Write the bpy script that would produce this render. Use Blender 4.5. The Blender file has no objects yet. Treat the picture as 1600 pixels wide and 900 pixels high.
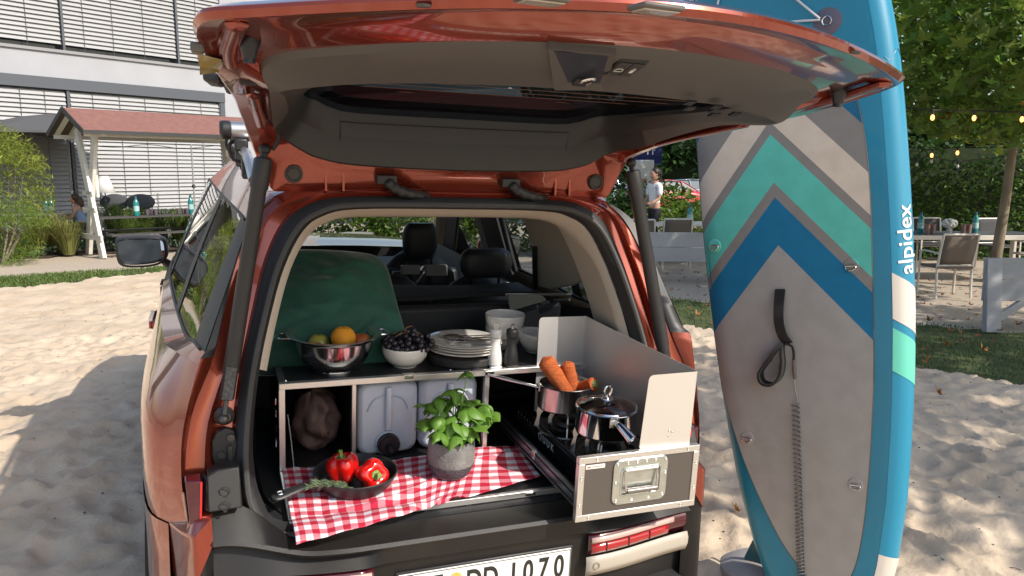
import bpy, math, random
from mathutils import Matrix, Vector, Euler, noise
R_ = math.radians
rnd = random.Random(7)
scene = bpy.context.scene
COL = scene.collection
# ------------------------------------------------------------------ camera
PITCH = R_(8.5); HCAM = 1.77; F = 1200.0
cam_d = bpy.data.cameras.new("camera"); cam = bpy.data.objects.new("camera", cam_d); COL.objects.link(cam)
cam_d.sensor_width = 36; cam_d.lens = 36 * F / 1600; cam_d.clip_start = 0.05; cam_d.clip_end = 2000
cam.location = (0, 0, HCAM); cam.rotation_euler = (math.pi/2 - PITCH, 0, 0)
scene.camera = cam
# ------------------------------------------------------------------ sky and sun
SUN_EL = R_(38.7); SX, SY = 0.84, -0.543           # horizontal direction towards the sun
w = bpy.data.worlds.new("World"); scene.world = w; w.use_nodes = True
nt = w.node_tree; nt.nodes.clear()
sky = nt.nodes.new('ShaderNodeTexSky'); sky.sky_type = 'NISHITA'; sky.sun_disc = False
sky.sun_elevation = SUN_EL; sky.sun_rotation = math.atan2(SX, SY)
sky.air_density = 1.2; sky.dust_density = 2.0; sky.ozone_density = 1.0
bg = nt.nodes.new('ShaderNodeBackground'); bg.inputs[1].default_value = 0.145
wo = nt.nodes.new('ShaderNodeOutputWorld')
nt.links.new(sky.outputs[0], bg.inputs[0]); nt.links.new(bg.outputs[0], wo.inputs[0])
sl = bpy.data.lights.new("sun", 'SUN'); sun = bpy.data.objects.new("sun", sl); COL.objects.link(sun)
sl.energy = 3.6; sl.angle = R_(0.53); sl.color = (1.0, 0.93, 0.83)
tosun = Vector((SX*math.cos(SUN_EL), SY*math.cos(SUN_EL), math.sin(SUN_EL)))
sun.rotation_euler = tosun.to_track_quat('Z', 'Y').to_euler()
vs = scene.view_settings; vs.view_transform = 'Standard'; vs.look = 'None'; vs.exposure = 0.42; vs.gamma = 1.0
scene.render.engine = 'CYCLES'
scene.cycles.max_bounces = 10; scene.cycles.transparent_max_bounces = 16
scene.cycles.caustics_reflective = False; scene.cycles.caustics_refractive = False
# ------------------------------------------------------------------ frames
_c, _s = math.cos, math.sin
def _rot(a, b, c):
    Rz = Matrix(((_c(a), -_s(a), 0), (_s(a), _c(a), 0), (0, 0, 1)))
    Rx = Matrix(((1, 0, 0), (0, _c(b), -_s(b)), (0, _s(b), _c(b))))
    Ry = Matrix(((_c(c), 0, _s(c)), (0, 1, 0), (-_s(c), 0, _c(c))))
    return Ry @ Rx @ Rz
RC = _rot(R_(21.3246), R_(11.189), R_(2.7737))          # car axes seen from the camera
RW = Matrix(((1, 0, 0), (0, _c(PITCH), _s(PITCH)), (0, -_s(PITCH), _c(PITCH))))
CARO = Vector((-0.12383, 2.10966, 0.0))
CARM = Matrix.Translation(CARO) @ (RW @ RC).to_4x4()     # the car stands nose-up on soft sand
CARI = CARM.inverted()
def W_ray(px, py): return RW @ Vector(((px-800)/F, 1, -(py-450)/F))
def on(px, py, ax, v):                                    # survey: picture point on a world plane
    d = W_ray(px, py); o = Vector((0, 0, HCAM)); t = (v-o[ax])/d[ax]; return o + d*t
def con(px, py, ax, v):                                   # the same on a plane of the car
    o = CARI @ Vector((0, 0, HCAM)); d = CARI.to_3x3() @ W_ray(px, py); t = (v-o[ax])/d[ax]; return o + d*t
# ------------------------------------------------------------------ materials
MATS = {}
def nodes(m): return m.node_tree.nodes, m.node_tree.links
def mat(name, col, rough=0.5, metal=0.0, var=0.0, scale=8.0, bump=0.0, bscale=None, coat=0.0, spec=0.5, sub=0.0, island=0.0, trans=0.0, emis=0.0, col2=None, detail=4, alpha_leaf=0.0, sheen=0.0, stretch=None, aniso=0.0):
    if name in MATS: return MATS[name]
    m = bpy.data.materials.new(name); m.use_nodes = True; N, L = nodes(m)
    b = N['Principled BSDF']; out = N['Material Output']
    b.inputs['Base Color'].default_value = (*col, 1); b.inputs['Roughness'].default_value = rough
    b.inputs['Metallic'].default_value = metal; b.inputs['Specular IOR Level'].default_value = spec
    if coat: b.inputs['Coat Weight'].default_value = coat; b.inputs['Coat Roughness'].default_value = 0.03
    if trans: b.inputs['Transmission Weight'].default_value = trans
    if sheen: b.inputs['Sheen Weight'].default_value = sheen; b.inputs['Sheen Roughness'].default_value = 0.4
    if aniso: b.inputs['Anisotropic'].default_value = aniso
    if emis: b.inputs['Emission Color'].default_value = (*col, 1); b.inputs['Emission Strength'].default_value = emis
    if sub: b.inputs['Subsurface Weight'].default_value = sub; b.inputs['Subsurface Radius'].default_value = (0.02, 0.01, 0.006)
    tc = N.new('ShaderNodeTexCoord'); src = tc.outputs['Object']
    if stretch:
        mp = N.new('ShaderNodeMapping'); mp.inputs['Scale'].default_value = stretch; L.new(src, mp.inputs[0]); src = mp.outputs[0]
    if var or col2:
        n = N.new('ShaderNodeTexNoise'); n.inputs['Scale'].default_value = scale; n.inputs['Detail'].default_value = detail
        L.new(src, n.inputs['Vector'])
        r = N.new('ShaderNodeValToRGB'); r.color_ramp.elements[0].position = 0.3; r.color_ramp.elements[1].position = 0.7
        c2 = col2 if col2 else tuple(c*(1+var) for c in col); c1 = col if col2 else tuple(c*(1-var) for c in col)
        r.color_ramp.elements[0].color = (*c1, 1); r.color_ramp.elements[1].color = (*c2, 1)
        L.new(n.outputs[0], r.inputs[0]); cs = r.outputs[0]
    else: cs = None
    if island:
        g = N.new('ShaderNodeNewGeometry'); h = N.new('ShaderNodeHueSaturation')
        mr = N.new('ShaderNodeMapRange'); mr.inputs['To Min'].default_value = 1-island; mr.inputs['To Max'].default_value = 1+island
        L.new(g.outputs['Random Per Island'], mr.inputs[0]); L.new(mr.outputs[0], h.inputs['Value'])
        ma = N.new('ShaderNodeMath'); ma.operation = 'MULTIPLY_ADD'; ma.inputs[1].default_value = 37.7; ma.inputs[2].default_value = 0
        L.new(g.outputs['Random Per Island'], ma.inputs[0]); fr = N.new('ShaderNodeMath'); fr.operation = 'FRACT'; L.new(ma.outputs[0], fr.inputs[0])
        m2 = N.new('ShaderNodeMapRange'); m2.inputs['To Min'].default_value = 0.5-0.05*island; m2.inputs['To Max'].default_value = 0.5+0.05*island
        L.new(fr.outputs[0], m2.inputs[0]); L.new(m2.outputs[0], h.inputs['Hue'])
        if cs: L.new(cs, h.inputs['Color'])
        else: h.inputs['Color'].default_value = (*col, 1)
        cs = h.outputs[0]
    if cs: L.new(cs, b.inputs['Base Color'])
    if bump:
        n2 = N.new('ShaderNodeTexNoise'); n2.inputs['Scale'].default_value = bscale or scale*4; n2.inputs['Detail'].default_value = 6
        L.new(src, n2.inputs['Vector']); bp = N.new('ShaderNodeBump'); bp.inputs['Strength'].default_value = bump; bp.inputs['Distance'].default_value = 0.01
        L.new(n2.outputs[0], bp.inputs['Height']); L.new(bp.outputs[0], b.inputs['Normal'])
    if alpha_leaf:                                        # thin leaves let light through
        tr = N.new('ShaderNodeBsdfTranslucent'); mx = N.new('ShaderNodeMixShader'); mx.inputs[0].default_value = alpha_leaf
        if cs:
            L.new(cs, tr.inputs[0])
        else: tr.inputs[0].default_value = (*col, 1)
        L.new(b.outputs[0], mx.inputs[1]); L.new(tr.outputs[0], mx.inputs[2]); L.new(mx.outputs[0], out.inputs[0])
    MATS[name] = m; return m
def glass_mat(name, tint, rough=0.0, ior=1.5, boost=0.0, gcol=(1, 1, 1)):
    if name in MATS: return MATS[name]
    m = bpy.data.materials.new(name); m.use_nodes = True; N, L = nodes(m); N.remove(N['Principled BSDF'])
    t = N.new('ShaderNodeBsdfTransparent'); t.inputs[0].default_value = (*tint, 1)
    g = N.new('ShaderNodeBsdfGlossy'); g.inputs[0].default_value = (*gcol, 1); g.inputs['Roughness'].default_value = rough
    f = N.new('ShaderNodeFresnel'); ge = N.new('ShaderNodeNewGeometry'); im = N.new('ShaderNodeMapRange'); im.inputs['To Min'].default_value = ior; im.inputs['To Max'].default_value = 1/ior; L.new(ge.outputs['Backfacing'], im.inputs[0]); L.new(im.outputs[0], f.inputs[0])   # thin pane: same reflectance from both sides
    a = N.new('ShaderNodeMath'); a.operation = 'ADD'; a.inputs[1].default_value = boost; a.use_clamp = True
    mx = N.new('ShaderNodeMixShader')
    L.new(f.outputs[0], a.inputs[0]); L.new(a.outputs[0], mx.inputs[0]); L.new(t.outputs[0], mx.inputs[1]); L.new(g.outputs[0], mx.inputs[2])
    L.new(mx.outputs[0], N['Material Output'].inputs[0]); MATS[name] = m; return m
# ------------------------------------------------------------------ mesh builder
class G:
    def __init__(s): s.v = []; s.f = []; s.m = []
    def add(s, vs, fs, mi=0):
        o = len(s.v); s.v += [tuple(v) for v in vs]; s.f += [tuple(i+o for i in f) for f in fs]; s.m += [mi]*len(fs); return s
    def box(s, c, d, rot=None, mi=0):
        x, y, z = d[0]/2, d[1]/2, d[2]/2
        P = [Vector((a*x, b*y, e*z)) for a in (-1, 1) for b in (-1, 1) for e in (-1, 1)]
        if rot is not None:
            M = rot if isinstance(rot, Matrix) else Euler(rot).to_matrix(); P = [M @ p for p in P]
        c = Vector(c); P = [p+c for p in P]
        return s.add(P, [(0, 1, 3, 2), (4, 6, 7, 5), (0, 4, 5, 1), (2, 3, 7, 6), (0, 2, 6, 4), (1, 5, 7, 3)], mi)
    def beam(s, p, q, w, h, up=(0, 0, 1), mi=0, ext=0.0):
        p, q = Vector(p), Vector(q); d = (q-p).normalized(); up = Vector(up)
        sd = d.cross(up)
        if sd.length < 1e-4: sd = d.cross(Vector((1, 0, 0)))
        sd.normalize(); u = sd.cross(d)
        M = Matrix((sd, d, u)).transposed()
        return s.box((p+q)/2, (w, (q-p).length+2*ext, h), M, mi)
    def tube(s, path, r, n=8, closed=False, caps=True, mi=0, flat=1.0):
        path = [Vector(p) for p in path]; k = len(path); rr = r if isinstance(r, (list, tuple)) else [r]*k
        o = len(s.v); t0 = None; nrm = None
        for i, p in enumerate(path):
            a = path[(i-1) % k] if (i > 0 or closed) else p; b = path[(i+1) % k] if (i < k-1 or closed) else p
            t = (b-a).normalized() if (b-a).length > 1e-9 else Vector((0, 0, 1))
            if nrm is None:
                nrm = t.cross(Vector((0, 0, 1)))
                if nrm.length < 1e-3: nrm = t.cross(Vector((0, 1, 0)))
                nrm.normalize()
            else:
                nrm = (nrm - t*nrm.dot(t)); nrm.normalize()
            bn = t.cross(nrm)
            for j in range(n):
                an = 2*math.pi*j/n; s.v.append(tuple(p + (nrm*math.cos(an) + bn*math.sin(an)*flat)*rr[i]))
        rng = k if closed else k-1
        for i in range(rng):
            for j in range(n):
                a, b = o+i*n+j, o+i*n+(j+1) % n; c, d = o+((i+1) % k)*n+(j+1) % n, o+((i+1) % k)*n+j
                s.f.append((a, b, c, d)); s.m.append(mi)
        if caps and not closed:
            s.f.append(tuple(o+j for j in range(n))[::-1]); s.m.append(mi)
            s.f.append(tuple(o+(k-1)*n+j for j in range(n))); s.m.append(mi)
        return s
    def lathe(s, prof, n=32, c=(0, 0, 0), M=None, mi=0, fn=None):
        o = len(s.v); c = Vector(c)
        for (r, z) in prof:
            for j in range(n):
                a = 2*math.pi*j/n; rr = r*(fn(a, z) if fn else 1)
                p = Vector((rr*math.cos(a), rr*math.sin(a), z)); p = (M @ p if M else p) + c; s.v.append(tuple(p))
        for i in range(len(prof)-1):
            for j in range(n):
                s.f.append((o+i*n+j, o+i*n+(j+1) % n, o+(i+1)*n+(j+1) % n, o+(i+1)*n+j)); s.m.append(mi)
        return s
    def grid(s, nu, nv, fn, mi=0, mfn=None):
        o = len(s.v)
        for i in range(nu+1):
            for j in range(nv+1): s.v.append(tuple(fn(i/nu, j/nv)))
        for i in range(nu):
            for j in range(nv):
                s.f.append((o+i*(nv+1)+j, o+(i+1)*(nv+1)+j, o+(i+1)*(nv+1)+j+1, o+i*(nv+1)+j+1))
                s.m.append(mfn(i/nu, j/nv) if mfn else mi)
        return s
    def loft(s, loops, closed=True, mi=0, mfn=None):
        o = len(s.v); n = len(loops[0])
        for l in loops: s.v += [tuple(p) for p in l]
        for i in range(len(loops)-1):
            for j in range(n if closed else n-1):
                k = (j+1) % n; s.f.append((o+i*n+j, o+i*n+k, o+(i+1)*n+k, o+(i+1)*n+j)); s.m.append(mfn(i, j) if mfn else mi)
        return s
    def poly(s, pts, depth=None, mi=0):                   # polygon, extruded along vector depth
        k = len(pts); P = [Vector(p) for p in pts]
        if depth is None: return s.add(P, [tuple(range(k))], mi)
        D = Vector(depth); Q = [p+D for p in P]
        return s.add(P+Q, [tuple(range(k))[::-1], tuple(range(k, 2*k))] + [(i, (i+1) % k, k+(i+1) % k, k+i) for i in range(k)], mi)
    def ell(s, c, r, n=16, m=10, M=None, mi=0):
        prof = [(max(1e-4, math.sin(math.pi*i/m)), -math.cos(math.pi*i/m)) for i in range(m+1)]
        S = Matrix.Diagonal(Vector(r)); M2 = (M @ S) if M else S
        return s.lathe(prof, n, c, M2, mi)
    def build(s, name, mats, parent=None, smooth=True, bevel=0.0, sub=0, solid=0.0, seg=2, angle=35, **props):
        me = bpy.data.meshes.new(name); me.from_pydata(s.v, [], s.f)
        if not isinstance(mats, (list, tuple)): mats = [mats]
        for m in mats: me.materials.append(m)
        if len(mats) > 1: me.polygons.foreach_set('material_index', s.m)
        me.validate(); me.update()
        o = bpy.data.objects.new(name, me); COL.objects.link(o)
        if parent: o.parent = parent
        if smooth:
            me.polygons.foreach_set('use_smooth', [True]*len(me.polygons))
            try: me.set_sharp_from_angle(angle=R_(angle))
            except Exception: pass
        if solid: md = o.modifiers.new('solid', 'SOLIDIFY'); md.thickness = solid; md.offset = 0
        if bevel: md = o.modifiers.new('bevel', 'BEVEL'); md.width = bevel; md.segments = seg; md.limit_method = 'ANGLE'; md.angle_limit = R_(40)
        if sub: md = o.modifiers.new('sub', 'SUBSURF'); md.levels = sub; md.render_levels = sub
        for k, v in props.items(): o[k] = v
        return o
def tag(o, label=None, cat=None, group=None, kind=None):
    if label: o['label'] = label
    if cat: o['category'] = cat
    if group: o['group'] = group
    if kind: o['kind'] = kind
    return o
def thing(name, label, cat, loc=(0, 0, 0), rz=0.0, group=None, car=False, rot=None):
    o = bpy.data.objects.new(name, None); COL.objects.link(o); o.empty_display_size = 0.1
    M = Matrix.Translation(Vector(loc)) @ (Euler(rot).to_matrix().to_4x4() if rot else Matrix.Rotation(rz, 4, 'Z'))
    o.matrix_world = (CARM @ M) if car else M
    return tag(o, label, cat, group)
def children(o): return [c for c in bpy.data.objects if c.parent is o]
_kids = {}
def copy_tree(o, parent=None, kids=None):
    if kids is None:
        kids = {}
        for c in bpy.data.objects:
            if c.parent: kids.setdefault(c.parent.name, []).append(c)
    n = o.copy(); COL.objects.link(n); n.parent = parent
    for ch in kids.get(o.name, []): copy_tree(ch, n, kids)
    return n
def cr(pts, sub=4, closed=True):                          # Catmull-Rom through control points
    P = [Vector(p) for p in pts]; n = len(P); out = []
    for i in range(n if closed else n-1):
        p0 = P[(i-1) % n] if (closed or i > 0) else P[0]; p1 = P[i]; p2 = P[(i+1) % n]
        p3 = P[(i+2) % n] if (closed or i < n-2) else P[-1]
        for k in range(sub):
            t = k/sub; out.append(0.5*((2*p1)+(p2-p0)*t+(2*p0-5*p1+4*p2-p3)*t*t+(3*p1-p0-3*p2+p3)*t**3))
    if not closed: out.append(P[-1])
    return out
def mirror(half): return [Vector(p) for p in half] + [Vector((-p[0], p[1], p[2])) for p in half[-2:0:-1]]
def text_mesh(txt, size, font_w=1.0):                     # lettering as plain mesh data, centred
    c = bpy.data.curves.new('lettering', 'FONT'); c.body = txt; c.size = size; c.align_x = 'CENTER'; c.align_y = 'CENTER'; c.extrude = 0.0
    c.offset = font_w
    o = bpy.data.objects.new('lettering', c); COL.objects.link(o)
    dg = bpy.context.evaluated_depsgraph_get(); me = bpy.data.meshes.new_from_object(o.evaluated_get(dg))
    bpy.data.objects.remove(o); return me
def lettering(name, txt, size, m, parent, M, extrude=0.001, bold=0.0, sx=1.0, **props):
    me = text_mesh(txt, size, bold); me.transform(Matrix.Diagonal((sx, 1, 1, 1)))
    me.transform(M); me.materials.clear(); me.materials.append(m)
    o = bpy.data.objects.new(name, me); COL.objects.link(o); o.parent = parent
    for k, v in props.items(): o[k] = v
    return o
# materials in use
paint = mat('copper_paint', (0.30, 0.052, 0.028), rough=0.20, metal=0.68, coat=1.0, spec=0.5)
blackpl = mat('black_plastic', (0.018, 0.018, 0.02), rough=0.45, bump=0.08, bscale=900)
cladding = mat('bumper_plastic', (0.009, 0.009, 0.011), rough=0.42, spec=0.35, col2=(0.022, 0.020, 0.018), scale=4, var=.1, bump=0.15, bscale=700)
rubber = mat('rubber_seal', (0.016, 0.016, 0.018), rough=0.55)
greytrim = mat('grey_trim', (0.082, 0.076, 0.073), rough=0.55, bump=0.12, bscale=1200)
darktrim = mat('dark_trim', (0.030, 0.032, 0.033), rough=0.5, bump=0.12, bscale=1200)
beige = mat('headliner', (0.52, 0.46, 0.39), rough=0.85, bump=0.1, bscale=600)
inner = mat('interior_black', (0.014, 0.015, 0.018), rough=0.6, bump=0.1, bscale=500)
chrome = mat('chrome', (0.75, 0.75, 0.76), rough=0.08, metal=1.0)
steel = mat('brushed_steel', (0.62, 0.6, 0.57), rough=0.22, metal=1.0, bump=0.03, bscale=300)
alu = mat('aluminium', (0.78, 0.76, 0.73), rough=0.33, metal=0.85, bump=0.04, bscale=250)
carglass = glass_mat('car_glass', (0.74, 0.78, 0.76))
tintglass = glass_mat('privacy_glass', (0.16, 0.18, 0.19), boost=0.02)
sideglass = glass_mat('side_privacy_glass', (0.30, 0.32, 0.33), boost=0.12)
# ================================================================== the car
car = thing('parked_suv', 'copper brown suv parked on the sand with its tailgate raised over an open boot', 'car', car=True)
def sgn(pts, s): return [Vector((p[0]*s, p[1], p[2])) for p in pts]
# ---- side panels: stations from the rear corner forward, rows from roof rail down
ST = [
 [(.53,.385,1.672),(.60,.35,1.60),(.668,.265,1.42),(.722,.20,1.275),(.740,.175,1.25),(.780,.135,1.09),(.787,.11,.97),(.778,.085,.88),(.772,.08,.83),(.80,.06,.66),(.80,.08,.50),(.80,.14,.32)],
 [(.545,.43,1.678),(.61,.40,1.605),(.678,.33,1.425),(.737,.265,1.27),(.765,.225,1.248),(.812,.19,1.09),(.828,.17,.97),(.825,.16,.87),(.822,.155,.82),(.82,.12,.66),(.82,.13,.50),(.81,.18,.32)],
 [(.555,.50,1.682),(.615,.47,1.608),(.690,.42,1.425),(.752,.38,1.258),(.80,.34,1.240),(.878,.31,1.10),(.889,.29,.97),(.886,.28,.87),(.882,.28,.81),(.88,.27,.66),(.877,.27,.50),(.86,.28,.32)],
 [(.57,.75,1.69),(.635,.72,1.61),(.712,.68,1.42),(.782,.62,1.215),(.845,.60,1.20),(.908,.58,1.09),(.915,.58,.97),(.917,.58,.86),(.915,.58,.80),(.91,.58,.66),(.91,.58,.50),(.88,.58,.32)],
 [(.58,1.1,1.69),(.66,1.1,1.608),(.745,1.1,1.40),(.825,1.1,1.175),(.885,1.1,1.16),(.922,1.1,1.08),(.93,1.1,.97),(.93,1.1,.86),(.93,1.1,.80),(.925,1.1,.66),(.92,1.1,.50),(.90,1.1,.32)],
 [(.59,1.6,1.69),(.685,1.6,1.60),(.778,1.6,1.39),(.868,1.6,1.155),(.91,1.6,1.14),(.935,1.6,1.06),(.94,1.6,.96),(.94,1.6,.86),(.94,1.6,.80),(.93,1.6,.66),(.925,1.6,.50),(.90,1.6,.32)],
 [(.60,2.15,1.68),(.705,2.15,1.585),(.81,2.15,1.37),(.905,2.15,1.135),(.928,2.15,1.12),(.945,2.15,1.05),(.945,2.15,.95),(.94,2.15,.86),(.94,2.15,.80),(.93,2.15,.66),(.925,2.15,.50),(.90,2.15,.32)],
 [(.61,2.6,1.655),(.72,2.6,1.55),(.825,2.6,1.34),(.918,2.6,1.11),(.932,2.6,1.10),(.945,2.6,1.03),(.945,2.6,.95),(.94,2.6,.86),(.94,2.6,.80),(.93,2.6,.66),(.925,2.6,.50),(.90,2.6,.32)],
 [(.69,3.0,1.38),(.765,3.0,1.33),(.85,3.0,1.20),(.915,3.0,1.085),(.93,3.0,1.075),(.945,3.0,1.03),(.945,3.0,.95),(.94,3.0,.86),(.94,3.0,.80),(.93,3.0,.66),(.925,3.0,.50),(.90,3.0,.32)],
 [(.78,3.4,1.05),(.84,3.4,1.05),(.88,3.4,1.05),(.91,3.4,1.055),(.93,3.4,1.045),(.945,3.4,1.01),(.945,3.4,.95),(.94,3.4,.86),(.94,3.4,.80),(.93,3.4,.66),(.925,3.4,.50),(.90,3.4,.32)],
 [(.78,4.0,1.02),(.82,4.0,1.02),(.85,4.0,1.04),(.88,4.0,1.03),(.90,4.0,1.02),(.92,4.0,.99),(.93,4.0,.95),(.93,4.0,.86),(.93,4.0,.80),(.93,4.0,.66),(.925,4.0,.50),(.90,4.0,.32)],
 [(.66,4.6,.98),(.70,4.6,.975),(.73,4.6,.97),(.76,4.6,.96),(.78,4.6,.95),(.80,4.6,.94),(.82,4.6,.91),(.83,4.6,.86),(.83,4.6,.80),(.83,4.6,.66),(.82,4.6,.50),(.78,4.6,.32)]]
NR = len(ST[0])
def rowcurve(r, sub=4): return cr([s[r] for s in ST], sub, False)
ROWS = [rowcurve(r) for r in range(NR)]; NS = len(ROWS[0])
def side_patch(s, r0, r1, i0, i1, off=0.0, rsub=3):
    g = G(); loops = []
    for i in range(i0, i1+1):
        pts = [ROWS[r][i] + Vector(((.030*max(0, 1-i/14) if s > 0 and 1 <= r <= 4 else 0), 0, 0)) for r in range(r0, r1+1)]
        if rsub > 1 and len(pts) > 2: pts = cr(pts, rsub, False)
        loops.append([Vector(((p.x+off)*s, p.y, p.z)) for p in pts])
    g.loft(loops, closed=False); return g
IEND = NS-1
for s in (-1, 1):
    side_patch(s, 4, 8, 0, IEND).build('body_side', paint, car, angle=50)             # shoulder and doors
    side_patch(s, 8, 11, 4, IEND, 0.004).build('lower_side', paint if s < 0 else paint, car, angle=50)
    side_patch(s, 0, 1, 0, IEND, 0, 1).build('roof_side', paint, car)
    g = G()                                                                         # ledge under the glass
    for i in range(0, IEND+1): pass
    side_patch(s, 3, 4, 0, IEND, 0, 1).build('window_ledge', chrome if False else paint, car)
    # long side glass, divided by dark posts
    side_patch(s, 1, 3, 8, 16, 0.0).build('quarter_window', sideglass, car, angle=60); side_patch(s, 1, 3, 17, 23, 0.0).build('side_window', sideglass if s < 0 else carglass, car, angle=60); side_patch(s, 1, 3, 24, 32, 0.0).build('front_side_window', carglass if s > 0 else sideglass, car, angle=60)
    # dark post behind the glass, on the corner
    side_patch(s, 1, 3, 0, 8, 0.002).build('corner_post', blackpl, car, angle=60)
    side_patch(s, 1, 3, 32, 36, 0.0).build('windscreen_pillar', paint, car, angle=60)
    if True:                                                                        # bright strip along the glass
        g = G(); g.tube([Vector(((ROWS[1][i].x+.004+(.030*max(0, 1-i/14) if s > 0 else 0))*s, ROWS[1][i].y, ROWS[1][i].z)) for i in range(3, 33)], .0045, 6)
        g.build('window_trim', blackpl, car)
        g = G(); g.tube([Vector(((ROWS[3][i].x+.004+(.030*max(0, 1-i/14) if s > 0 else 0))*s, ROWS[3][i].y, ROWS[3][i].z)) for i in range(3, 33)], .0045, 6)
        g.build('window_trim', blackpl, car)
    # door gaps
    for i0, r0_ in ((23, 1), (32, 3)):
        g = G(); pts = [ROWS[r][i0] for r in range(3, 10)]
        g.tube([Vector(((p.x+.0015)*s, p.y + 0, p.z)) for p in cr(pts, 3, False)], .0018, 5)
        g.build('door_gap', blackpl, car)
    for i0 in (16, 23): side_patch(s, 1, 3, i0, i0+1, 0.003).build('window_post', blackpl, car)
# fuel flap on the left haunch
def side_pt(s, y, z, off=0.0):
    best = None
    for r in range(4, 9):
        for i in range(NS-1):
            a = ROWS[r][i]
            d = (a.y-y)**2 + (a.z-z)**2
            if best is None or d < best[0]: best = (d, a)
    return Vector(((best[1].x+off)*s, y, z))
# door handles: body colour, standing proud
for s in (-1, 1):
    for y in (1.72, 2.5):
        g = G(); x = s*.938
        g.ell((x+s*.012, y+.02, .975), (.022, .012, .026)); g.ell((x+s*.014, y+.20, .975), (.022, .014, .026))
        g.box((x+s*.032, y+.11, .975), (.016, .20, .034))
        h = g.build('door_handle', paint, car, bevel=.006)
        g = G(); g.box((x+s*.0335, y+.11, .995), (.0165, .17, .010)); g.build('handle_insert', chrome, h)
        g = G(); g.ell((x+s*.001, y+.11, .975), (.010, .075, .032)); g.build('handle_recess', blackpl, h)
# ---- roof and windscreen
g = G(); RL = ROWS[0]
loops = []
for i in range(0, 29):
    p = RL[i]; crown = .028
    loops.append([Vector((p.x*(1-2*k/14), p.y + .0, p.z + crown*math.sin(math.pi*k/14)**0.8)) for k in range(15)])
g.loft(loops, closed=False); g.build('roof', paint, car, angle=60)
g = G(); loops = []
for i in range(28, 37):
    p = RL[i]; loops.append([Vector((p.x*(1-2*k/10), p.y+.06*math.sin(math.pi*k/10), p.z+.012*math.sin(math.pi*k/10))) for k in range(11)])
g.loft(loops, closed=False); g.build('windscreen', carglass, car)
g = G(); loops = []
for i in range(36, NS):
    p = RL[i]; loops.append([Vector((p.x*(1-2*k/12), p.y+.06*math.sin(math.pi*k/12), p.z+.018*math.sin(math.pi*k/12)**.6)) for k in range(13)])
g.loft(loops, closed=False); g.build('bonnet', paint, car, angle=60)
g = G(); e = [ROWS[r][NS-1] for r in range(NR)]
g.loft([[Vector((p.x*k, p.y+.10*(1-k*k), p.z)) for p in e] for k in (1, .6, .2, -.2, -.6, -1)], closed=False); g.build('front_panel', blackpl, car)
# ---- roof rails and load bars
for s in (-1, 1):
    g = G(); g.tube(cr([(s*.575, .62, 1.70), (s*.585, .72, 1.755), (s*.59, .95, 1.775), (s*.60, 1.7, 1.78), (s*.61, 2.3, 1.765), (s*.615, 2.5, 1.70)], 5, False), .017, 8)
    rl = g.build('roof_rail', mat('rail_metal', (.6, .6, .6), .3, .9), car)
    for y in (.80, 1.55, 2.3):
        g = G(); g.box((s*.59, y, 1.73), (.03, .10, .075)); g.build('rail_foot', blackpl, rl, bevel=.006)
for y in (.95, 1.75):
    g = G(); g.tube([(-.63, y, 1.845), (.63, y, 1.845)], .030, 16); b_ = g.build('roof_bar', mat('rail_metal', (.6, .6, .6)), car)
    for s in (-1, 1):
        g = G(); g.box((s*.60, y, 1.797), (.045, .05, .045)); g.tube([(s*.632, y, 1.845), (s*.665, y, 1.845)], .032, 16); g.build('bar_clamp', blackpl, b_, bevel=.008)
        g = G(); g.tube(cr([(s*.575, y, 1.815), (s*.635, y+.01, 1.80), (s*.625, y+.01, 1.745), (s*.57, y, 1.74)], 4, False), .007, 6); g.build('strap', rubber, b_)
# ---- rear aperture: rings round the opening
S0 = [(0,.355,1.645),(.30,.355,1.642),(.40,.35,1.622),(.46,.335,1.58),(.515,.31,1.48),(.558,.26,1.35),(.592,.215,1.21),(.612,.165,1.07),(.615,.13,.97),(.598,.10,.88),(.54,.08,.812),(.3,.075,.790),(0,.07,.788)]
S1 = [(0,.345,1.668),(.31,.345,1.665),(.42,.335,1.645),(.49,.318,1.595),(.545,.29,1.49),(.585,.242,1.355),(.618,.195,1.215),(.638,.145,1.075),(.643,.11,.965),(.63,.078,.868),(.555,.058,.800),(.3,.053,.778),(0,.048,.776)]
S2 = [(0,.36,1.678),(.315,.36,1.676),(.43,.35,1.657),(.505,.335,1.604),(.56,.31,1.495),(.598,.26,1.36),(.632,.215,1.22),(.652,.165,1.08),(.658,.13,.96),(.645,.098,.858),(.565,.075,.788),(.3,.068,.768),(0,.064,.766)]
SI = [(p[0]*.99, p[1]+.015, p[2]-.004 if p[2] > 1.2 else p[2]+.004) for p in S0]
def ringl(half, sub=4): return cr(mirror(half), sub)
g = G(); g.loft([ringl(SI), ringl(S0), ringl([(a[0]*.5+b[0]*.5, b[1]-.004, a[2]*.5+b[2]*.5) for a, b in zip(S0, S1)]), ringl(S1), ringl(S2)])
g.build('boot_seal', rubber, car, angle=70)
g = G(); mid = ringl([(a[0]*.45+b[0]*.55, min(a[1], b[1])-.012, a[2]*.45+b[2]*.55) for a, b in zip(S0, S1)])
g.tube(mid, .009, 8, closed=True); g.build('seal_lip', mat('seal_lip_rubber', (.045, .045, .045), .6), car)
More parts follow.
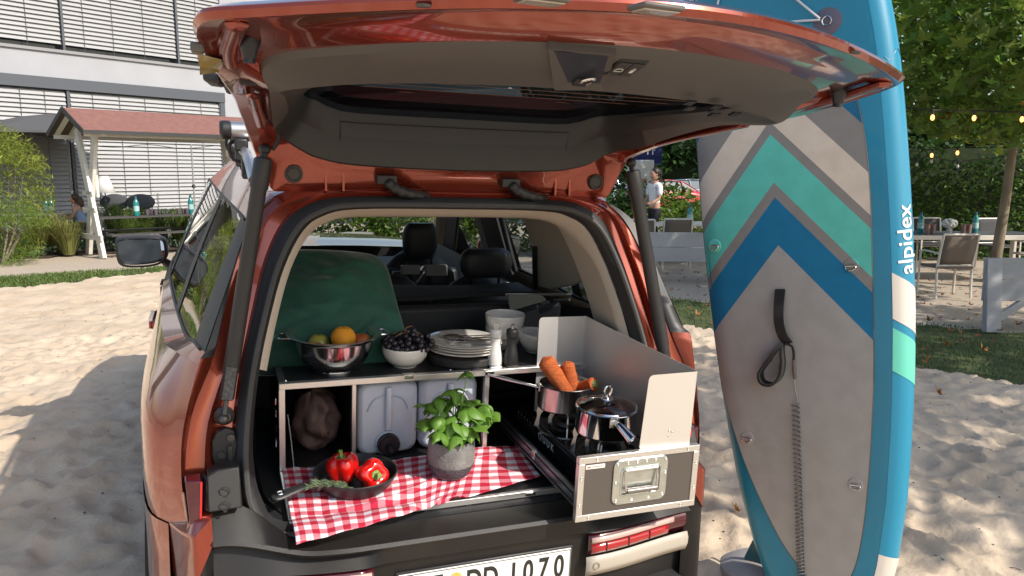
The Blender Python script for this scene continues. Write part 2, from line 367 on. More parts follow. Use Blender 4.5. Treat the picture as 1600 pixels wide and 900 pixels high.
# jambs between seal and corner
J1 = [(0,.385,1.685),(.3,.385,1.684),(.44,.375,1.672),(.535,.36,1.625),(.590,.335,1.515),(.628,.285,1.38),(.660,.235,1.24),(.702,.185,1.09),(.715,.15,.97),(.72,.12,.86)]
J2 = [(0,.40,1.692),(.3,.40,1.69),(.47,.385,1.679),(.555,.36,1.625),(.608,.32,1.51),(.645,.265,1.385),(.678,.21,1.25),(.738,.165,1.10),(.75,.13,.97),(.745,.10,.86)]
CC = [(0,.41,1.70),(.3,.41,1.698),(.50,.395,1.684),(.580,.365,1.62),(.636,.305,1.50),(.672,.25,1.375),(.704,.20,1.255),(.758,.16,1.12),(.778,.128,.99),(.772,.10,.86)]
for s in (-1, 1):
    L_ = [cr(sgn(q[:10], s), 4, False) for q in (S2, J1, J2, CC)]
    L_.insert(1, [a.lerp(b, .15) + Vector((0, .015, 0)) for a, b in zip(L_[0], L_[1])])
    L_.insert(3, [a.lerp(b, .5) + Vector((0, -.014, 0)) for a, b in zip(L_[2], L_[3])])
    g = G(); g.loft(L_, closed=False); g.build('boot_jamb', paint, car, angle=60)
    # edge from jamb round to the side panel: black beside the glass, paint below it
    a = cr(sgn(CC[2:], s), 6, False); b3 = cr([Vector(((ROWS[r][0].x+(.030 if s > 0 and 1 <= r <= 4 else 0))*s, ROWS[r][0].y, ROWS[r][0].z)) for r in range(0, 9)], 6, False)
    def atz(l, z):
        for k in range(len(l)-1):
            if (l[k].z-z)*(l[k+1].z-z) <= 0 and abs(l[k].z-l[k+1].z) > 1e-6: return l[k].lerp(l[k+1], (z-l[k].z)/(l[k+1].z-l[k].z))
        return l[0].copy() if z > l[0].z else l[-1].copy()
    for nm, z0, z1, m_ in (('corner_trim', 1.662, 1.262, blackpl), ('corner_panel', 1.262, .84, paint)):
        zz = [z0+(z1-z0)*k/26 for k in range(27)]; A_ = [atz(a, z) for z in zz]; B_ = [atz(b3, z) for z in zz]
        g = G(); g.loft([A_, [p.lerp(q_, .06)+Vector((s*.001, -.006, 0)) for p, q_ in zip(A_, B_)], [p.lerp(q_, .94)+Vector((s*.001, -.004, 0)) for p, q_ in zip(A_, B_)], B_], closed=False); g.build(nm, m_, car, angle=60)
# latch plate, strut foot, rubber bumper on the left jamb and the right one
for s in (-1, 1):
    g = G(); lp = [(.700, 1.035), (.677, 1.045), (.657, 1.035), (.650, 1.0), (.652, .93), (.662, .905), (.68, .90), (.70, .93), (.712, .97), (.712, 1.01)]
    lp = [(x, z+.032) for x, z in lp]; g.poly([(s*x, .150+.12*(z-.93), z) for x, z in lp], (0, -.018, 0)); lt = g.build('jamb_plate', blackpl, car, bevel=.003)
    g = G()
    for x, z in ((.665, 1.052), (.69, 1.007), (.667, .957)): g.lathe([(.0001, -.006), (.010, -.006), (.010, .004), (.0001, .004)], 10, (s*x, .128+.12*(z-.93), z), Matrix.Rotation(math.pi/2, 3, 'X'))
    g.box((s*.668, .127+.12*.08, 1.004), (.010, .008, .055)); g.build('plate_bolt', mat('dark_bolt', (.1, .1, .1), .35, .6), lt)
    g = G(); g.lathe([(.0001, -.012), (.016, -.012), (.020, -.006), (.026, .0), (.026, .006), (.0001, .006)], 20, (s*.680, .165, 1.105), Matrix.Rotation(-math.pi/2, 3, 'X'))
    g.build('strut_foot', mat('dark_bolt', (.1, .1, .1)), car)
    g = G(); g.lathe([(.0001, -.010), (.010, -.010), (.014, 0), (.0001, 0)], 12, (s*.655, .235, 1.30), Matrix.Rotation(-math.pi/2, 3, 'X')); 
    # powered struts
    lo = Vector((s*.682, .145, 1.105)); hi = Vector((s*.560, .290, 1.805)); d = (hi-lo).normalized(); Ls = (hi-lo).length
    g = G(); g.tube([lo, lo+d*.06], .007, 8); g.ell(lo, (.014, .014, .014)); g.build('strut_rod', mat('dark_bolt', (.1, .1, .1)), car)
    g = G(); st_ = [lo+d*t for t in (.05, .055, .12, .125, Ls-.11, Ls-.105, Ls-.03, Ls-.025)]
    g.tube(st_, [.016, .019, .019, .021, .021, .0245, .0245, .020], 16); su = g.build('lift_strut', mat('strut_black', (.028, .028, .03), .42, bump=.05, bscale=400), car)
    g = G(); g.tube([lo+d*(Ls-.03), hi], .010, 8); g.ell(hi, (.016, .016, .016)); g.build('ball_joint', blackpl, su)
    if s < 0:
        g = G(); g.tube(cr([hi+Vector((.02, 0, 0)), hi+Vector((.035, -.02, .03)), hi+Vector((.028, -.06, .07)), hi+Vector((.012, -.10, .088)), hi+Vector((-.01, -.13, .095))], 5, False), .006, 8); g.build('strut_cable', blackpl, su)
        g = G(); g.box(lo+d*.10+Vector((.0, -.0215, .0)), (.026, .0015, .085), Matrix((d.cross(Vector((0, 1, 0))).normalized(), Vector((0, 1, 0)), d)).transposed()); g.build('strut_sticker', mat('sticker_grey', (.10, .10, .10), .5, col2=(.03, .03, .03), scale=120, var=.1), su)
# ---- rear bumper: profile swept across the car
def bump_y(x): return .0 + .10*(abs(x)/.8)**3.0 + (max(0, abs(x)-.70)/.22)**2*.18
NBX = 60; XE = .7155
xs = [-XE+2*XE*k/NBX for k in range(NBX+1)]
def sst(a, b, x): t = max(0, min(1, (x-a)/(b-a))); return t*t*(3-2*t)
def z_g(x): return .797+.108*sst(.50, .665, abs(x))
def y_g(x): return .050+.012*sst(.5, .66, abs(x))
def z_e(x): return .793+.045*sst(.46, .70, abs(x))
def y_e(x): return -.066+.045*sst(.35, .72, abs(x))
rec = lambda x: sst(.305, .318, abs(x))
g = G(); g.loft([[Vector((x, y_g(x)+.02, z_g(x)-.03)) for x in xs], [Vector((x, y_g(x), z_g(x)-.004)) for x in xs], [Vector((x, y_g(x)-.012, z_g(x)-.001)) for x in xs],
   [Vector((x, y_e(x)+.008, z_e(x)+.003)) for x in xs], [Vector((x, y_e(x), z_e(x)-.006)) for x in xs], [Vector((x, y_e(x)+.002+.030*rec(x), z_e(x)-.014-.006*rec(x))) for x in xs],
   [Vector((x, y_e(x)+.004+.030*rec(x), z_e(x)-.022-.010*rec(x))) for x in xs], [Vector((x, y_e(x)+.006-.004*rec(x), .738-.004*rec(x))) for x in xs], [Vector((x, y_e(x)+.020+.008*rec(x), .728)) for x in xs],
   [Vector((x, y_e(x)+.030, .70)) for x in xs], [Vector((x, y_e(x)+.034, .52)) for x in xs], [Vector((x, y_e(x)-.005, .50)) for x in xs], [Vector((x, y_e(x)-.005, .38)) for x in xs], [Vector((x, y_e(x)+.12, .30)) for x in xs]], closed=False)
g.build('bumper', cladding, car, angle=28)
for s in (-1, 1):
    C = [(.7165,-.000,.900,.835,.055), (.738,-.018,.885,.79,.045), (.757,-.022,.868,.752,.035), (.770,.0,.862,.735,.02), (.790,.05,.848,.715,.02), (.822,.15,.826,.69,.02), (.855,.25,.806,.675,.02), (.880,.33,.80,.665,.015), (.903,.47,.80,.66,.0), (.912,.60,.80,.66,.0)]
    if s > 0: C = [(x-.040*max(0, 1-k/7), *r_) for k, (x, *r_) in enumerate(C)]
    inn_ = [Vector((s*(x-.012), y+d+.03, t+.03 if x < .78 else t+.012)) for x, y, t, b_, d in C]
    top_ = [Vector((s*x, y, t)) for x, y, t, b_, d in C]; bot_ = [Vector((s*(x-.002), y-.012, b_)) for x, y, t, b_, d in C]; low = [Vector((s*(x+.004), y-.012, .50)) for x, y, t, b_, d in C]; lo2 = [Vector((s*(x-.02), y+.04, .34)) for x, y, t, b_, d in C]
    def dens(l): return cr(l, 4, False)
    g = G(); g.loft([dens(inn_), dens([p+(q-p)*.06 for p, q in zip(top_, inn_)]), dens(top_), dens([p+(q-p)*.06 for p, q in zip(top_, bot_)]), dens(bot_)], closed=False); g.build('bumper_corner', paint, car, angle=70)
    g = G(); g.loft([dens([p+Vector((0, .003, .002)) for p in bot_]), dens([Vector((p.x, p.y+.008, p.z-.006)) for p in bot_]), dens(low), dens(lo2)], closed=False); g.build('corner_cladding', cladding, car, angle=30)
    # grey pocket with two plugs beside the opening
    F4 = [(.648, .050, 1.007), (.700, .050, 1.005), (.726, .048, .992), (.724, .002, .914), (.643, .012, .912)]
    g = G(); g.poly([Vector((s*x, y, z)) for x, y, z in (F4 if s > 0 else F4[::-1])], (0, .05, 0)); pk = g.build('boot_corner_trim', cladding, car, bevel=.004)
    g = G(); g.poly([Vector((s*x, y, z)) for x, y, z in ((.7265, .050, .990), (.748, .085, .962), (.745, .055, .905), (.7245, .005, .914))], (s*.004, .02, 0)); g.build('trim_flank', blackpl, pk, bevel=.002)
    for z, y in ((.957, .022), (.927, .004)):
        g = G(); g.tube([Vector((s*(.684+.012*math.cos(a)), y, z+.012*math.sin(a))) for a in [2*math.pi*k/20 for k in range(20)]], .0011, 5, closed=True); g.box((s*.684, y, z-.0145), (.008, .002, .005)); g.build('plug_ring', blackpl, pk)
g = G(); g.tube([Vector((-.650+.016*math.cos(a), .004+.012*math.sin(a)*0-.010*math.sin(a)*0, .842+.014*math.sin(a))) + Vector((0, .012*math.sin(a), 0)) for a in [2*math.pi*k/24 for k in range(24)]], .0013, 5, closed=True); g.build('plug_ring', blackpl, car)
bump_y = lambda x: y_e(abs(x))+.066
# side tail light (left, dark red lens)
redlens = mat('red_lens', (.35, .008, .012), rough=.12, coat=1.0); darklens = mat('dark_lens', (.06, .004, .01), rough=.08, coat=1.0)
for s in (-1, 1):
    q0 = .0 if s < 0 else -.035
    g = G(); g.poly([(s*.776+q0, .045, .985), (s*.738+q0, .036, .985), (s*.7425+q0, .022, .876), (s*.768+q0, .028, .872)], (s*.004, .05, 0)); tl = g.build('side_tail_light', darklens, car, bevel=.003)
    g = G(); g.tube([(s*.7385+q0, .034, .984), (s*.7428+q0, .020, .878)], .0028, 6); g.tube([(s*.7428+q0, .020, .878), (s*.766+q0, .026, .874)], .002, 6); g.build('light_strip', mat('edge_red_plastic', (.6, .03, .03), .3), tl)  # brighter red edge along the dark lens
    g = G(); g.poly([(s*.777+q0, .050, .955), (s*.786+q0, .10, .93), (s*.776+q0, .075, .872), (s*.769+q0, .035, .874)], (s*.004, 0, 0)); g.build('wrap_lens', darklens, tl, bevel=.002)
# low tail lights in the bumper
clearlens = mat('clear_lens', (.55, .38, .34), rough=.15, coat=1.0); warmgrey = mat('light_surround', (.42, .38, .32), rough=.45)
for s in (-1, 1):
    def lp(x0, x1, z0, z1, m, nm, par, dy=-.058, sl=.0, n=10):
        g = G(); g.grid(n, 3, lambda u, v: (s*(x0+(x1-x0)*u), bump_y(x0+(x1-x0)*u)+dy-.004*math.sin(math.pi*v), z0+(z1-z0)*v+sl*u)); o = g.build(nm, m, par, solid=.003); return o
    hous = lp(.305, .74, .60, .735, mat('housing_black', (.012, .012, .014), .3), 'tail_light', car, -.028)
    lp(.318, .72, .662, .725, darklens, 'outer_lens', hous, -.052, .006)
    lp(.325, .63, .699, .7185, clearlens, 'clear_strip', hous, -.062, .006)
    lp(.325, .61, .668, .697, redlens if s > 0 else redlens, 'red_strip', hous, -.063, .006)
    for k in range(3):
        x = .375+.08*k
        g = G(); g.box((s*x, bump_y(x)-.068, .684+.006*(x-.32)/.4), (.003, .004, .028)); g.build('lens_divider', darklens, hous)
    lp(.312, .70, .596, .657, warmgrey, 'reflector_panel', hous, -.060, .006)
    g = G(); g.tube([Vector((s*(.345+.010*math.cos(a)), bump_y(.345)-.068, .628+.010*math.sin(a))) for a in [2*math.pi*k/20 for k in range(20)]], .0012, 5, closed=True); g.build('sensor_ring', mat('ring_grey', (.25, .22, .19), .5), hous)
    g = G(); g.loft([[Vector((s*x, bump_y(x)-.05, z)) for x in (.30, .45, .60, .72, .82)] for z in (.588, .50)], closed=False); 
# left bumper: recess strip above the left light
mat('recess_black', (.006, .006, .008), .4)
# ---- number plate
pl = G(); pl.box((0, 0, 0), (.52, .006, .11)); 
npM = Matrix.Translation((0.010, -.041, .630))
plate = pl.build('number_plate', mat('plate_white', (.78, .77, .74), .4), car, bevel=.004); plate.location = npM.translation
g = G(); g.box((0, .004, 0), (.534, .008, .124)); g.build('plate_holder', blackpl, plate, bevel=.005)
inkm = mat('plate_ink', (.02, .02, .02), .5)
TX = Matrix.Rotation(math.pi/2, 4, 'X')
g = G(); g.box((-.239, -.0036, 0), (.038, .001, .104)); g.build('blue_band', mat('plate_blue', (.01, .05, .35), .4), plate)
lettering('band_letter', 'D', .028, mat('plate_white', (.78, .77, .74)), plate, Matrix.Translation((-.239, -.0045, -.034)) @ TX, bold=.0006)
def plate_txt(t, x, sx=.66): lettering('plate_character', t, .098, inkm, plate, Matrix.Translation((x, -.0040, 0)) @ TX, bold=.0022, sx=sx)
for t, x in (('F', -.190), ('F', -.148), ('D', -.042), ('D', .008), ('1', .078), ('0', .124), ('7', .172), ('0', .222)): plate_txt(t, x)
g = G(); g.lathe([(.0001, 0), (.017, 0), (.017, .0012), (.0001, .0012)], 24, (-.095, -.0035, .022), Matrix.Rotation(math.pi/2, 3, 'X')); g.build('registration_seal', mat('seal_gold', (.55, .45, .12), .5, var=.3, scale=300), plate)
g = G(); g.tube([(-.257, -.004, -.052), (.257, -.004, -.052), (.257, -.004, .052), (-.257, -.004, .052)], .0014, 4, closed=True); g.build('plate_rim', blackpl, plate)
# ---- wheels
tyrem = mat('tyre', (.025, .025, .025), .8, bump=.4, bscale=60)
for x in (-.80, .80):
    for y in (.93, 3.70):
        g = G(); Mx = Matrix.Rotation(math.pi/2, 3, 'Y')
        g.lathe([(.255, -.115), (.335, -.12), (.368, -.10), (.376, -.05), (.378, 0), (.376, .05), (.368, .10), (.335, .12), (.255, .115)], 40, (x, y, .372), Mx)
        wh = g.build('wheel', tyrem, car)
        g = G()
        for k in range(44):
            a = 2*math.pi*k/44
            for o_ in (-.055, 0, .055): g.box((x+o_, y+.378*math.cos(a), .372+.378*math.sin(a)), (.042, .032, .014), Matrix.Rotation(a-math.pi/2, 3, 'X'))
        g.build('tread', tyrem, wh)
        sx_ = 1 if x > 0 else -1
        g = G(); g.lathe([(.001, .06), (.05, .07), (.06, .05), (.235, .07), (.25, .10), (.255, .08), (.255, -.1)], 40, (x, y, .372), Matrix.Rotation(sx_*math.pi/2, 3, 'Y')); g.build('rim', alu, wh)
    for y in (.93, 3.70):
        g = G(); loops = []
        for k in range(17):
            a = math.pi*(-.08+1.16*k/16); loops.append([Vector((x/.80*.88, y-.40*math.cos(a), .40+.40*math.sin(a))), Vector((x/.80*.918, y-.405*math.cos(a), .40+.405*math.sin(a))), Vector((x/.80*.918, y-.47*math.cos(a), .40+.47*math.sin(a))), Vector((x/.80*.87, y-.475*math.cos(a), .40+.475*math.sin(a)))])
        g.loft(loops, closed=False); g.build('arch_trim', cladding, car, angle=40)
g = G(); g.box((0, 2.3, .42), (1.5, 4.0, .22)); g.build('underbody', inner, car)
# ---- left and right mirrors
for s in (-1, 1):
    g = G(); c = Vector((s*1.085, 2.93, 1.125)); 
    g.ell(c+Vector((0, .03, 0)), (.128, .075, .084), 24, 14); mr = g.build('side_mirror', blackpl, car)
    g = G(); g.ell(c+Vector((-s*.06, .035, .012)), (.075, .073, .078), 20, 12); g.build('mirror_cap', paint, mr)
    g = G(); sh = cr([(-.115, .045), (-.09, .078), (.03, .082), (.115, .070), (.122, .02), (.112, -.055), (.06, -.078), (-.06, -.070), (-.115, -.03)], 4)
    sh = [Vector((p.x*(-s)*-1, p.y)) for p in [Vector((a.x, a.y, 0)) for a in sh]]
    g.loft([[Vector((c.x+p.x*1.12, c.y-.015, c.z+p.y*1.12)) for p in sh], [Vector((c.x+p.x*1.10, c.y-.075, c.z+p.y*1.10)) for p in sh], [Vector((c.x+p.x*.98, c.y-.085, c.z+p.y*.98)) for p in sh], [Vector((c.x+p.x*.96, c.y-.070, c.z+p.y*.96)) for p in sh]]); g.build('mirror_housing', blackpl, mr, angle=40)
    g = G(); yaw = Matrix.Rotation(s*R_(-3), 3, 'Z') @ Matrix.Rotation(R_(16), 3, 'X'); g.poly([c+Vector((0, -.079, 0))+yaw @ Vector((p.x*.985, 0, p.y*.97)) for p in sh][::-1]); g.build('mirror_glass', mat('mirror_silver', (.55, .60, .62), .02, 1.0), mr, smooth=False)
    g = G(); g.tube([c+Vector((-s*.09, .0, -.05)), Vector((s*.945, 2.96, 1.03))], [.032, .042], 10, flat=.6); g.build('mirror_arm', blackpl, mr)
# ---- tailgate, raised
E0 = [(0,.40,1.69),(.3,.40,1.69),(.5,.395,1.688),(.545,.39,1.70),(.585,.37,1.80),(.605,.29,1.85),(.63,.08,1.90),(.65,-.1,1.935),(.68,-.33,1.965),(.712,-.57,2.022),(.622,-.662,2.037),(.3,-.81,2.062),(0,-.87,2.07)]
T0 = [(0,.36,1.758),(.3,.36,1.765),(.41,.358,1.782),(.455,.35,1.80),(.505,.335,1.83),(.54,.21,1.86),(.56,.03,1.903),(.575,-.155,1.935),(.588,-.352,1.94),(.60,-.415,1.985),(.50,-.575,2.0),(.27,-.705,2.017),(0,-.75,2.024)]
T1 = [(0,.345,1.84),(.3,.345,1.845),(.38,.34,1.85),(.42,.335,1.865),(.47,.31,1.885),(.505,.18,1.90),(.525,.01,1.92),(.545,-.16,1.932),(.568,-.345,1.930),(.55,-.385,1.936),(.43,-.43,1.952),(.25,-.475,1.962),(0,-.5,1.966)]
G0 = [(0,.337,1.900),(.3,.337,1.901),(.38,.32,1.912),(.42,.30,1.927),(.45,.27,1.934),(.475,.15,1.94),(.485,0,1.948),(.485,-.15,1.953),(.47,-.32,1.96),(.45,-.37,1.963),(.38,-.42,1.970),(.22,-.46,1.978),(0,-.485,1.981)]
def mixl(A, B, t, dz=0, dy=0): return [(a[0]*(1-t)+b[0]*t, a[1]*(1-t)+b[1]*t+dy, a[2]*(1-t)+b[2]*t+dz) for a, b in zip(A, B)]
def scl(A, k, dz=0, cy=-.2): return [(a[0]*k, cy+(a[1]-cy)*k, a[2]+dz) for a in A]
g = G()
fl_ = lambda t, dz: [(a[0]*(1-t)+b[0]*t, a[1]*(1-t)+b[1]*t, (a[2]+dz if k > 7 else a[2]*(1-t)+b[2]*t+dz)) for k, (a, b) in enumerate(zip(E0, T0))]
E1 = mixl(E0, T0, .05, -.009); E2 = fl_(.10, -.012); E3 = fl_(.44, -.010); E4 = mixl(E0, T0, .62, .004); E5 = mixl(E0, T0, .95, .0)
g.loft([ringl(q, 5) for q in (E0, E1, E2, E3, E4, E5, T0)])
gate = g.build('tailgate', paint, car, angle=32)
O1 = scl(E0, .997, .006); O2 = scl(E0, .965, .016); O3 = scl(E0, .88, .026)
for k_, (z1, z2, z3) in enumerate(((1.76, 1.92, 1.99),)*4+((1.84, 1.93, 1.99), (1.88, 1.94, 1.99), (1.915, 1.95, 1.99))):
    x_ = E0[k_][0]; yy = E0[k_][1]; O1[k_] = (x_*.998, yy+.004, z1); O2[k_] = (x_*.985, yy-.004, z2); O3[k_] = (x_*.95, min(yy, .385)-.02, z3)
g = G(); g.loft([ringl(q, 5) for q in (E0, O1, O2, O3, mixl(G0, G0, 0, .055))]); g.build('outer_skin', paint, gate, angle=32)
g = G(); Tm = [(p[0], p[1]-(.010 if k < 5 else 0), p[2]-(0 if k < 5 else .010)) for k, p in enumerate(mixl(T0, T1, .06))]; Tn = [(p[0], p[1]-(.008 if k < 5 else 0), p[2]-(0 if k < 5 else .006)) for k, p in enumerate(mixl(T0, T1, .5))]
g.loft([ringl(q, 5) for q in (T0, Tm, Tn, T1)], mfn=lambda i, j: 1 if (j < 26 or j > 93) else 0); 
n_ = len(ringl(T0, 5))
T1b = mixl(T1, G0, .35, -.004)
g.loft([ringl(q, 5) for q in (T1, T1b, G0, mixl(G0, G0, 0, .03))], mfn=lambda i, j: 1)
trim = g.build('gate_trim', [greytrim, darktrim], gate, angle=38)
g = G(); gl = ringl(mixl(G0, G0, 0, .012), 5); ctr = Vector((0, -.07, 1.975))
g.loft([[ctr+(p-ctr)*k + Vector((0, 0, .012*(1-k*k))) for p in gl] for k in (1, .75, .5, .25, .01)])
gglass = g.build('rear_window', glass_mat('rear_window_glass', (.06, .07, .08), boost=.0, gcol=(.30, .32, .38)), gate)
# heater wires under the rear window
for k in range(6):
    y = .24-.13*k
    g = G(); g.tube([(x, y - .01*(1-(x/.45)**2), 1.968+.001*k) for x in [-.44+.88*i/12 for i in range(13)]], .0007, 4); g.build('heater_wire', mat('wire_copper', (.16, .08, .05), .5), gglass)
# seams on the deep header panel
for s in (-1, 1):
    g = G(); g.tube(cr([(s*.352, .3565, 1.768), (s*.353, .342, 1.845), (s*.354, .333, 1.898)], 4, False), .0016, 4); g.build('trim_seam', blackpl, trim)
g = G(); g.tube(cr([(-.40, .333, 1.892), (-.3, .334, 1.886), (0, .335, 1.886), (.3, .334, 1.888), (.40, .332, 1.896)], 5, False), .0012, 4); g.build('trim_seam', blackpl, trim)
# lid face helper: point on the sloping trim face between T0 far edge and the ridge
def lid(x, t, off=0.0):
    ax = abs(x)
    far = Vector((x, -.745+.17*(ax/.5)**1.6, 2.02-.02*(ax/.5)))
    nr = Vector((x, -.50+.09*(ax/.5)**2, 1.958-.012*(ax/.5)))
    p = far.lerp(nr, t); n = Vector((0, -.25, -.97)); return p + n*(off+.006)
_a, _b, _c = lid(-.35, .5), lid(.25, .1), lid(.25, .9); _n = (_b-_a).cross(_c-_a).normalized()
if _n.z > 0: _n = -_n
def onlid(px, py, off=0.0):                                # survey point on the plane of the lid
    o = CARI @ Vector((0, 0, HCAM)); d = CARI.to_3x3() @ W_ray(px, py); return o+d*((_a+_n*.004-o).dot(_n)/d.dot(_n)) + _n*off
A = [onlid(866, 76), onlid(950, 84), onlid(937, 127), onlid(888, 126)]
q = [onlid(856, 70), onlid(962, 78), onlid(944, 136), onlid(866, 135)]
g = G(); g.poly([p+_n*.001 for p in A][::-1], _n*.003); lr = g.build('latch_recess', mat('recess_blue', (.022, .028, .045), .3), trim, smooth=False)
g = G()
for k in range(4): g.add([A[k]+_n*.003, A[(k+1) % 4]+_n*.003, q[(k+1) % 4]+_n*.007, q[k]+_n*.007], [(0, 1, 2, 3)])
for k in range(4): g.add([q[k]+_n*.007, q[(k+1) % 4]+_n*.007, q[(k+1) % 4]-_n*.01, q[k]-_n*.01], [(0, 1, 2, 3)])
g.build('latch_surround', greytrim, trim, smooth=False)
c0 = onlid(909, 122, .006)
_lx = (A[1]-A[0]).normalized(); _ly = _n.cross(_lx).normalized()
if _ly.y > 0: _ly = -_ly
_LM = Matrix((_lx, _ly, _n)).transposed()
g = G(); g.box(c0, (.030, .030, .012), _LM); g.build('latch_base', blackpl, trim, bevel=.004)
g = G(); g.tube(cr([c0+_lx*-.007+_n*.004, c0+_lx*-.008+_ly*.03+_n*.008, c0+_ly*.046+_n*.010, c0+_lx*.007+_ly*.03+_n*.008, c0+_lx*.009+_n*.004], 4, False), .0032, 8); g.build('latch_hoop', chrome, trim)
bc = onlid(977, 103, .003); bw_ = (onlid(998, 104)-onlid(956, 100)).length; bh_ = (onlid(977, 92)-onlid(977, 115)).length
g = G(); g.box(bc, (bw_, bh_, .005), _LM); bp_ = g.build('button_panel', blackpl, trim, bevel=.004)
wm = mat('symbol_white', (.7, .7, .7), .5)
for k, dx in enumerate((-.24, .24)):
    cc = bc+_lx*(dx*bw_); g = G(); g.box(cc+_n*.0035, (bw_*.44, bh_*.76, .003), _LM); b_ = g.build('button', mat('button_grey', (.03, .03, .03), .5), bp_, bevel=.002)
    cc = cc+_n*.0056; g = G(); u_ = bw_*.14
    if k == 0: g.tube([cc+_lx*a*u_+_ly*b*u_*2.2 for a, b in ((-1, -.4), (1, -.4), (1, .1), (.45, .4), (-.45, .4), (-1, .1))], .0007, 4, closed=True)
    else: g.box(cc-_ly*u_*.3, (u_*.9, u_*1.6, .001), _LM); g.tube([cc+_lx*(.35*u_*math.cos(a))+_ly*(u_*.5+1.2*u_*math.sin(a)) for a in [math.pi*i/6 for i in range(7)]], .0007, 4)
    g.build('button_symbol', wm, b_)
# small ventilation slots on the right of the lid
for (x, t) in ((.22, .80), (.245, .95), (.30, .82), (.315, .92), (.335, 1.05), (.385, .95)):
    g = G(); g.box(lid(x, t, .004), (.020, .022, .004), _LM); g.build('trim_slot', mat('recess_black', (.006, .006, .008)), trim)
# rubber stops, plugs, lamps, hinges, hoses
for s in (-1, 1):
    c = Vector((s*.628, -.50, 2.000)); 
    g = G(); Mk = Matrix.Rotation(math.pi, 3, 'X'); g.lathe([(.0001, -.01), (.018, -.01), (.019, .0), (.014, .009), (.012, .020), (.010, .023), (.0105, .030), (.0001, .031)], 20, c, Mk); g.build('rubber_stop', mat('stop_rubber', (.018, .022, .03), .35), gate)
    g = G(); g.box((s*.622, -.30, 1.950), (.034, .026, .016)); g.build('clip', blackpl, gate, bevel=.004)
    c = Vector((s*.478, .372, 1.736)); g = G(); g.lathe([(.0001, -.008), (.016, -.008), (.019, -.012), (.024, -.010), (.026, .0), (.026, .01)], 24, c, Matrix.Rotation(-math.pi/2, 3, 'X')); g.build('grommet', mat('grommet', (.05, .045, .04), .5), gate)
    # hinge with its two plates
    for dx in (.335, .385):
        g = G(); g.poly([(s*dx, .40, 1.745), (s*dx, .375, 1.745), (s*dx, .372, 1.69), (s*dx, .42, 1.69)], (s*.006, 0, 0)); g.build('hinge', paint, gate)
    g = G(); hx = -.235 if s < 0 else .155
    g.box((hx+.02, .362, 1.727), (.060, .030, .026)); 
    g.tube(cr([(hx+.02, .352, 1.722), (hx+.04, .345, 1.705), (hx+.075, .35, 1.690), (hx+.12, .365, 1.681), (hx+.15, .39, 1.676)], 6, False), [.015+.0025*((i//2) % 2) for i in range(25)], 10); g.build('cable_hose', blackpl, gate, bevel=.003)
for x, w_ in ((-.215, .060), (-.022, .060)):
    c = con(846, -1, 2, 2.050) if x < -.1 else con(1025, 13, 2, 2.050)
    g = G(); g.box(c, (.066, .050, .008)); pm = g.build('plate_lamp', mat('lamp_grey', (.12, .11, .10), .4), gate, bevel=.006)
    g = G(); g.box(c+Vector((0, 0, -.0045)), (.056, .036, .003)); g.build('lamp_lens', mat('lens_clear', (.55, .5, .45), .25, coat=1), pm, bevel=.003)
# lamp unit on the gate's left tip and raised mouldings
g = G(); c = Vector((-.697, -.40, 1.982))
g.loft([[c+Vector((x*k-.01*(1-k), y*k, z-.012*(1-k))) for x, y, z in ((-.012, -.06, 0), (.026, -.045, -.006), (.032, .05, -.02), (-.006, .075, -.016))] for k in (1, .8, .01)]); 
gl_ = g.build('gate_lamp', mat('amber_lens', (.34, .27, .08), .2, coat=1.0), gate)
g = G(); g.box((-.708, -.47, 1.990), (.022, .05, .016)); g.build('lamp_cap', mat('lamp_grey', (.12, .11, .10)), gl_, bevel=.004)
for s in (-1, 1):
    g = G(); g.tube(cr([(s*.648, -.62, 2.02), (s*.655, -.54, 2.006), (s*.66, -.46, 1.99), (s*.652, -.34, 1.966)], 5, False), [.004]+[.018]*14+[.004], 10, flat=.5); g.build('gate_moulding', paint, gate)
    g = G(); g.tube(cr([(s*.612, -.22, 1.930), (s*.60, -.08, 1.908), (s*.585, .06, 1.885), (s*.572, .18, 1.862)], 6, False), [.003]+[.013]*17+[.003], 10, flat=.5); g.build('gate_moulding', paint, gate)
    g = G(); g.tube(cr([(s*.697, -.52, 2.02), (s*.672, -.27, 1.972), (s*.652, -.06, 1.94)], 6, False), [.009]*13, 8); g.build('edge_seal', rubber, gate)
    g = G(); g.lathe([(.0001, -.004), (.010, -.004), (.012, .0)], 14, (s*.40, -.77, 2.050), Matrix.Rotation(0, 3, 'X')); g.build('screw', mat('dark_bolt', (.1, .1, .1)), gate)
# spoiler fin ends standing out beside the header (dark)
for s in (-1, 1):
    g = G(); g.poly([(s*.664, -.14, 1.940), (s*.672, -.22, 1.945), (s*.705, -.20, 1.950), (s*.692, -.08, 1.945)], (0, 0, .02)); g.build('spoiler_end', blackpl, gate, bevel=.006)
# ================================================================== interior
inn = inner
def shellx(z): return .60 + (1.60-z)*.28
def icon(px, py):                                         # picture point on the slanting right inner wall
    o = CARI @ Vector((0, 0, HCAM)); d = CARI.to_3x3() @ W_ray(px, py)
    t = (.60+.28*(1.60-o.z)-o.x)/(d.x+.28*d.z); return o+d*t
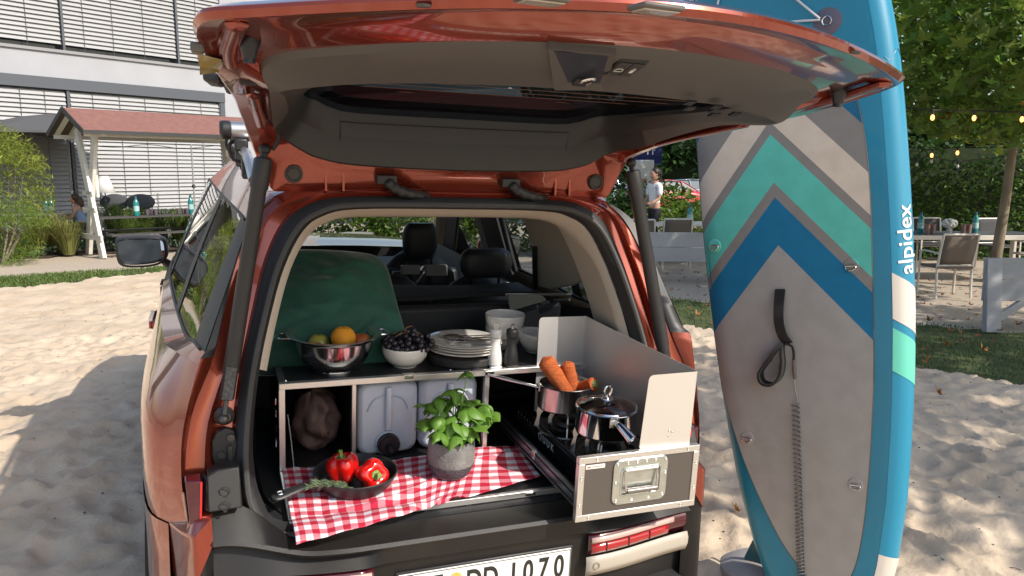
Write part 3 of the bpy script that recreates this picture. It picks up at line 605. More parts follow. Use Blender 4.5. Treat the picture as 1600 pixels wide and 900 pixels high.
# headliner tube round the opening and roof lining
H0 = [(p[0]*.985, p[1]+.03, p[2]-.004) for p in S0[:8]]
for s in (-1, 1):
    a = cr(sgn([(q[0], q[1]+.008, q[2]) for q in SI[:7]], s), 4, False); b = cr(sgn([(q[0]*.972, q[1]+(.10 if q[2] > 1.5 else .05), q[2]-(.035 if q[2] > 1.55 else .01)) for q in SI[:7]], s), 4, False)
    c = cr(sgn([(q[0]*.985, q[1]+.24, q[2]-.012) for q in SI[:7]], s), 4, False)
    g = G(); g.loft([a, [(p+r)/2+Vector((-s*.012, -.004, -.006)) for p, r in zip(a, b)], b, c], closed=False); g.build('opening_trim', beige, car, angle=70)
g = G(); g.grid(10, 12, lambda u, v: (-.60+1.2*u, .50+2.1*v, 1.632+.018*math.sin(math.pi*u)-.0*v)); g.build('roof_lining', beige, car)
# right inner wall pieces cut round the windows
def wall_piece(name, pxs, m, off=0.0, th=.02, mirror_left=False):
    pts = [icon(*p) for p in pxs]
    for s in ((1, -1) if mirror_left else (1,)):
        P = [Vector((s*(p.x+off), p.y, p.z)) for p in pts]; g = G(); g.poly(P, (s*th, 0, 0)); g.build(name, m, car, bevel=.006)
wall_piece('middle_pillar', [(815, 330), (893, 330), (905, 372), (922, 428), (918, 436), (895, 446), (862, 452), (842, 447), (838, 405), (828, 368)], beige, -.008, .02)
wall_piece('door_pillar', [(744, 330), (772, 330), (800, 430), (770, 430)], inn, -.004)
wall_piece('door_pillar', [(776, 330), (781, 330), (806, 425), (801, 425)], inn, -.004)
wall_piece('front_pillar', [(700, 326), (716, 326), (707, 408), (690, 408)], inn, -.0)
wall_piece('front_pillar', [(738, 326), (748, 326), (773, 420), (765, 420)], mat('pillar_grey', (.20, .19, .18), .7), -.006)
# lower inner walls and floor
for s in (-1, 1):
    g = G(); g.loft([[Vector((s*(.735-.02*min(1, y)), y, 1.285-.12*min(1, max(0, (y-.3)/.9))-.02*min(y, 1.5))), Vector((s*.70, y, 1.10)), Vector((s*.66, y, .82))] for y in (.26, .34, .5, .7, .8, 1.2, 1.8, 2.4, 3.1)], closed=False)
    g.build('side_trim', inn, car, angle=50)
    g = G(); g.loft([[Vector((s*(p[0]*.99), p[1]+.02, p[2])), Vector((s*(p[0]+.06), p[1]+.15, p[2]))] for p in SI[7:11]], closed=False); g.build('boot_corner_lining', inn, car)
g = G(); g.box((0, .60, .785), (1.30, 1.10, .02)); g.build('boot_floor', inn, car)
g = G(); g.box((0, 2.2, .60), (1.36, 2.2, .02)); g.build('cabin_floor', inn, car)
for s in (-1, 1):
    for r0, r1, nm in ((3, 6, 'door_lining'), (0, 1, 'roof_edge_lining')):
        g = G(); loops = []
        for i in range(2, 44):
            loops.append([Vector(((ROWS[r][i].x-.022)*s, ROWS[r][i].y, ROWS[r][i].z-(.004 if r0 == 3 and r == 3 else 0))) for r in range(r0, r1+1)])
        g.loft(loops, closed=False); g.build(nm, inn if r0 else beige, car, angle=60)
    g = G(); g.loft([[Vector(((ROWS[r][i].x-.022)*s, ROWS[r][i].y, ROWS[r][i].z)) for r in (1, 2, 3)] for i in (31, 32, 33, 34, 35, 36)], closed=False); g.build('windscreen_pillar_lining', inn, car, angle=60)
# quarter window cord, seat belt, door grab
g = G(); g.tube(cr([icon(842, 385)+Vector((-.02, 0, 0)), icon(845, 410)+Vector((-.03, 0, 0)), icon(846, 450)+Vector((-.03, 0, 0))], 4, False), .012, 8, flat=.4); g.build('seat_belt', blackpl, car)
for px0, px1 in (((770, 434), (818, 446)),):
    g = G(); g.tube([icon(*px0)+Vector((-.03, 0, 0)), icon(*px1)+Vector((-.03, 0, 0))], .007, 6); g.build('door_chrome_strip', chrome, car)
g = G(); g.tube(cr([con(762, 432, 0, .66), con(775, 437, 0, .66), con(779, 446, 0, .66), con(768, 446, 0, .66)], 4), .006, 6, closed=True); g.build('inner_door_handle', chrome, car)
# dashboard
g = G(); g.box((0, 3.05, .93), (1.40, .42, .20)); g.build('dashboard', inn, car, bevel=.05, seg=4)
g = G(); g.ell((.05, 2.62, 1.50), (.12, .03, .035)); g.tube([(.05, 2.64, 1.52), (.05, 2.68, 1.60)], .01, 6); g.build('inside_mirror', inn, car)
# seats
seatm = mat('seat_leather', (.020, .021, .026), .45, bump=.15, bscale=300)
def seat(x, y, w_=.52, hr=True, hz=1.16, hh=.23, hw=.26):
    g = G(); g.ell((x, y+.02, .86), (w_/2, .10, .36), 20, 12, Matrix.Rotation(R_(-8), 3, 'X')); g.box((x, y+.30, .66), (w_, .52, .14)); g.box((x, y, .86), (w_*.9, .12, .50), (R_(-8), 0, 0))
    st = g.build('seat', seatm, car, bevel=.035, seg=4)
    g = G(); g.loft([[Vector((x+sx*hw/2*k, y-.02+sy*.05*k2, hz+hh*t)) for sx, sy in ((-1, -1), (-.4, -1.3), (.4, -1.3), (1, -1), (1, 1), (-1, 1))] for t, k, k2 in ((0, .72, .6), (.06, .84, .9), (.3, .98, 1), (.7, 1, 1), (.9, .88, .9), (1, .66, .5))]); g.poly([Vector((x+sx*hw/2*.66, y-.02+sy*.05*.5, hz+hh)) for sx, sy in ((-1, -1), (-.4, -1.3), (.4, -1.3), (1, -1), (1, 1), (-1, 1))]); h = g.build('headrest', seatm, st, sub=2, angle=180)
    for dx in (-.07, .07):
        g = G(); g.tube([(x+dx, y-.02, hz+.03), (x+dx, y-.015, hz-.09)], .007, 8); g.build('headrest_post', chrome, h)
for x, y, hz, hh, hw in ((-.47, 2.30, 1.06, .19, .24), (.378, 2.30, 1.170, .20, .215)): seat(x, y, .52, hz=hz, hh=hh, hw=hw)
for x, hw in ((-.40, .26), (.495, .275)): seat(x, 1.50, .56, hz=1.212, hh=.135, hw=hw)
seat(0.08, 1.50, .40, hz=.98, hh=.09, hw=.20)
g = G()
for k in range(5): g.box((.04+.105*k, 2.2, 1.075), (.085, .05, .075))
g.build('seat_quilting', mat('quilt_grey', (.06, .06, .065), .5), car, bevel=.012)
g = G(); g.box((.26, 2.0, 1.155), (.10, .03, .05)); g.box((.40, 2.0, 1.15), (.12, .03, .06)); g.build('cup_holder_panel', mat('panel_grey', (.16, .16, .17), .45), car, bevel=.006)
# folded load cover and its cross bar
g = G(); g.grid(14, 6, lambda u, v: (-.62+1.26*u, 1.08+.34*v, 1.205-.02*v+.006*math.sin(9*u+4*v))); g.build('load_cover', mat('cover_cloth', (.018, .018, .02), .8), car, solid=.012)
g = G(); g.poly([con(792, 462, 2, 1.24), con(846, 462, 2, 1.24), con(853, 470, 2, 1.225), con(797, 486, 2, 1.20)], (0, 0, .006)); g.build('cover_flap', mat('flap_grey', (.07, .075, .07), .6), car)
for a, b in (((790, 461), (893, 460)), ((797, 487), (858, 472)), ((866, 469), (890, 468))):
    g = G(); g.tube([con(*a, 1, .98), con(*b, 1, .90)], .0065, 6); g.build('cover_rail', mat('rail_grey', (.30, .30, .30), .35, .6), car)
g = G(); g.box((.02, .93, 1.02), (1.24, .05, .38)); g.build('seat_back_panel', inn, car, bevel=.02)
# ================================================================== kitchen box in the boot
board = mat('film_board', (.014, .014, .016), .38, bump=.08, bscale=500)
frontbd = mat('front_board', (.085, .072, .062), .5, bump=.06, bscale=700)
box = thing('kitchen_box', 'black camping kitchen box with aluminium edges filling the boot of the suv', 'storage box', car=True)
def bb(name, x0, x1, y0, y1, z0, z1, m, par, bevel=.0015):
    g = G(); g.box(((x0+x1)/2, (y0+y1)/2, (z0+z1)/2), (x1-x0, y1-y0, z1-z0)); return g.build(name, m, par, bevel=bevel)
bb('top_board', -.515, .592, .442, .93, 1.082, 1.096, board, box)
bb('side_board', -.518, -.506, .442, .93, .80, 1.081, board, box)
bb('side_board', .585, .597, .442, .93, .80, 1.081, board, box)
bb('back_board', -.505, .584, .915, .93, .80, 1.081, mat('back_board', (.012, .012, .013), .6), box)
bb('bottom_board', -.505, .584, .442, .914, .798, .812, board, box)
bb('divider', -.298, -.288, .45, .914, .813, 1.081, board, box)
bb('divider', .147, .157, .45, .914, .813, 1.081, board, box)
for nm, a in (('top_profile', (-.522, .60, .418, .441, 1.080, 1.099)), ('bottom_profile', (-.505, .584, .424, .441, .797, .806)), ('side_profile', (-.523, -.5045, .42, .441, .797, 1.0795)),
              ('side_profile', (.5845, .60, .42, .441, .797, 1.0795)), ('divider_profile', (-.2995, -.2865, .428, .4495, .807, 1.0795)), ('divider_profile', (.145, .160, .428, .4495, .807, 1.0795)), ('depth_profile', (-.522, -.500, .4415, .93, 1.0965, 1.0985))):
    bb(nm, *a, alu if nm != 'depth_profile' else mat('dull_profile', (.08, .09, .10), .5, .4), box, .0012)
# corner fittings, toggle plates and a pull cord on the box
g = G(); g.box((-.12, .425, 1.101), (.038, .022, .004)); g.box((-.12, .418, 1.094), (.030, .004, .012)); g.build('catch_plate', chrome, box, bevel=.001)
g = G(); g.box((.125, .425, 1.101), (.060, .020, .004)); g.box((.155, .416, 1.091), (.030, .004, .014)); g.build('catch_plate', chrome, box, bevel=.001)
for x in (.03, -.50):
    g = G(); g.lathe([(.0001, 0), (.004, 0), (.003, .003), (.0001, .004)], 8, (x, .455, 1.096)); g.build('rivet', chrome, box)
g = G(); g.tube(cr([(-.497, .418, 1.00), (-.490, .40, .93), (-.485, .37, .86), (-.482, .34, .825)], 4, False), .0011, 4); g.build('holding_cord', mat('cord_grey', (.45, .45, .45), .5), box)
for z in (1.02, .98, .93, .88):
    g = G(); g.box((-.5265, .50, z), (.006, .03, .022)); g.build('hinge_leaf', chrome if z != .93 else board, box, bevel=.001)
# folding front flap resting on the sill, with its profiles
bb('front_flap', -.516, .62, .103, .417, .802, .812, board, box)
bb('flap_profile', -.523, .64, .087, .1025, .797, .8155, alu, box)
bb('flap_profile', -.5235, -.506, .103, .417, .797, .8155, alu, box)
g = G(); g.box((.185, .0855, .807), (.032, .004, .009)); g.build('flap_catch', steel, box, bevel=.001)
g = G(); g.tube([(-.015, .088, .797), (-.015, .086, .775)], .0018, 6); g.tube([(-.007, .088, .797), (-.007, .086, .775)], .0018, 6); g.build('flap_pin', chrome, box)
# ---------------------------------------------------------------- the pulled-out drawer
dr = thing('camp_drawer', 'pulled out drawer with dark front, aluminium rim and sprung butterfly handle', 'drawer', car=True)
X0, X1, Y0, Z0, Z1 = .230, .622, -.13, .818, 1.010
bb('front_board', X0+.006, X1-.006, Y0, Y0+.012, Z0+.006, Z1-.006, frontbd, dr)
pw = .019
bb('rim_profile', X0, X1, Y0-.003, Y0+.016, Z1-pw, Z1, alu, dr); bb('rim_profile', X0, X1, Y0-.003, Y0+.016, Z0, Z0+pw, alu, dr)
bb('rim_profile', X0, X0+pw, Y0-.0035, Y0+.0155, Z0+pw+.0003, Z1-pw-.0003, alu, dr); bb('rim_profile', X1-pw, X1, Y0-.0035, Y0+.0155, Z0+pw+.0003, Z1-pw-.0003, alu, dr)
RX = Matrix.Rotation(math.pi/2, 3, 'X')
for x, z in ((X0+.055, Z1-.009), (X1-.04, Z1-.009), (X0+.04, Z0+.009), (X1-.05, Z0+.009), (X0+.009, Z1-.06), (X0+.009, Z0+.05), (X1-.009, Z1-.055), (X1-.009, Z0+.06)):
    g = G(); g.lathe([(.0045, 0), (.004, .0015), (.0025, .0022), (.0012, .0012), (.0001, .0012)], 12, (x, Y0-.0033, z), RX); g.build('rivet', steel, dr)
hp = thing_pos = Vector(((X0+X1)/2+.002, Y0, (Z0+Z1)/2+.010))
def rrect(w_, h_, r, y, n=6, c=hp):
    out = []
    for (sx, sz, a0) in ((1, 1, 0), (-1, 1, 90), (-1, -1, 180), (1, -1, 270)):
        for k in range(n+1):
            a = R_(a0+90*k/n); out.append(Vector((c.x+sx*(w_/2-r)+r*math.cos(a), y, c.z+sz*(h_/2-r)+r*math.sin(a))))
    return out
zinc = mat('zinc', (.62, .66, .62), .28, .9, var=.12, scale=30)
g = G(); g.loft([rrect(.176, .136, .022, Y0+.0), rrect(.176, .136, .022, Y0-.004), rrect(.172, .132, .020, Y0-.0055), rrect(.134, .088, .014, Y0-.0055), rrect(.130, .084, .012, Y0-.009), rrect(.124, .078, .010, Y0-.009), rrect(.120, .074, .009, Y0+.006)])
g.poly(rrect(.120, .074, .009, Y0-.0005)); hd = g.build('handle_dish', zinc, dr, angle=30)
g = G(); gx = .048
g.tube(cr([(hp.x-gx-.004, Y0-.007, hp.z+.034), (hp.x-gx-.004, Y0-.012, hp.z), (hp.x-gx, Y0-.014, hp.z-.024)], 4, False), .0035, 8); g.tube(cr([(hp.x+gx+.004, Y0-.007, hp.z+.034), (hp.x+gx+.004, Y0-.012, hp.z), (hp.x+gx, Y0-.014, hp.z-.024)], 4, False), .0035, 8)
g.tube([(hp.x-gx-.004, Y0-.009, hp.z+.036), (hp.x+gx+.004, Y0-.009, hp.z+.036)], .0035, 8); g.build('handle_bow', chrome, hd)
g = G(); g.tube([(hp.x-gx, Y0-.015, hp.z-.024), (hp.x+gx, Y0-.015, hp.z-.024)], .0085, 14); g.build('grip', mat('grip_grey', (.20, .18, .17), .38, .5), hd)
for k in range(12):
    a = [(-.078, .055), (-.045, .056), (-.015, .057), (.015, .057), (.045, .056), (.078, .055), (-.080, .0), (.080, .015), (-.075, -.056), (-.025, -.057), (.03, -.057), (.076, -.052)][k]
    g = G(); g.lathe([(.0045, 0), (.004, .002), (.0022, .0028), (.001, .0018), (.0001, .0018)], 12, (hp.x+a[0], Y0-.0052, hp.z+a[1]), RX); g.build('rivet', chrome, hd)
g = G(); g.box((X0+.052, Y0-.0009, Z1-.030), (.060, .0012, .0125)); st = g.build('sticker', mat('sticker_white', (.75, .72, .68), .4), dr, bevel=.002)
g = G()
for dx, w_ in ((-.023, .003), (-.018, .004)): g.box((X0+.052+dx, Y0-.0018, Z1-.030), (w_, .0006, .005))
for k in range(9): g.box((X0+.052-.011+k*.0042, Y0-.0018, Z1-.030), (.0026, .0006, .0022))
g.build('sticker_print', mat('print_red', (.45, .08, .07), .5), st)
# drawer tray and runners
bb('tray_side', .262, .270, -.113, .43, .835, .862, board, dr); bb('tray_side', .592, .600, -.113, .43, .835, .905, board, dr); bb('tray_floor', .270, .592, -.113, .60, .835, .842, board, dr)
slidem = mat('slide_steel', (.26, .29, .33), .3, .95)
for x in (.252, .606):
    s = -1 if x < .4 else 1
    g = G(); g.box((x, .205, .868), (.010, .635, .044)); sr = g.build('slide_rail', mat('slide_dark', (.08, .09, .11), .3, .9), dr, bevel=.001)
    for z in (.8885, .8475): g = G(); g.box((x+s*.006, .205, z), (.008, .635, .006)); g.build('rail_lip', slidem, sr, bevel=.0012)
    g = G(); g.box((x+s*.007, .22, .868), (.003, .60, .016)); g.build('rail_web', slidem, sr)
    g = G(); g.box((x+s*.012, .200, .880), (.012, .022, .030)); g.build('rail_stop', steel, sr, bevel=.002)
    for y in (.165, .155, .145): g = G(); g.lathe([(.0001, 0), (.0028, 0), (.0028, .001), (.0001, .001)], 8, (x+s*.0052, y, .868), Matrix.Rotation(s*math.pi/2, 3, 'Y')); g.build('rail_hole', steel, sr)
    g = G(); g.ell((x+s*.008, -.10, .862), (.004, .004, .004), 10, 6); g.ell((x+s*.008, -.108, .853), (.004, .004, .004), 10, 6); g.build('rail_screw', chrome, sr)
# ---------------------------------------------------------------- gas stove
stv = thing('gas_stove', 'black two burner camping stove with steel pan supports set in the open drawer', 'stove', car=True)
bb('stove_body', .314, .590, -.105, .60, .843, .912, mat('stove_black', (.012, .012, .014), .28), stv, .003)
bb('stove_top', .322, .582, -.10, .585, .9125, .917, mat('stove_steel', (.16, .15, .14), .25, .9), stv, .002)
bb('top_edge', .312, .321, -.106, .60, .9125, .925, mat('stove_black', (.012, .012, .014)), stv, .002)
QM = Matrix(((0, 0, -1, .3132), (-1, 0, 0, .280), (0, 1, 0, .883), (0, 0, 0, 1)))
lettering('stove_lettering', 'Q U U K', .034, mat('print_white', (.9, .9, .9), .5), stv, QM, bold=.0006, sx=1.0)
for k in range(6):
    g = G(); g.box((.3125, .53-.028*k, .885), (.003, .010, .035)); g.build('gas_fitting', mat('brass_dark', (.18, .13, .07), .35, .8) if k == 4 else mat('stove_steel', (.16, .15, .14)), stv, bevel=.001)
supm = mat('support_steel', (.52, .50, .47), .32, .9)
for cx_, cy_ in ((.395, .295), (.42, .07)):
    g = G(); g.lathe([(.062, 0), (.066, .012), (.060, .018), (.045, .020), (.042, .028), (.036, .036), (.03, .038), (.0001, .038)], 28, (cx_, cy_, .917)); bn = g.build('burner', mat('burner_black', (.03, .03, .03), .3, .7), stv)
    g = G(); g.lathe([(.080, 0), (.088, .004), (.10, .004), (.102, 0)], 32, (cx_, cy_, .9175)); g.build('burner_bowl', mat('stove_steel', (.16, .15, .14)), bn)
    for k in range(4):
        a = R_(45+90*k + (20 if cy_ > .2 else 5)); ca, sa = math.cos(a), math.sin(a)
        prof = [(.125, .917), (.128, .925), (.118, .955), (.122, .972), (.117, .988), (.108, .983), (.100, .990), (.052, .990), (.047, .980), (.050, .965), (.060, .950), (.058, .925), (.066, .917), (.074, .925), (.074, .952), (.066, .968), (.072, .976), (.094, .974), (.104, .962), (.108, .945), (.108, .925), (.112, .917)]
        T = Vector((-sa, ca, 0))*.0045
        g = G(); g.poly([Vector((cx_+r*.86*ca, cy_+r*.86*sa, z)) - T/2 for r, z in prof], T); g.build('pan_support', supm, stv, smooth=False, bevel=.0008)
# ---------------------------------------------------------------- wind shield of folded sheet
ws = thing('wind_shield', 'grey folded sheet metal wind shield standing round the stove', 'wind shield', car=True)
sheet = mat('sheet_metal', (.56, .555, .55), .42, .5, var=.05, scale=3, bump=.03, bscale=120)
def rp(pts, r=.012, ids=()):
    out = []; n = len(pts)
    for i, p in enumerate(pts):
        p = Vector(p)
        if i in ids:
            a = (Vector(pts[i-1])-p).normalized(); b = (Vector(pts[(i+1) % n])-p).normalized()
            out += [p+a*r, p+a*r*.3+b*r*.3, p+b*r]
        else: out.append(p)
    return out
g = G(); g.poly(rp([(.336, .44, .93), (.336, .44, 1.268), (.507, .43, 1.268), (.507, .43, .93)], ids=(1,)), (0, .0015, 0)); g.build('back_panel', sheet, ws, smooth=False)
g = G(); g.poly([(.508, .43, 1.268), (.508, .43, .94), (.594, -.116, .955), (.597, -.116, 1.232)], (.0015, 0, 0)); g.build('side_panel', sheet, ws, smooth=False)
g = G(); g.poly(rp([(.428, -.112, 1.004), (.441, -.114, 1.229), (.5965, -.118, 1.2315), (.5935, -.118, 1.004)], ids=(0, 1)), (0, -.0015, 0)); fp = g.build('front_panel', mat('sheet_light', (.62, .58, .53), .5, .45), ws, smooth=False)
for x, z in ((.521, 1.058), (.531, 1.053), (.521, 1.042)):
    g = G(); g.ell((x, -.1175, z), (.0028, .002, .0028), 10, 6); g.build('rivet', steel, ws)
g = G(); g.tube([(.508, .43, .94), (.508, .43, 1.268)], .0022, 6); g.build('fold', sheet, ws)
# ---------------------------------------------------------------- pans
def pan(name, label, cx_, cy_, z0, r, h, polished):
    t = thing(name, label, name.replace('_', ' '), (cx_, cy_, z0), car=True)
    m = chrome if polished else steel
    g = G(); g.lathe([(.0001, .001), (r-.008, 0), (r-.002, .003), (r, .010), (r, h-.004), (r+.0035, h), (r+.002, h+.0015), (r-.003, h-.002), (r-.003, .008), (r-.01, .004), (.0001, .004)], 48)
    g.build('pan_body', m, t, angle=50); return t
p1 = pan('saucepan', 'open steel saucepan holding carrots on the rear burner, long handle to the left', .382, .300, .992, .090, .085, False)
p1i = CARM.inverted()
he = con(762, 585, 1, .40) - Vector((.382, .300, .992)); hs = Vector((-.088, .02, .070))
g = G(); g.tube([hs, hs.lerp(he, .06), hs.lerp(he, .25), hs.lerp(he, .7), he], [.007, .0085, .0075, .010, .006], 12, flat=.55); ph = g.build('handle', steel, p1)
g = G(); g.box(hs+Vector((.002, 0, 0)), (.012, .026, .028)); g.build('handle_bracket', steel, ph, bevel=.004)
g = G(); g.tube(cr([(.02, .09, .072), (.03, .112, .078), (.055, .118, .082), (.075, .10, .078), (.078, .06, .072)], 5, False), .0045, 8); g.build('side_handle', chrome, p1)
p2 = pan('cooking_pot', 'polished steel pot with a glass lid on the front burner', .412, .065, .992, .092, .082, True)
g = G(); lidg = glass_mat('lid_glass', (.55, .52, .50), boost=.04)
g.lathe([(.090, .086), (.080, .094), (.055, .103), (.025, .108), (.0001, .109)], 40); g.build('lid', lidg, p2)
g = G(); g.lathe([(.0925, .083), (.0955, .086), (.093, .090), (.0885, .088), (.0905, .083)], 48); g.build('lid_rim', chrome, p2)
g = G(); g.lathe([(.020, .107), (.018, .111), (.006, .113), (.0055, .122), (.0001, .122)], 20); g.tube(cr([(-.006, 0, .118), (-.011, 0, .135), (-.004, 0, .148), (.010, 0, .147), (.013, 0, .135), (.007, 0, .118)], 4, False), .0048, 8); g.build('lid_knob', chrome, p2)
g = G(); a = Vector((-.012, -.090, .062)); 
g.tube(cr([a, a+Vector((.004, -.014, -.003)), a+Vector((.016, -.040, -.020)), a+Vector((.024, -.056, -.032))], 5, False), [.008+.0095*i/15 for i in range(16)], 16, caps=False); g.build('handle', chrome, p2, solid=.002)
g = G(); g.box(a+Vector((-.005, .001, 0)), (.034, .006, .026)); g.build('handle_bracket', steel, p2, bevel=.003)
g = G(); g.lathe([(.0001, .018), (.084, .018), (.086, .03)], 24); g.build('pot_contents', mat('dark_sauce', (.06, .02, .012), .4), p2)
# carrots
carm = mat('carrot', (.52, .125, .035), .62, var=.25, scale=45, bump=.7, bscale=110, stretch=(1, 1, 5), sub=.05, spec=.3)
def carrot(label, a, b, ra, rb, crown=False):
    a, b = Vector(a), Vector(b); t = thing('carrot', label, 'carrot', tuple(b), car=True, group='carrots in the saucepan')
    n = 14; pts = []; rr = []
    L_ = (a-b)
    for i in range(n+1):
        u = i/n; pts.append(L_*u + Vector((math.sin(u*3)*.004, 0, 0))); base = rb+(ra-rb)*u
        e = math.sqrt(max(0, 1-max(0, (u-.86)/.14)**2)); e0 = math.sqrt(max(0, 1-max(0, (.1-u)/.1)**2)); rr.append(max(.0015, base*e*max(e0, .3)*(1+.03*math.sin(u*23)+.02*math.sin(u*51))))
    g = G(); g.tube(pts, rr, 18); g.build('root', carm, t)
    g = G(); 
    for k in range(4):
        u = .2+.17*k; p = L_*u+Vector((-rr[int(u*n)]*.93, -.004, 0)); g.tube([p+Vector((0, -.004, 0)), p+Vector((-.0012, 0, .0005)), p+Vector((0, .008, 0))], .0008, 4)
    g.build('root_scar', mat('carrot_dark', (.45, .10, .02), .6), t)
    if crown:
        d = L_.normalized(); g = G(); 
        M3 = d.to_track_quat('Z', 'Y').to_matrix()
        g.lathe([(.0001, 0), (.007, .002), (.010, .001), (.014, -.003)], 14, L_*.985, M3)
        for k in range(9):
            q = L_+M3 @ Vector((.008*math.cos(k*.7), .008*math.sin(k*.7), 0)); g.tube([q-d*.004, q+d*.006+M3 @ Vector((.004*math.cos(k*.7), .004*math.sin(k*.7), 0))], .0018, 5)
        g.build('crown', mat('carrot_crown', (.16, .20, .06), .6, var=.4, scale=300), t)
carrot('long carrot leaning furthest left out of the saucepan', con(848, 558, 1, .33), (.402, .27, 1.005), .031, .022)
carrot('shorter carrot standing upright in the middle of the saucepan', con(884, 564, 1, .33), (.420, .30, 1.005), .025, .022)
carrot('carrot lying to the right in the saucepan with its green stub showing', con(931, 600, 1, .24), (.415, .33, 1.045), .026, .010, True)
# ---------------------------------------------------------------- on top of the box
ZT = 1.0962
col_ = thing('colander', 'shiny steel colander with fruit standing on the left of the box top', 'colander', (-.338, .550, ZT), car=True); col_.matrix_world = col_.matrix_world @ Matrix.Scale(1.13, 4)
g = G(); cp = [(.050, .002), (.072, .008), (.094, .028), (.106, .052), (.112, .074), (.115, .080), (.132, .086), (.133, .088), (.114, .0835), (.108, .074), (.101, .050), (.088, .029), (.068, .013), (.0001, .009)]
cp = [(r_, z_*1.22) for r_, z_ in cp]; g.lathe(cp, 56); g.build('bowl', mat('polished_steel', (.80, .79, .77), .13, 1.0), col_, angle=50)
g = G(); g.lathe([(.052, .002), (.056, 0), (.054, .012), (.05, .012)], 36); g.build('foot_ring', chrome, col_)
g = G(); g.lathe([(.1145, .1005), (.124, .1045), (.134, .1078), (.136, .1092), (.134, .1105), (.1135, .1035)], 56); g.build('rim', mat('satin_steel', (.72, .71, .69), .3, 1.0), col_)
g = G()
for rw, (r, z) in enumerate(((.0765, .0105), (.0845, .0175), (.0915, .0245), (.0975, .0335))):
    for k in range(60):
        a = 2*math.pi*(k+.5*(rw % 2))/60
        if (math.degrees(a)-270)**2 < 20**2 and rw > 1: continue
        d = Vector((math.cos(a), math.sin(a), -.75)).normalized(); M3 = d.to_track_quat('Z', 'Y').to_matrix(); g.lathe([(.0021, .0002), (.0001, .0003)], 6, Vector((r*math.cos(a), r*math.sin(a), z*1.22)), M3)
g.build('hole', mat('hole_black', (.004, .004, .004), .8), col_, kind='stuff', smooth=False)
for s in (-1, 1):
    g = G(); g.tube(cr([(s*.122, -.035, .105), (s*.150, -.025, .103), (s*.156, 0, .102), (s*.150, .025, .103), (s*.122, .035, .105)], 4, False), .0035, 8); g.build('handle', chrome, col_)
def fruit(name, label, loc, r, m, dimple=True):
    t = thing(name, label, name, loc, car=True)
    g = G(); n = 20; prof = []
    for i in range(n+1):
        a = math.pi*i/n; rr = math.sin(a)*r; z = -math.cos(a)*r*.96
        if a > 2.6 and dimple: z -= (a-2.6)**2*r*.9
        prof.append((max(rr, 1e-4), z))
    g.lathe(prof, 28); g.build('skin', m, t)
    g = G(); g.lathe([(.0035, r*.90), (.004, r*.945), (.0001, r*.96)], 8); g.build('stalk', mat('stalk_green', (.12, .16, .04), .6), t); return t
orm = mat('orange_peel', (.90, .36, .02), .42, bump=.5, bscale=420, sub=.12)
fruit('orange', 'bright orange on top of the fruit in the steel colander', (-.312, .532, ZT+.108), .040, orm)
fruit('nectarine', 'dark red nectarine to the right of the orange in the colander', (-.250, .555, ZT+.082), .034, mat('nectarine_skin', (.30, .04, .02), .4, col2=(.5, .18, .04), scale=25, var=.1))
fruit('apple', 'yellow green apple to the left of the orange in the colander', (-.385, .575, ZT+.078), .036, mat('apple_skin', (.42, .34, .06), .35, col2=(.22, .26, .05), scale=20, var=.1))
fruit('tomato', 'small red tomato at the left edge inside the colander', (-.400, .500, ZT+.080), .026, mat('tomato_skin', (.5, .04, .02), .2, coat=.5))
porc = mat('porcelain', (.72, .69, .65), .12, coat=.6)
def bowl(name, label, loc, r, h, cat='bowl', foot=.5, tilt=None, group=None, car=True):
    t = G(); pr = [(.0001, .006), (r*foot*.9, .005), (r*foot, .0), (r*foot*1.05, .004), (r*.78, h*.28), (r*.95, h*.62), (r, h), (r-.0035, h+.0006), (r*.93, h*.64), (r*.74, h*.33), (r*.35, h*.13), (.0001, h*.11)]
    pr2 = cr([(a, b, 0) for a, b in pr], 3, False); t.lathe([(max(p.x, 1e-4), p.y) for p in pr2], 48)
    o = t.build(name, porc, None, angle=60); M = Matrix.Translation(Vector(loc)) @ (Euler(tilt).to_matrix().to_4x4() if tilt else Matrix()); o.matrix_world = (CARM @ M) if car else M
    tag(o, label, cat, group); return o
bowl('bowl', 'white bowl heaped with dark grapes beside the colander', (-.105, .540, ZT), .078, .066)
grm = mat('grape_skin', (.012, .010, .018), .42, var=.5, scale=90, coat=.15, island=.5)
gr = thing('grape_bunch', 'bunch of dark blue grapes piled in the white bowl', 'grapes', (-.098, .545, ZT+.062), car=True, rz=0)
rg = random.Random(3); cen = []
tries = 0
while len(cen) < 74 and tries < 6000:
    tries += 1; a = rg.uniform(0, 2*math.pi); q = math.sqrt(rg.random()); x, y = .088*q*math.cos(a), .075*q*math.sin(a); z = rg.uniform(0, .052*(1-q*q*.75))+ .004
    if z < .0 or (q > .85 and z > .03): continue
    p = Vector((x+.008*z/.05, y, z))
    if all((p-c).length > .0155 for c in cen): cen.append(p)
base_me = None
for p in cen:
    r = rg.uniform(.0095, .0118)
    if base_me is None: g = G(); g.ell((0, 0, 0), (1, 1, 1.08), 14, 9); o = g.build('grape', grm, gr); base_me = o.data
    else: o = bpy.data.objects.new('grape', base_me); COL.objects.link(o); o.parent = gr
    o.location = p; o.scale = (r, r, r); o.rotation_euler = (rg.uniform(-.5, .5), rg.uniform(-.5, .5), 0)
g = G()
for k in range(7):
    a = k*.9; g.tube(cr([(.0, .0, .03), (.02*math.cos(a), .02*math.sin(a), .052), (.05*math.cos(a), .045*math.sin(a), .042)], 4, False), .0012, 5)
g.tube(cr([(0, 0, .03), (-.01, -.01, .065), (.012, -.02, .078)], 4, False), .0019, 6); g.build('stem', mat('stem_brown', (.22, .12, .05), .7), gr)
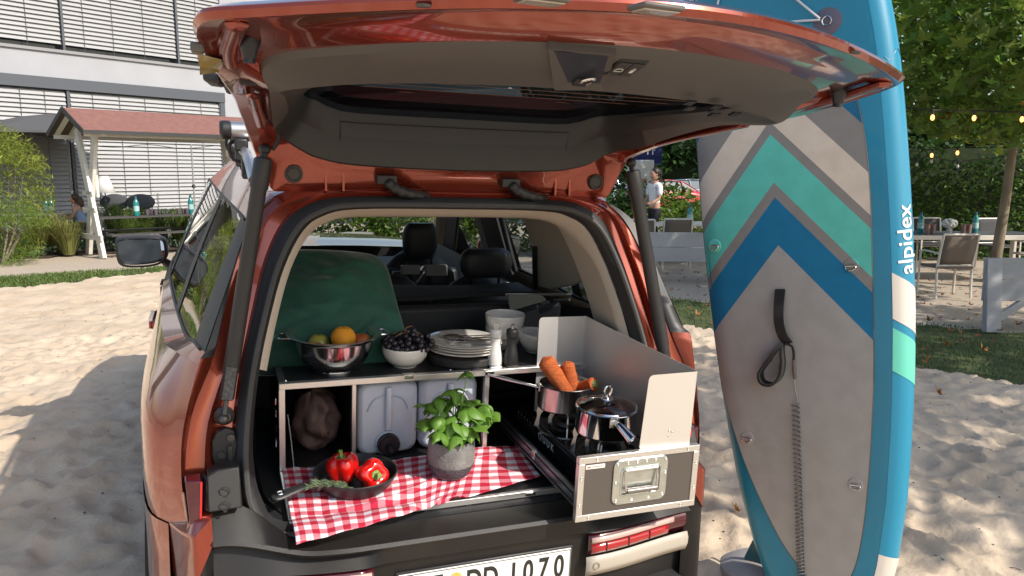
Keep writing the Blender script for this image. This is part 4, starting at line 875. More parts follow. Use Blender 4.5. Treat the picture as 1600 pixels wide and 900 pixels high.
g = G(); g.lathe([(.0001, 0), (.118, 0), (.124, .006), (.126, .026), (.122, .030), (.0001, .030)], 48)
o = g.build('serving_plate', mat('matt_black_dish', (.022, .022, .022), .55), None, bevel=.0); o.matrix_world = CARM @ Matrix.Translation((.105, .565, ZT)); tag(o, 'low round matt black dish under the stack of white plates', 'dish')
for k in range(4):
    g = G(); g.lathe([(.0001, .004), (.07, .003), (.075, 0), (.085, .006), (.128, .0145), (.1295, .016), (.126, .0172), (.085, .0095), (.0001, .0065)], 56); o = g.build('plate', porc, None, angle=50)
    o.matrix_world = CARM @ Matrix.Translation((.112+.002*((k*7) % 3-1), .570+.003*((k*5) % 3-1), ZT+.0305+.0092*k)); tag(o, ('lowest white plate of the stack of four', 'second white plate from the bottom of the stack', 'third white plate from the bottom of the stack', 'topmost white plate of the stack with cutlery lying on it')[k], 'plate', 'stack of white plates')
silver = mat('cutlery_steel', (.55, .52, .50), .18, 1.0)
zc = ZT+.0305+.0092*3+.0115
def cutlery(name, label, x, y, rz, z, kind):
    t = thing(name, label, name, (x, y, z), rz=rz, car=True)
    g = G(); g.tube([(-.095, 0, .004), (-.06, 0, .002), (0, 0, .001), (.03, 0, .003)], [.0055, .0045, .003, .003], 8, flat=.4); g.build('handle', silver, t)
    g = G()
    if kind == 'spoon': g.ell((.060, 0, .003), (.032, .020, .006), 18, 8)
    elif kind == 'fork':
        g.ell((.040, 0, .003), (.018, .012, .002), 14, 6)
        for k in range(4): g.tube(cr([(.045, -.009+.006*k, .003), (.065, -.010+.0066*k, .000), (.085, -.010+.0066*k, .005)], 3, False), .0013, 5)
    else: g.poly([(.03, -.005, .002), (.06, -.009, .002), (.10, -.008, .002), (.112, .0, .002), (.10, .005, .002), (.03, .004, .002)], (0, 0, .0012))
    g.build({'spoon': 'spoon_bowl', 'fork': 'tines', 'knife': 'blade'}[kind], silver, t)
cutlery('spoon', 'steel spoon furthest back on the topmost white plate', .135, .600, math.pi-.12, zc+.004, 'spoon')
cutlery('fork', 'steel fork across the middle of the topmost white plate', .140, .575, math.pi-.22, zc+.003, 'fork')
cutlery('fork', 'steel fork nearest the front rim of the topmost white plate', .130, .545, math.pi-.05, zc+.002, 'fork')
cutlery('knife', 'steel knife lying to the right on the topmost white plate', .165, .560, math.pi-.42, zc+.001, 'knife')
def mill(name, label, x, y, m):
    t = thing(name, label, 'pepper mill' if 'pepper' in name else 'salt mill', (x, y, ZT), car=True)
    g = G(); g.lathe([(max(p.x, 1e-4), p.y) for p in cr([(.0001, .010, 0), (.0225, .010, 0), (.0245, .014, 0), (.0245, .030, 0), (.0225, .048, 0), (.0185, .068, 0), (.0165, .085, 0), (.0175, .098, 0), (.0195, .104, 0)], 4, False)], 32); g.build('body', m, t)
    g = G(); g.lathe([(max(p.x, 1e-4), p.y) for p in cr([(.0195, .1055, 0), (.0205, .115, 0), (.0205, .124, 0), (.018, .131, 0), (.009, .134, 0), (.0001, .1345, 0)], 4, False)], 32); g.build('cap', m, t)
    g = G(); g.tube([(.0065*math.cos(a), 0, .1415+.0065*math.sin(a)) for a in [2*math.pi*k/18 for k in range(18)]], .0017, 6, closed=True); g.lathe([(.003, .134), (.0025, .137), (.0001, .137)], 10); g.build('ring_knob', chrome, t)
    g = G(); g.box((0, 0, .005), (.046, .046, .0096)); g.build('base', chrome if m is not blackpl and 'salt' in name else mat('mill_black', (.012, .012, .013), .5), t, bevel=.004)
mill('salt_mill', 'white salt mill standing at the front edge of the box top', .187, .462, mat('mill_white', (.70, .69, .68), .35))
mill('pepper_mill', 'black pepper mill right beside the white one', .243, .452, mat('mill_black', (.012, .012, .013), .5))
bowl('bowl', 'lower of the two nested white bowls behind the mills', (.305, .685, ZT), .073, .080, group='white bowls behind the mills')
bowl('bowl', 'upper nested white bowl standing inside another behind the mills', (.303, .683, ZT+.046), .074, .080, group='white bowls behind the mills')
bwl = bowl('bowl', 'white bowl with a small grey leaf mark tilted to the right of the pepper mill', (.392, .600, ZT+.004), .066, .070, tilt=(R_(3), R_(4), 0), group='white bowls behind the mills')
g = G(); 
def bwp(a, t): z = .012+.058*t; r = .066*(.60+.40*(t**.55)); return Vector((r*math.cos(a), r*math.sin(a), z))*1.012
g.poly([bwp(a, t) for a, t in ((-1.95, .66), (-1.80, .72), (-1.68, .86), (-1.72, .98), (-1.86, .90), (-1.96, .80))]); lf = g.build('leaf_mark', mat('mark_grey', (.05, .055, .05), .6), bwl)
# cushion
cu = G(); n = 26
def cush(u, v, side):
    a, b = 2*u-1, 2*v-1
    e = (1-a*a)*(1-b*b); th = .125*max(e, 0)**.45*(1-.10*b)
    rc = 1-.10*abs(a*b)**5; px_ = a*.283*(1-.05*(1-b*b))*(1-.25*b)*rc-.03*(1-b)*.5; pz_ = b*.250*(1-.02*(1-a*a))*rc
    wr = .020*noise.noise(Vector((a*1.6, b*1.9, side)))+.009*noise.noise(Vector((a*4+abs(b)*3, b*5, side*3)))
    for (ca_, cb_, w2, dp, rt) in ((.35, -.45, .05, .018, .8), (-.3, -.15, .05, .012, -.5), (.1, .45, .05, .010, .3), (-.55, .5, .06, .010, 1.1)):
        du, dv_ = a-ca_, b-cb_; t_ = du*math.cos(rt)+dv_*math.sin(rt); n_2 = -du*math.sin(rt)+dv_*math.cos(rt); wr -= dp*math.exp(-(n_2/w2/1.3)**2-(t_/.35)**2)
    sag = .004*math.cos(a*3)*max(0, b)
    return (px_, side*(th+wr*min(1, e*3)), pz_+sag)
for sd in (-1, 1): cu.grid(n*3, n*3, lambda u, v: cush(u, v, sd))
o = cu.build('cushion', mat('green_velvet', (.012, .075, .052), .8, var=.35, scale=5, bump=.25, bscale=40, sheen=.5), None, angle=180)
o.matrix_world = CARM @ Matrix.Translation((-.335, .755, 1.240)) @ Euler((R_(-33), R_(2), R_(-4))).to_matrix().to_4x4() @ Matrix.Diagonal((1.0, 1, .92, 1)); tag(o, 'dark green velvet cushion leaning at the back of the box top', 'cushion')
bpy.context.view_layer.update()
# ---------------------------------------------------------------- inside the box
hdpe = mat('canister_plastic', (.55, .60, .68), .42, sub=.3, var=.06, scale=6)
def canister(label, x0, x1, group):
    cx_ = (x0+x1)/2; t = thing('water_canister', label, 'canister', (cx_, .62, .813), car=True, group=group); w_ = x1-x0; h = .252
    g = G(); loops = []
    def rr(wd, hh, r, y, cz): return [Vector((p.x-hp.x, y, p.z-hp.z+cz)) for p in rrect(wd, hh, r, 0, 6)]
    for y, k, r in ((-.150, .80, .03), (-.146, .90, .035), (-.135, .97, .036), (-.12, 1, .036), (.12, 1, .036), (.15, .9, .03)): loops.append(rr(w_*k, h*(k*.5+.5 if k < 1 else 1), r, y, h/2))
    g.loft(loops); g.poly(rr(w_*.80, h*.9, .03, -.150, h/2)); g.poly(rr(w_*.9, h*.95, .03, .15, h/2)[::-1]); g.build('tank', hdpe, t, angle=40)
    g = G(); g.tube(cr([(0, -.158, h*.93), (0, -.162, h*.8), (0, -.162, h*.5), (0, -.158, h*.36)], 4, False), .011, 12, flat=.7); g.build('grip', hdpe, t)
    g = G(); pts = cr([(-w_*.33, -.1515, h*.62), (-w_*.24, -.1515, h*.76), (-w_*.08, -.1515, h*.82), (w_*.08, -.1515, h*.82), (w_*.24, -.1515, h*.76), (w_*.33, -.1515, h*.62)], 4, False); g.tube(pts, .006, 8, flat=.5); g.build('grip_edge', hdpe, t)
    M3 = Matrix.Rotation(math.pi/2, 3, 'X')
    g = G(); g.lathe([(.043, 0), (.043, .010), (.038, .013)], 28, (0, -.148, .042), M3); g.build('neck', hdpe, t)
    g = G(); g.lathe([(.036, 0), (.036, .022), (.032, .027), (.0001, .027)], 28, (0, -.158, .042), M3, fn=lambda a, z: 1+.02*math.cos(24*a)); cp_ = g.build('screw_cap', mat('cap_black', (.010, .010, .012), .35), t)
    g = G(); g.lathe([(.012, 0), (.012, .030), (.008, .034), (.0001, .034)], 16, (0, -.183, .040), M3); g.build('tap', mat('cap_black', (.010, .010, .012)), cp_)
canister('left translucent white water canister with its black tap in the box', -.278, -.072, 'water canisters in the box')
canister('right translucent white water canister half behind the basil', -.066, .138, 'water canisters in the box')
rbg = random.Random(19); g = G(); NA, NZ = 34, 24
for i in range(NZ+1):
    z = -1+2*i/NZ; rr0 = (1-abs(z)**3.2)**.5*(.62+.38*(1-((z+.25)/1.25)**2)) if abs(z) < 1 else .02
    for k in range(NA):
        a = 2*math.pi*k/NA; fold = .17*abs(math.sin(2.5*a+1.9*z+.8*math.sin(3*z)))-.10*abs(math.sin(4.2*a-3.1*z+1)); n_ = noise.noise(Vector((math.cos(a)*1.7, math.sin(a)*1.7, z*2.2)))*.30+rbg.uniform(-.035, .035)
        r = max(.02, rr0*(1+fold+n_)); g.v.append((r*math.cos(a)+.22*math.sin(z*2.1), r*math.sin(a), z+.05*math.sin(3*a)))
for i in range(NZ):
    for k in range(NA): g.f.append((i*NA+k, i*NA+(k+1) % NA, (i+1)*NA+(k+1) % NA, (i+1)*NA+k)); g.m.append(0)
g.f += [tuple(range(NA))[::-1], tuple(NZ*NA+k for k in range(NA))]; g.m += [0, 0]
o = g.build('cloth_bag', mat('brown_bag', (.095, .055, .045), .6, bump=.25, bscale=70), None, angle=22, sub=1); o.matrix_world = CARM @ Matrix.Translation((-.388, .60, .915)) @ Euler((R_(10), R_(-24), R_(20))).to_matrix().to_4x4() @ Matrix.Diagonal((.075, .085, .105, 1)); tag(o, 'crumpled brown bag lying in the left compartment of the box', 'bag')
# ---------------------------------------------------------------- tablecloth on the flap
gm = bpy.data.materials.new('gingham'); gm.use_nodes = True; N, L = nodes(gm); b = N['Principled BSDF']; b.inputs['Roughness'].default_value = .85
uv = N.new('ShaderNodeUVMap'); sp = N.new('ShaderNodeSeparateXYZ'); L.new(uv.outputs[0], sp.inputs[0])
def stripe(o_):
    m1 = N.new('ShaderNodeMath'); m1.operation = 'FRACT'; L.new(o_, m1.inputs[0]); m2 = N.new('ShaderNodeMath'); m2.operation = 'GREATER_THAN'; m2.inputs[1].default_value = .5; L.new(m1.outputs[0], m2.inputs[0]); return m2.outputs[0]
ad = N.new('ShaderNodeMath'); ad.operation = 'ADD'; L.new(stripe(sp.outputs[0]), ad.inputs[0]); L.new(stripe(sp.outputs[1]), ad.inputs[1])
dv = N.new('ShaderNodeMath'); dv.operation = 'MULTIPLY'; dv.inputs[1].default_value = .5; L.new(ad.outputs[0], dv.inputs[0])
rp_ = N.new('ShaderNodeValToRGB'); rp_.color_ramp.interpolation = 'CONSTANT'; e = rp_.color_ramp.elements; e[0].position = 0; e[0].color = (.80, .78, .84, 1); e[1].position = .4; e[1].color = (.68, .20, .24, 1); e2 = e.new(.9); e2.color = (.50, .012, .045, 1)
L.new(dv.outputs[0], rp_.inputs[0]); L.new(rp_.outputs[0], b.inputs['Base Color'])
wv = N.new('ShaderNodeTexWave'); wv.inputs['Scale'].default_value = 60; L.new(uv.outputs[0], wv.inputs[0]); bm_ = N.new('ShaderNodeBump'); bm_.inputs['Strength'].default_value = .12; bm_.inputs['Distance'].default_value = .001; L.new(wv.outputs[0], bm_.inputs['Height']); L.new(bm_.outputs[0], b.inputs['Normal'])
HEM = cr([con(463, 853, 1, -.060), con(500, 845, 1, -.058), con(545, 832, 1, -.050), con(590, 819, 1, -.035), con(635, 806, 1, -.005), con(668, 797, 2, .812), con(690, 791, 2, .8165), con(720, 782, 2, .8185), con(780, 764, 2, .8185), con(845, 745, 2, .8195)], 8, False)
BK = cr([(-.515, .43, .818), (-.40, .41, .818), (-.25, .40, .818), (-.10, .41, .818), (.05, .425, .818), (.15, .43, .819), (.262, .405, .820)], 12, False)
def smp(l, t): f = t*(len(l)-1); i = min(int(f), len(l)-2); return l[i].lerp(l[i+1], f-i)
NU, NV = 150, 70
g = G(); uvs = []
for i in range(NU+1):
    u = i/NU; h_ = smp(HEM, u); k = smp(BK, u); edge_y = .083
    edge = h_.copy()
    if h_.y < edge_y: tt_ = (edge_y-k.y)/(h_.y-k.y); edge = Vector((k.x+(h_.x-k.x)*tt_, edge_y, .8185))
    l1 = (k-edge).length; l2 = (edge-h_).length; tot = l1+l2; c0_ = u*.80
    for j in range(NV+1):
        s_ = tot*j/NV
        if s_ <= l1: p = k.lerp(edge, s_/max(l1, 1e-6)); onf = 1
        else: p = edge.lerp(h_, (s_-l1)/max(l2, 1e-6)); onf = 0
        c_ = (u*.80, s_)
        wz = .0045*noise.noise(Vector((c_[0]*9, c_[1]*16, 0)))+.0022*noise.noise(Vector((c_[0]*26, c_[1]*22, 4)))
        fd = (c_[1] - (.30-.20*max(0, u-.33)/.67*1.25)); ridge = .010*math.exp(-(fd/.012)**2)*(1 if u > .35 else max(0, (u-.15)/.2))
        rid2 = .006*math.exp(-((c_[1]-.24-.05*math.sin(u*5))/.010)**2)*max(0, 1-abs(u-.35)/.35)
        if onf: p = p+Vector((0, 0, abs(wz)+ridge+rid2+.0015))
        else: p = p+Vector((0, -.001, abs(wz)*.8+.0035*abs(math.sin(u*22))+.003+.010*math.sin(math.pi*max(0, min(1, (s_-l1)/max(l2, .02))))**.7))
        g.v.append(tuple(p)); uvs.append(((c_[0]+.004*noise.noise(Vector((c_[0]*8, c_[1]*8, 9))))/.046, (s_+.02*u)/.046))
for i in range(NU):
    for j in range(NV): a = i*(NV+1)+j; g.f.append((a, a+1, a+NV+2, a+NV+1)); g.m.append(0)
cl = g.build('tablecloth', gm, None, angle=180); lay = cl.data.uv_layers.new(name='UVMap')
for lp_ in cl.data.loops: lay.data[lp_.index].uv = uvs[lp_.vertex_index]
md = cl.modifiers.new('solid', 'SOLIDIFY'); md.thickness = .0012; md.offset = 1
cl.matrix_world = CARM; tag(cl, 'red and white checked tablecloth hanging over the boot sill', 'tablecloth')
# ---------------------------------------------------------------- frying pan with peppers and rosemary
iron = mat('cast_iron', (.022, .022, .023), .42, bump=.12, bscale=500)
fpn = thing('frying_pan', 'black cast iron frying pan with a long handle on the tablecloth', 'frying pan', (-.318, .245, .824), car=True)
g = G(); r = .124; g.lathe([(max(p.x, 1e-4), p.y) for p in cr([(.0001, .002, 0), (.085, .001, 0), (.098, .004, 0), (.116, .030, 0), (.124, .047, 0), (.120, .049, 0), (.110, .030, 0), (.094, .008, 0), (.0001, .006, 0)], 4, False)], 56); g.build('pan_body', iron, fpn, angle=60)
g = G(); d = Vector((-.92, -.39, 0)).normalized(); nn = Vector((-d.y, d.x, 0))
hpts = cr([d*.116+Vector((0, 0, .034)), d*.135+Vector((0, 0, .040)), d*.175+Vector((0, 0, .046)), d*.215+Vector((0, 0, .044)), d*.25+Vector((0, 0, .040)), d*.268+Vector((0, 0, .039))], 5, False)
wd = [.016, .0135, .012, .012, .0115, .012, .013, .014, .0145, .015, .0155, .0165, .0175, .018, .0185, .019, .0195, .0200, .0200, .0195, .019, .018, .0165, .014, .010, .005]; wd = wd[:len(hpts)]
loops = []
for p, w2 in zip(hpts, wd): loops.append([p+nn*(w2*math.cos(a))+Vector((0, 0, .0085*math.sin(a))) for a in [2*math.pi*k/14 for k in range(14)]])
g.loft(loops); g.poly(loops[0][::-1]); g.poly(loops[-1]); hh = g.build('handle', iron, fpn)
g = G(); g.lathe([(.012, .0), (.011, .0025), (.007, .003), (.006, .0)], 20, d*.243+Vector((0, 0, .0495))); g.build('hanging_eye', chrome, hh)
g = G(); g.box(d*.128+Vector((0, 0, .040)), (.012, .030, .026), Matrix.Rotation(math.atan2(d.y, d.x), 3, 'Z')); g.build('handle_ferrule', mat('ferrule', (.16, .15, .14), .4, .7), hh, bevel=.003)
pepm = mat('pepper_red', (.62, .008, .006), .16, coat=1.0, var=.15, scale=20, sub=.05); stg = mat('pepper_stalk', (.16, .26, .05), .5, var=.25, scale=120)
def pepper(label, loc, rot, r, h):
    t = thing('red_pepper', label, 'pepper', loc, rot=rot, car=True, group='peppers in the frying pan')
    prof = [(.0001, -h*.42), (r*.35, -h*.50), (r*.62, -h*.46), (r*.85, -h*.28), (r*.98, 0), (r*1.0, h*.2), (r*.90, h*.40), (r*.66, h*.50), (r*.40, h*.47), (r*.22, h*.40), (.0001, h*.36)]
    g = G(); g.lathe([(max(p.x, 1e-4), p.y) for p in cr([(a, b, 0) for a, b in prof], 4, False)], 56, fn=lambda a, z: 1+.085*math.cos(4*a+.5)*1.0-.06*abs(math.sin(2*a+.25))**6+.02*math.sin(3*a)); g.build('skin', pepm, t, angle=180)
    g = G(); g.lathe([(r*.34, h*.40), (r*.30, h*.455), (r*.14, h*.46), (.006, h*.47), (.0058, h*.60), (.0075, h*.72), (.0001, h*.73)], 18, fn=lambda a, z: 1+.10*math.cos(5*a)); g.build('stalk', stg, t)
pepper('red pepper standing upright at the back of the frying pan', (-.352, .262, .875), (R_(-8), R_(-6), R_(20)), .046, .080)
pepper('red pepper lying on its side with its green stalk facing the camera', (-.278, .215, .868), (R_(72), R_(8), R_(15)), .046, .078)
ros = thing('rosemary_sprig', 'sprig of rosemary lying over the near rim of the frying pan', 'herb sprig', (-.40, .165, .872), car=True, rot=(0, 0, 0))
g = G(); rr_ = random.Random(5); stem = cr([(-.060, -.006, .004), (-.02, -.006, .006), (.02, -.012, .002), (.065, -.020, -.014)], 8, False); g.tube(stem, .0014, 6); stem2 = cr([(-.045, .004, .010), (0, .0, .010), (.045, -.006, .0)], 8, False); g.tube(stem2, .0012, 6); g.build('stem', mat('rosemary_stem', (.18, .14, .08), .7), ros)
g = G()
for st_ in (stem, stem2):
    for i, p in enumerate(st_):
        for k in range(7):
            dirx = Vector((-.7+rr_.uniform(-.35, .2), rr_.uniform(-1, 1)*.6, rr_.uniform(-.2, .8))).normalized(); L2 = rr_.uniform(.012, .022); q = p+dirx*L2; sd = dirx.cross(Vector((0, 0, 1))).normalized()*.0011; m_ = p+dirx*L2*.5
            g.add([p, m_+sd+Vector((0, 0, .0006)), q, m_-sd], [(0, 1, 2, 3)])
g.build('needles', mat('rosemary', (.17, .24, .13), .6, island=.35), ros, kind='stuff', smooth=False)
# ---------------------------------------------------------------- basil in a concrete pot
bas = thing('basil_plant', 'green basil plant growing in a rounded grey concrete pot', 'plant', (-.022, .248, .824), car=True); bas.matrix_world = bas.matrix_world @ Matrix.Scale(1.09, 4)
cm = mat('concrete_pot', (.13, .13, .125), .75, col2=(.30, .30, .29), scale=14, var=.1, bump=.5, bscale=180)
N, L = nodes(cm)
g = G(); pr = cr([(.0001, .001, 0), (.040, .0, 0), (.052, .008, 0), (.063, .030, 0), (.068, .058, 0), (.067, .088, 0), (.0635, .108, 0), (.060, .109, 0), (.063, .088, 0), (.062, .08, 0), (.0001, .078, 0)], 4, False)
g.lathe([(max(p.x, 1e-4), p.y) for p in pr], 56); pot = g.build('pot', cm, bas, angle=50)
g = G(); 
pr2 = [(.0405, -.0005), (.0525, .0075), (.0640, .030), (.0672, .041)]
g.lathe(pr2, 72, fn=lambda a, z: 1.004); g.build('rough_base', mat('rough_gravel', (.045, .04, .05), .95, col2=(.16, .15, .17), scale=220, var=.2, bump=1.0, bscale=260), pot)
g = G(); g.lathe([(.0001, .092), (.061, .090)], 30); g.build('soil', mat('soil', (.03, .022, .015), .95, bump=1, bscale=120), pot)
leafm = mat('basil_leaf', (.17, .30, .045), .42, island=.30, alpha_leaf=.35, spec=.4)
def basil_leaf(size, curl, name, par, M):
    g = G(); nu, nv = 8, 6
    def f(u, v):
        x = size*u; w2 = size*.40*math.sin(math.pi*min(1, u*.96+.04)**.8)*(1 if u < .98 else .3); y = w2*(2*v-1)
        z = -curl*size*u*u + .16*size*math.sin(math.pi*u)*(abs(2*v-1)**1.5)*-.55 + .03*size*math.sin(10*u)*(abs(2*v-1)) + .10*size*math.sin(math.pi*u)*(1-(2*v-1)**2); return (x, y, z)
    g.grid(nu, nv, f); o = g.build(name, leafm, par, angle=180); o.matrix_local = M; return o
rb = random.Random(11); stm = mat('basil_stem', (.22, .36, .10), .5); nleaf = 0
targets = [((-.075, .02, .165), .05), ((-.055, -.03, .19), .05), ((-.03, .03, .22), .045), ((-.01, -.04, .175), .055), ((.01, .02, .245), .04), ((.035, -.02, .20), .05), ((.06, .03, .205), .045), ((.085, -.02, .185), .05), ((.095, -.01, .205), .045), ((.03, .05, .22), .04), ((-.06, .04, .20), .04), ((.045, .01, .300), .034), ((.115, .01, .17), .045), ((0, -.055, .145), .05), ((.05, -.05, .155), .05), ((-.05, -.05, .15), .045)]
for ti, (tp, ls) in enumerate(targets):
    tp = Vector(tp); b0 = Vector((tp.x*.3, tp.y*.4, .090)); md_ = b0.lerp(tp, .55)+Vector((0, 0, .02)); path = cr([b0, md_, tp], 6, False)
    g = G(); g.tube(path, [.0024-.0011*i/len(path) for i in range(len(path))], 6); g.build('stem', stm, bas)
    nl = 8 if ti != 11 else 4
    for k in range(nl):
        fr_ = 1.0 if k < 4 else rb.uniform(.55, .9); p = smp(path, fr_); az = k*math.pi/2+ti*.8+rb.uniform(-.35, .35); el = rb.uniform(-.75, .25)
        s2 = ls*rb.uniform(.75, 1.2); M = Matrix.Translation(p) @ Matrix.Rotation(az, 4, 'Z') @ Matrix.Rotation(-el, 4, 'Y') @ Matrix.Rotation(rb.uniform(-.5, .5), 4, 'X')
        basil_leaf(s2, rb.uniform(.15, .65), 'leaf', bas, M); nleaf += 1
# ================================================================== ground
def inpoly(x, y, P):
    c = False; n = len(P)
    for i in range(n):
        x1, y1 = P[i]; x2, y2 = P[(i+1) % n]
        if (y1 > y) != (y2 > y) and x < (x2-x1)*(y-y1)/(y2-y1)+x1: c = not c
    return c
SP = [(-14, -6), (-14, 4), (-9.5, 9.3), (-7.75, 11.5), (-6.2, 13.35), (-3.5, 15.2), (0, 11.3), (2.15, 8.35), (4.35, 6.25), (7.5, 3.9), (14, 0.5), (14, -6)]
def edged(x, y):
    best = 9
    for i in range(len(SP)):
        a, b = Vector(SP[i]), Vector(SP[(i+1) % len(SP)]); p = Vector((x, y)); t = max(0, min(1, (p-a).dot(b-a)/(b-a).length_squared)); best = min(best, (p-a-(b-a)*t).length)
        if best < .02: break
    return best
PRINTS = {}
_rp = random.Random(41)
for k in range(900):
    fx, fy = _rp.uniform(-9, 7), _rp.uniform(1.4, 12.5); fa = _rp.uniform(0, 6.28) if k % 3 else 1.1+_rp.uniform(-.3, .3)
    for a in range(-1, 2):
        for b in range(-1, 2): PRINTS.setdefault((int(fx*2)+a, int(fy*2)+b), []).append((fx, fy, math.cos(fa), math.sin(fa), _rp.uniform(.6, 1.1)))
def prints(x, y):
    z = 0
    for (fx, fy, c, s, d) in PRINTS.get((int(x*2), int(y*2)), ()):
        u, v = (x-fx)*c+(y-fy)*s, -(x-fx)*s+(y-fy)*c; q = (u/.14)**2+(v/.058)**2
        if q < 4: z += d*(-.026*math.exp(-q**1.6) + .012*math.exp(-((q-1.7)/.7)**2))
    return z
def sandz(x, y):
    z = .05*noise.noise(Vector((x*.35, y*.35, 1))) + .15*math.exp(-((x+1.7)**2+(y-5.6)**2)/4.5)
    a = noise.noise(Vector((x*2.4, y*2.4, 0))); b = noise.noise(Vector((x*5.5+3, y*5.5, 2))); c = noise.noise(Vector((x*13, y*13, 5)))
    r = 1-abs(noise.noise(Vector((x*1.9+7, y*3.1, 8))))
    z += prints(x, y); d2 = noise.noise(Vector((x*3.6+9, y*4.4, 11))); z += .030*a + .046*(1-abs(b))**2 + .013*c + .030*r + .030*(1-abs(d2))**3 - .055
    return z
g = G(); idx = {}
xs_ = []; x = -9.0
def axis(lo, hi, fine0, fine1, f, c):
    out = [lo]; 
    while out[-1] < hi: out.append(out[-1] + (f if fine0 <= out[-1] <= fine1 else c))
    return out
XS = axis(-14, 14, -5.0, 5.0, .032, .09); YS = axis(-6, 15.4, 2.0, 8.0, .032, .09)
zt_ = {}
keep = [[inpoly(x, y, SP) for y in YS] for x in XS]
vi = {}
for i, x in enumerate(XS):
    for j, y in enumerate(YS):
        if keep[i][j] or any(0 <= i+a < len(XS) and 0 <= j+b < len(YS) and keep[i+a][j+b] for a, b in ((-1, -1), (-1, 0), (0, -1), (1, 0), (0, 1), (1, 1), (1, -1), (-1, 1))):
            vi[(i, j)] = len(g.v); g.v.append((x, y, sandz(x, y)+.02))
for i in range(len(XS)-1):
    for j in range(len(YS)-1):
        if keep[i][j] and (i+1, j) in vi and (i, j+1) in vi and (i+1, j+1) in vi: g.f.append((vi[(i, j)], vi[(i+1, j)], vi[(i+1, j+1)], vi[(i, j+1)])); g.m.append(0)
sandm = mat('sand', (.50, .385, .27), .95, col2=(.62, .50, .37), scale=1.6, var=.1, bump=.9, bscale=24, detail=8)
s_ = g.build('sand', sandm, None, angle=180); tag(s_, kind='structure')
gravm = mat('gravel', (.36, .29, .22), .95, col2=(.52, .44, .35), scale=30, var=.1, bump=.7, bscale=60)
g = G(); g.grid(40, 40, lambda u, v: (-300+600*u, -100+700*v, -.045)); tag(g.build('gravel_ground', gravm, None), kind='structure')
def sheet_poly(name, P, z, m, step=.25, amp=.02, kind='structure'):
    x0, x1 = min(p[0] for p in P), max(p[0] for p in P); y0, y1 = min(p[1] for p in P), max(p[1] for p in P)
    g = G(); nx, ny = int((x1-x0)/step)+1, int((y1-y0)/step)+1; vi = {}
    for i in range(nx+1):
        for j in range(ny+1): vi[(i, j)] = len(g.v); x, y = x0+i*step, y0+j*step; g.v.append((x, y, z+amp*noise.noise(Vector((x*.9, y*.9, 3)))+amp*.5*noise.noise(Vector((x*4, y*4, 3)))))
    for i in range(nx):
        for j in range(ny):
            if inpoly(x0+(i+.5)*step, y0+(j+.5)*step, P): g.f.append((vi[(i, j)], vi[(i+1, j)], vi[(i+1, j+1)], vi[(i, j+1)])); g.m.append(0)
    return tag(g.build(name, m, None, angle=180), kind=kind)
turfm = mat('turf', (.035, .055, .012), .95, col2=(.10, .11, .035), scale=6, var=.2, bump=.8, bscale=50)
GL = [(-14, 4.2), (-9.5, 9.4), (-7.75, 11.6), (-6.2, 13.45), (-3.5, 15.4), (-3.9, 16.4), (-6.6, 14.6), (-8.8, 13.1), (-11, 10.9), (-16, 5.2)]
GR = [(14, .7), (7.5, 4.0), (4.35, 6.35), (2.15, 8.45), (.2, 11.0), (.9, 12.0), (3.0, 10.3), (5.6, 8.55), (9, 6.3), (14, 4.2)]
GR2 = [(14, .1), (7.3, 3.4), (3.95, 5.95), (1.75, 8.05), (-.1, 10.7), (.9, 12.0), (3.0, 10.3), (5.6, 8.55), (9, 6.3), (14, 4.2)]; GL2 = [(-13.6, 3.9), (-9.2, 9.1), (-7.35, 11.3), (-5.8, 13.1), (-3.2, 15.0), (-3.9, 16.4), (-6.6, 14.6), (-8.8, 13.1), (-11, 10.9), (-16, 5.2)]
sheet_poly('grass_verge', GL2, -.005, turfm, .12, .02); sheet_poly('grass_verge', GR2, -.012, turfm, .12, .02)
def blades(name, P, n, h, m, seed, z=.0, wd=.006, lean=.5, density=None):
    rg = random.Random(seed); x0, x1 = min(p[0] for p in P), max(p[0] for p in P); y0, y1 = min(p[1] for p in P), max(p[1] for p in P); g = G(); k = 0; tr = 0
    while k < n and tr < n*8:
        tr += 1; x, y = rg.uniform(x0, x1), rg.uniform(y0, y1)
        if not inpoly(x, y, P): continue
        if noise.noise(Vector((x*.8, y*.8, seed))) < -.25 and rg.random() < .6: continue
        a = rg.uniform(0, 6.28); hh = h*rg.uniform(.5, 1.2); dx, dy = lean*hh*math.cos(a), lean*hh*math.sin(a); sx, sy = -math.sin(a)*wd, math.cos(a)*wd
        g.add([(x-sx, y-sy, z), (x+sx, y+sy, z), (x+dx*.5+sx*.6, y+dy*.5+sy*.6, z+hh*.6), (x+dx, y+dy, z+hh)], [(0, 1, 2), (0, 2, 3)]); k += 1
    return tag(g.build(name, m, None, smooth=False), kind='stuff')
grassm = mat('grass_blade', (.12, .18, .035), .6, island=.4, alpha_leaf=.3)
grass_shaded = mat('grass_blade_shaded', (.07, .13, .03), .6, island=.4, alpha_leaf=.3)  # tree shade over the right verge put into a darker green
blades('grass', [p for p in GL if p[0] > -12] , 16000, .045, grassm, 1, .01, .007); blades('grass', [p for p in GR if p[0] < 9.5], 15000, .034, grass_shaded, 2, .0, .005)
g = G(); rgd = random.Random(12)
for k in range(1500):
    x, y = rgd.uniform(-7, 6), rgd.uniform(1.8, 11)
    if not inpoly(x, y, SP): continue
    z = sandz(x, y)+.022; a = rgd.uniform(0, 3.14)
    if rgd.random() < .3: L3 = rgd.uniform(.02, .07); g.tube([(x, y, z+.003), (x+L3*math.cos(a)*.5, y+L3*math.sin(a)*.5, z+.008), (x+L3*math.cos(a), y+L3*math.sin(a), z+.003)], .0016, 4)
    else: r = rgd.uniform(.003, .008); g.ell((x, y, z), (r, r*.8, r*.5), 6, 4)
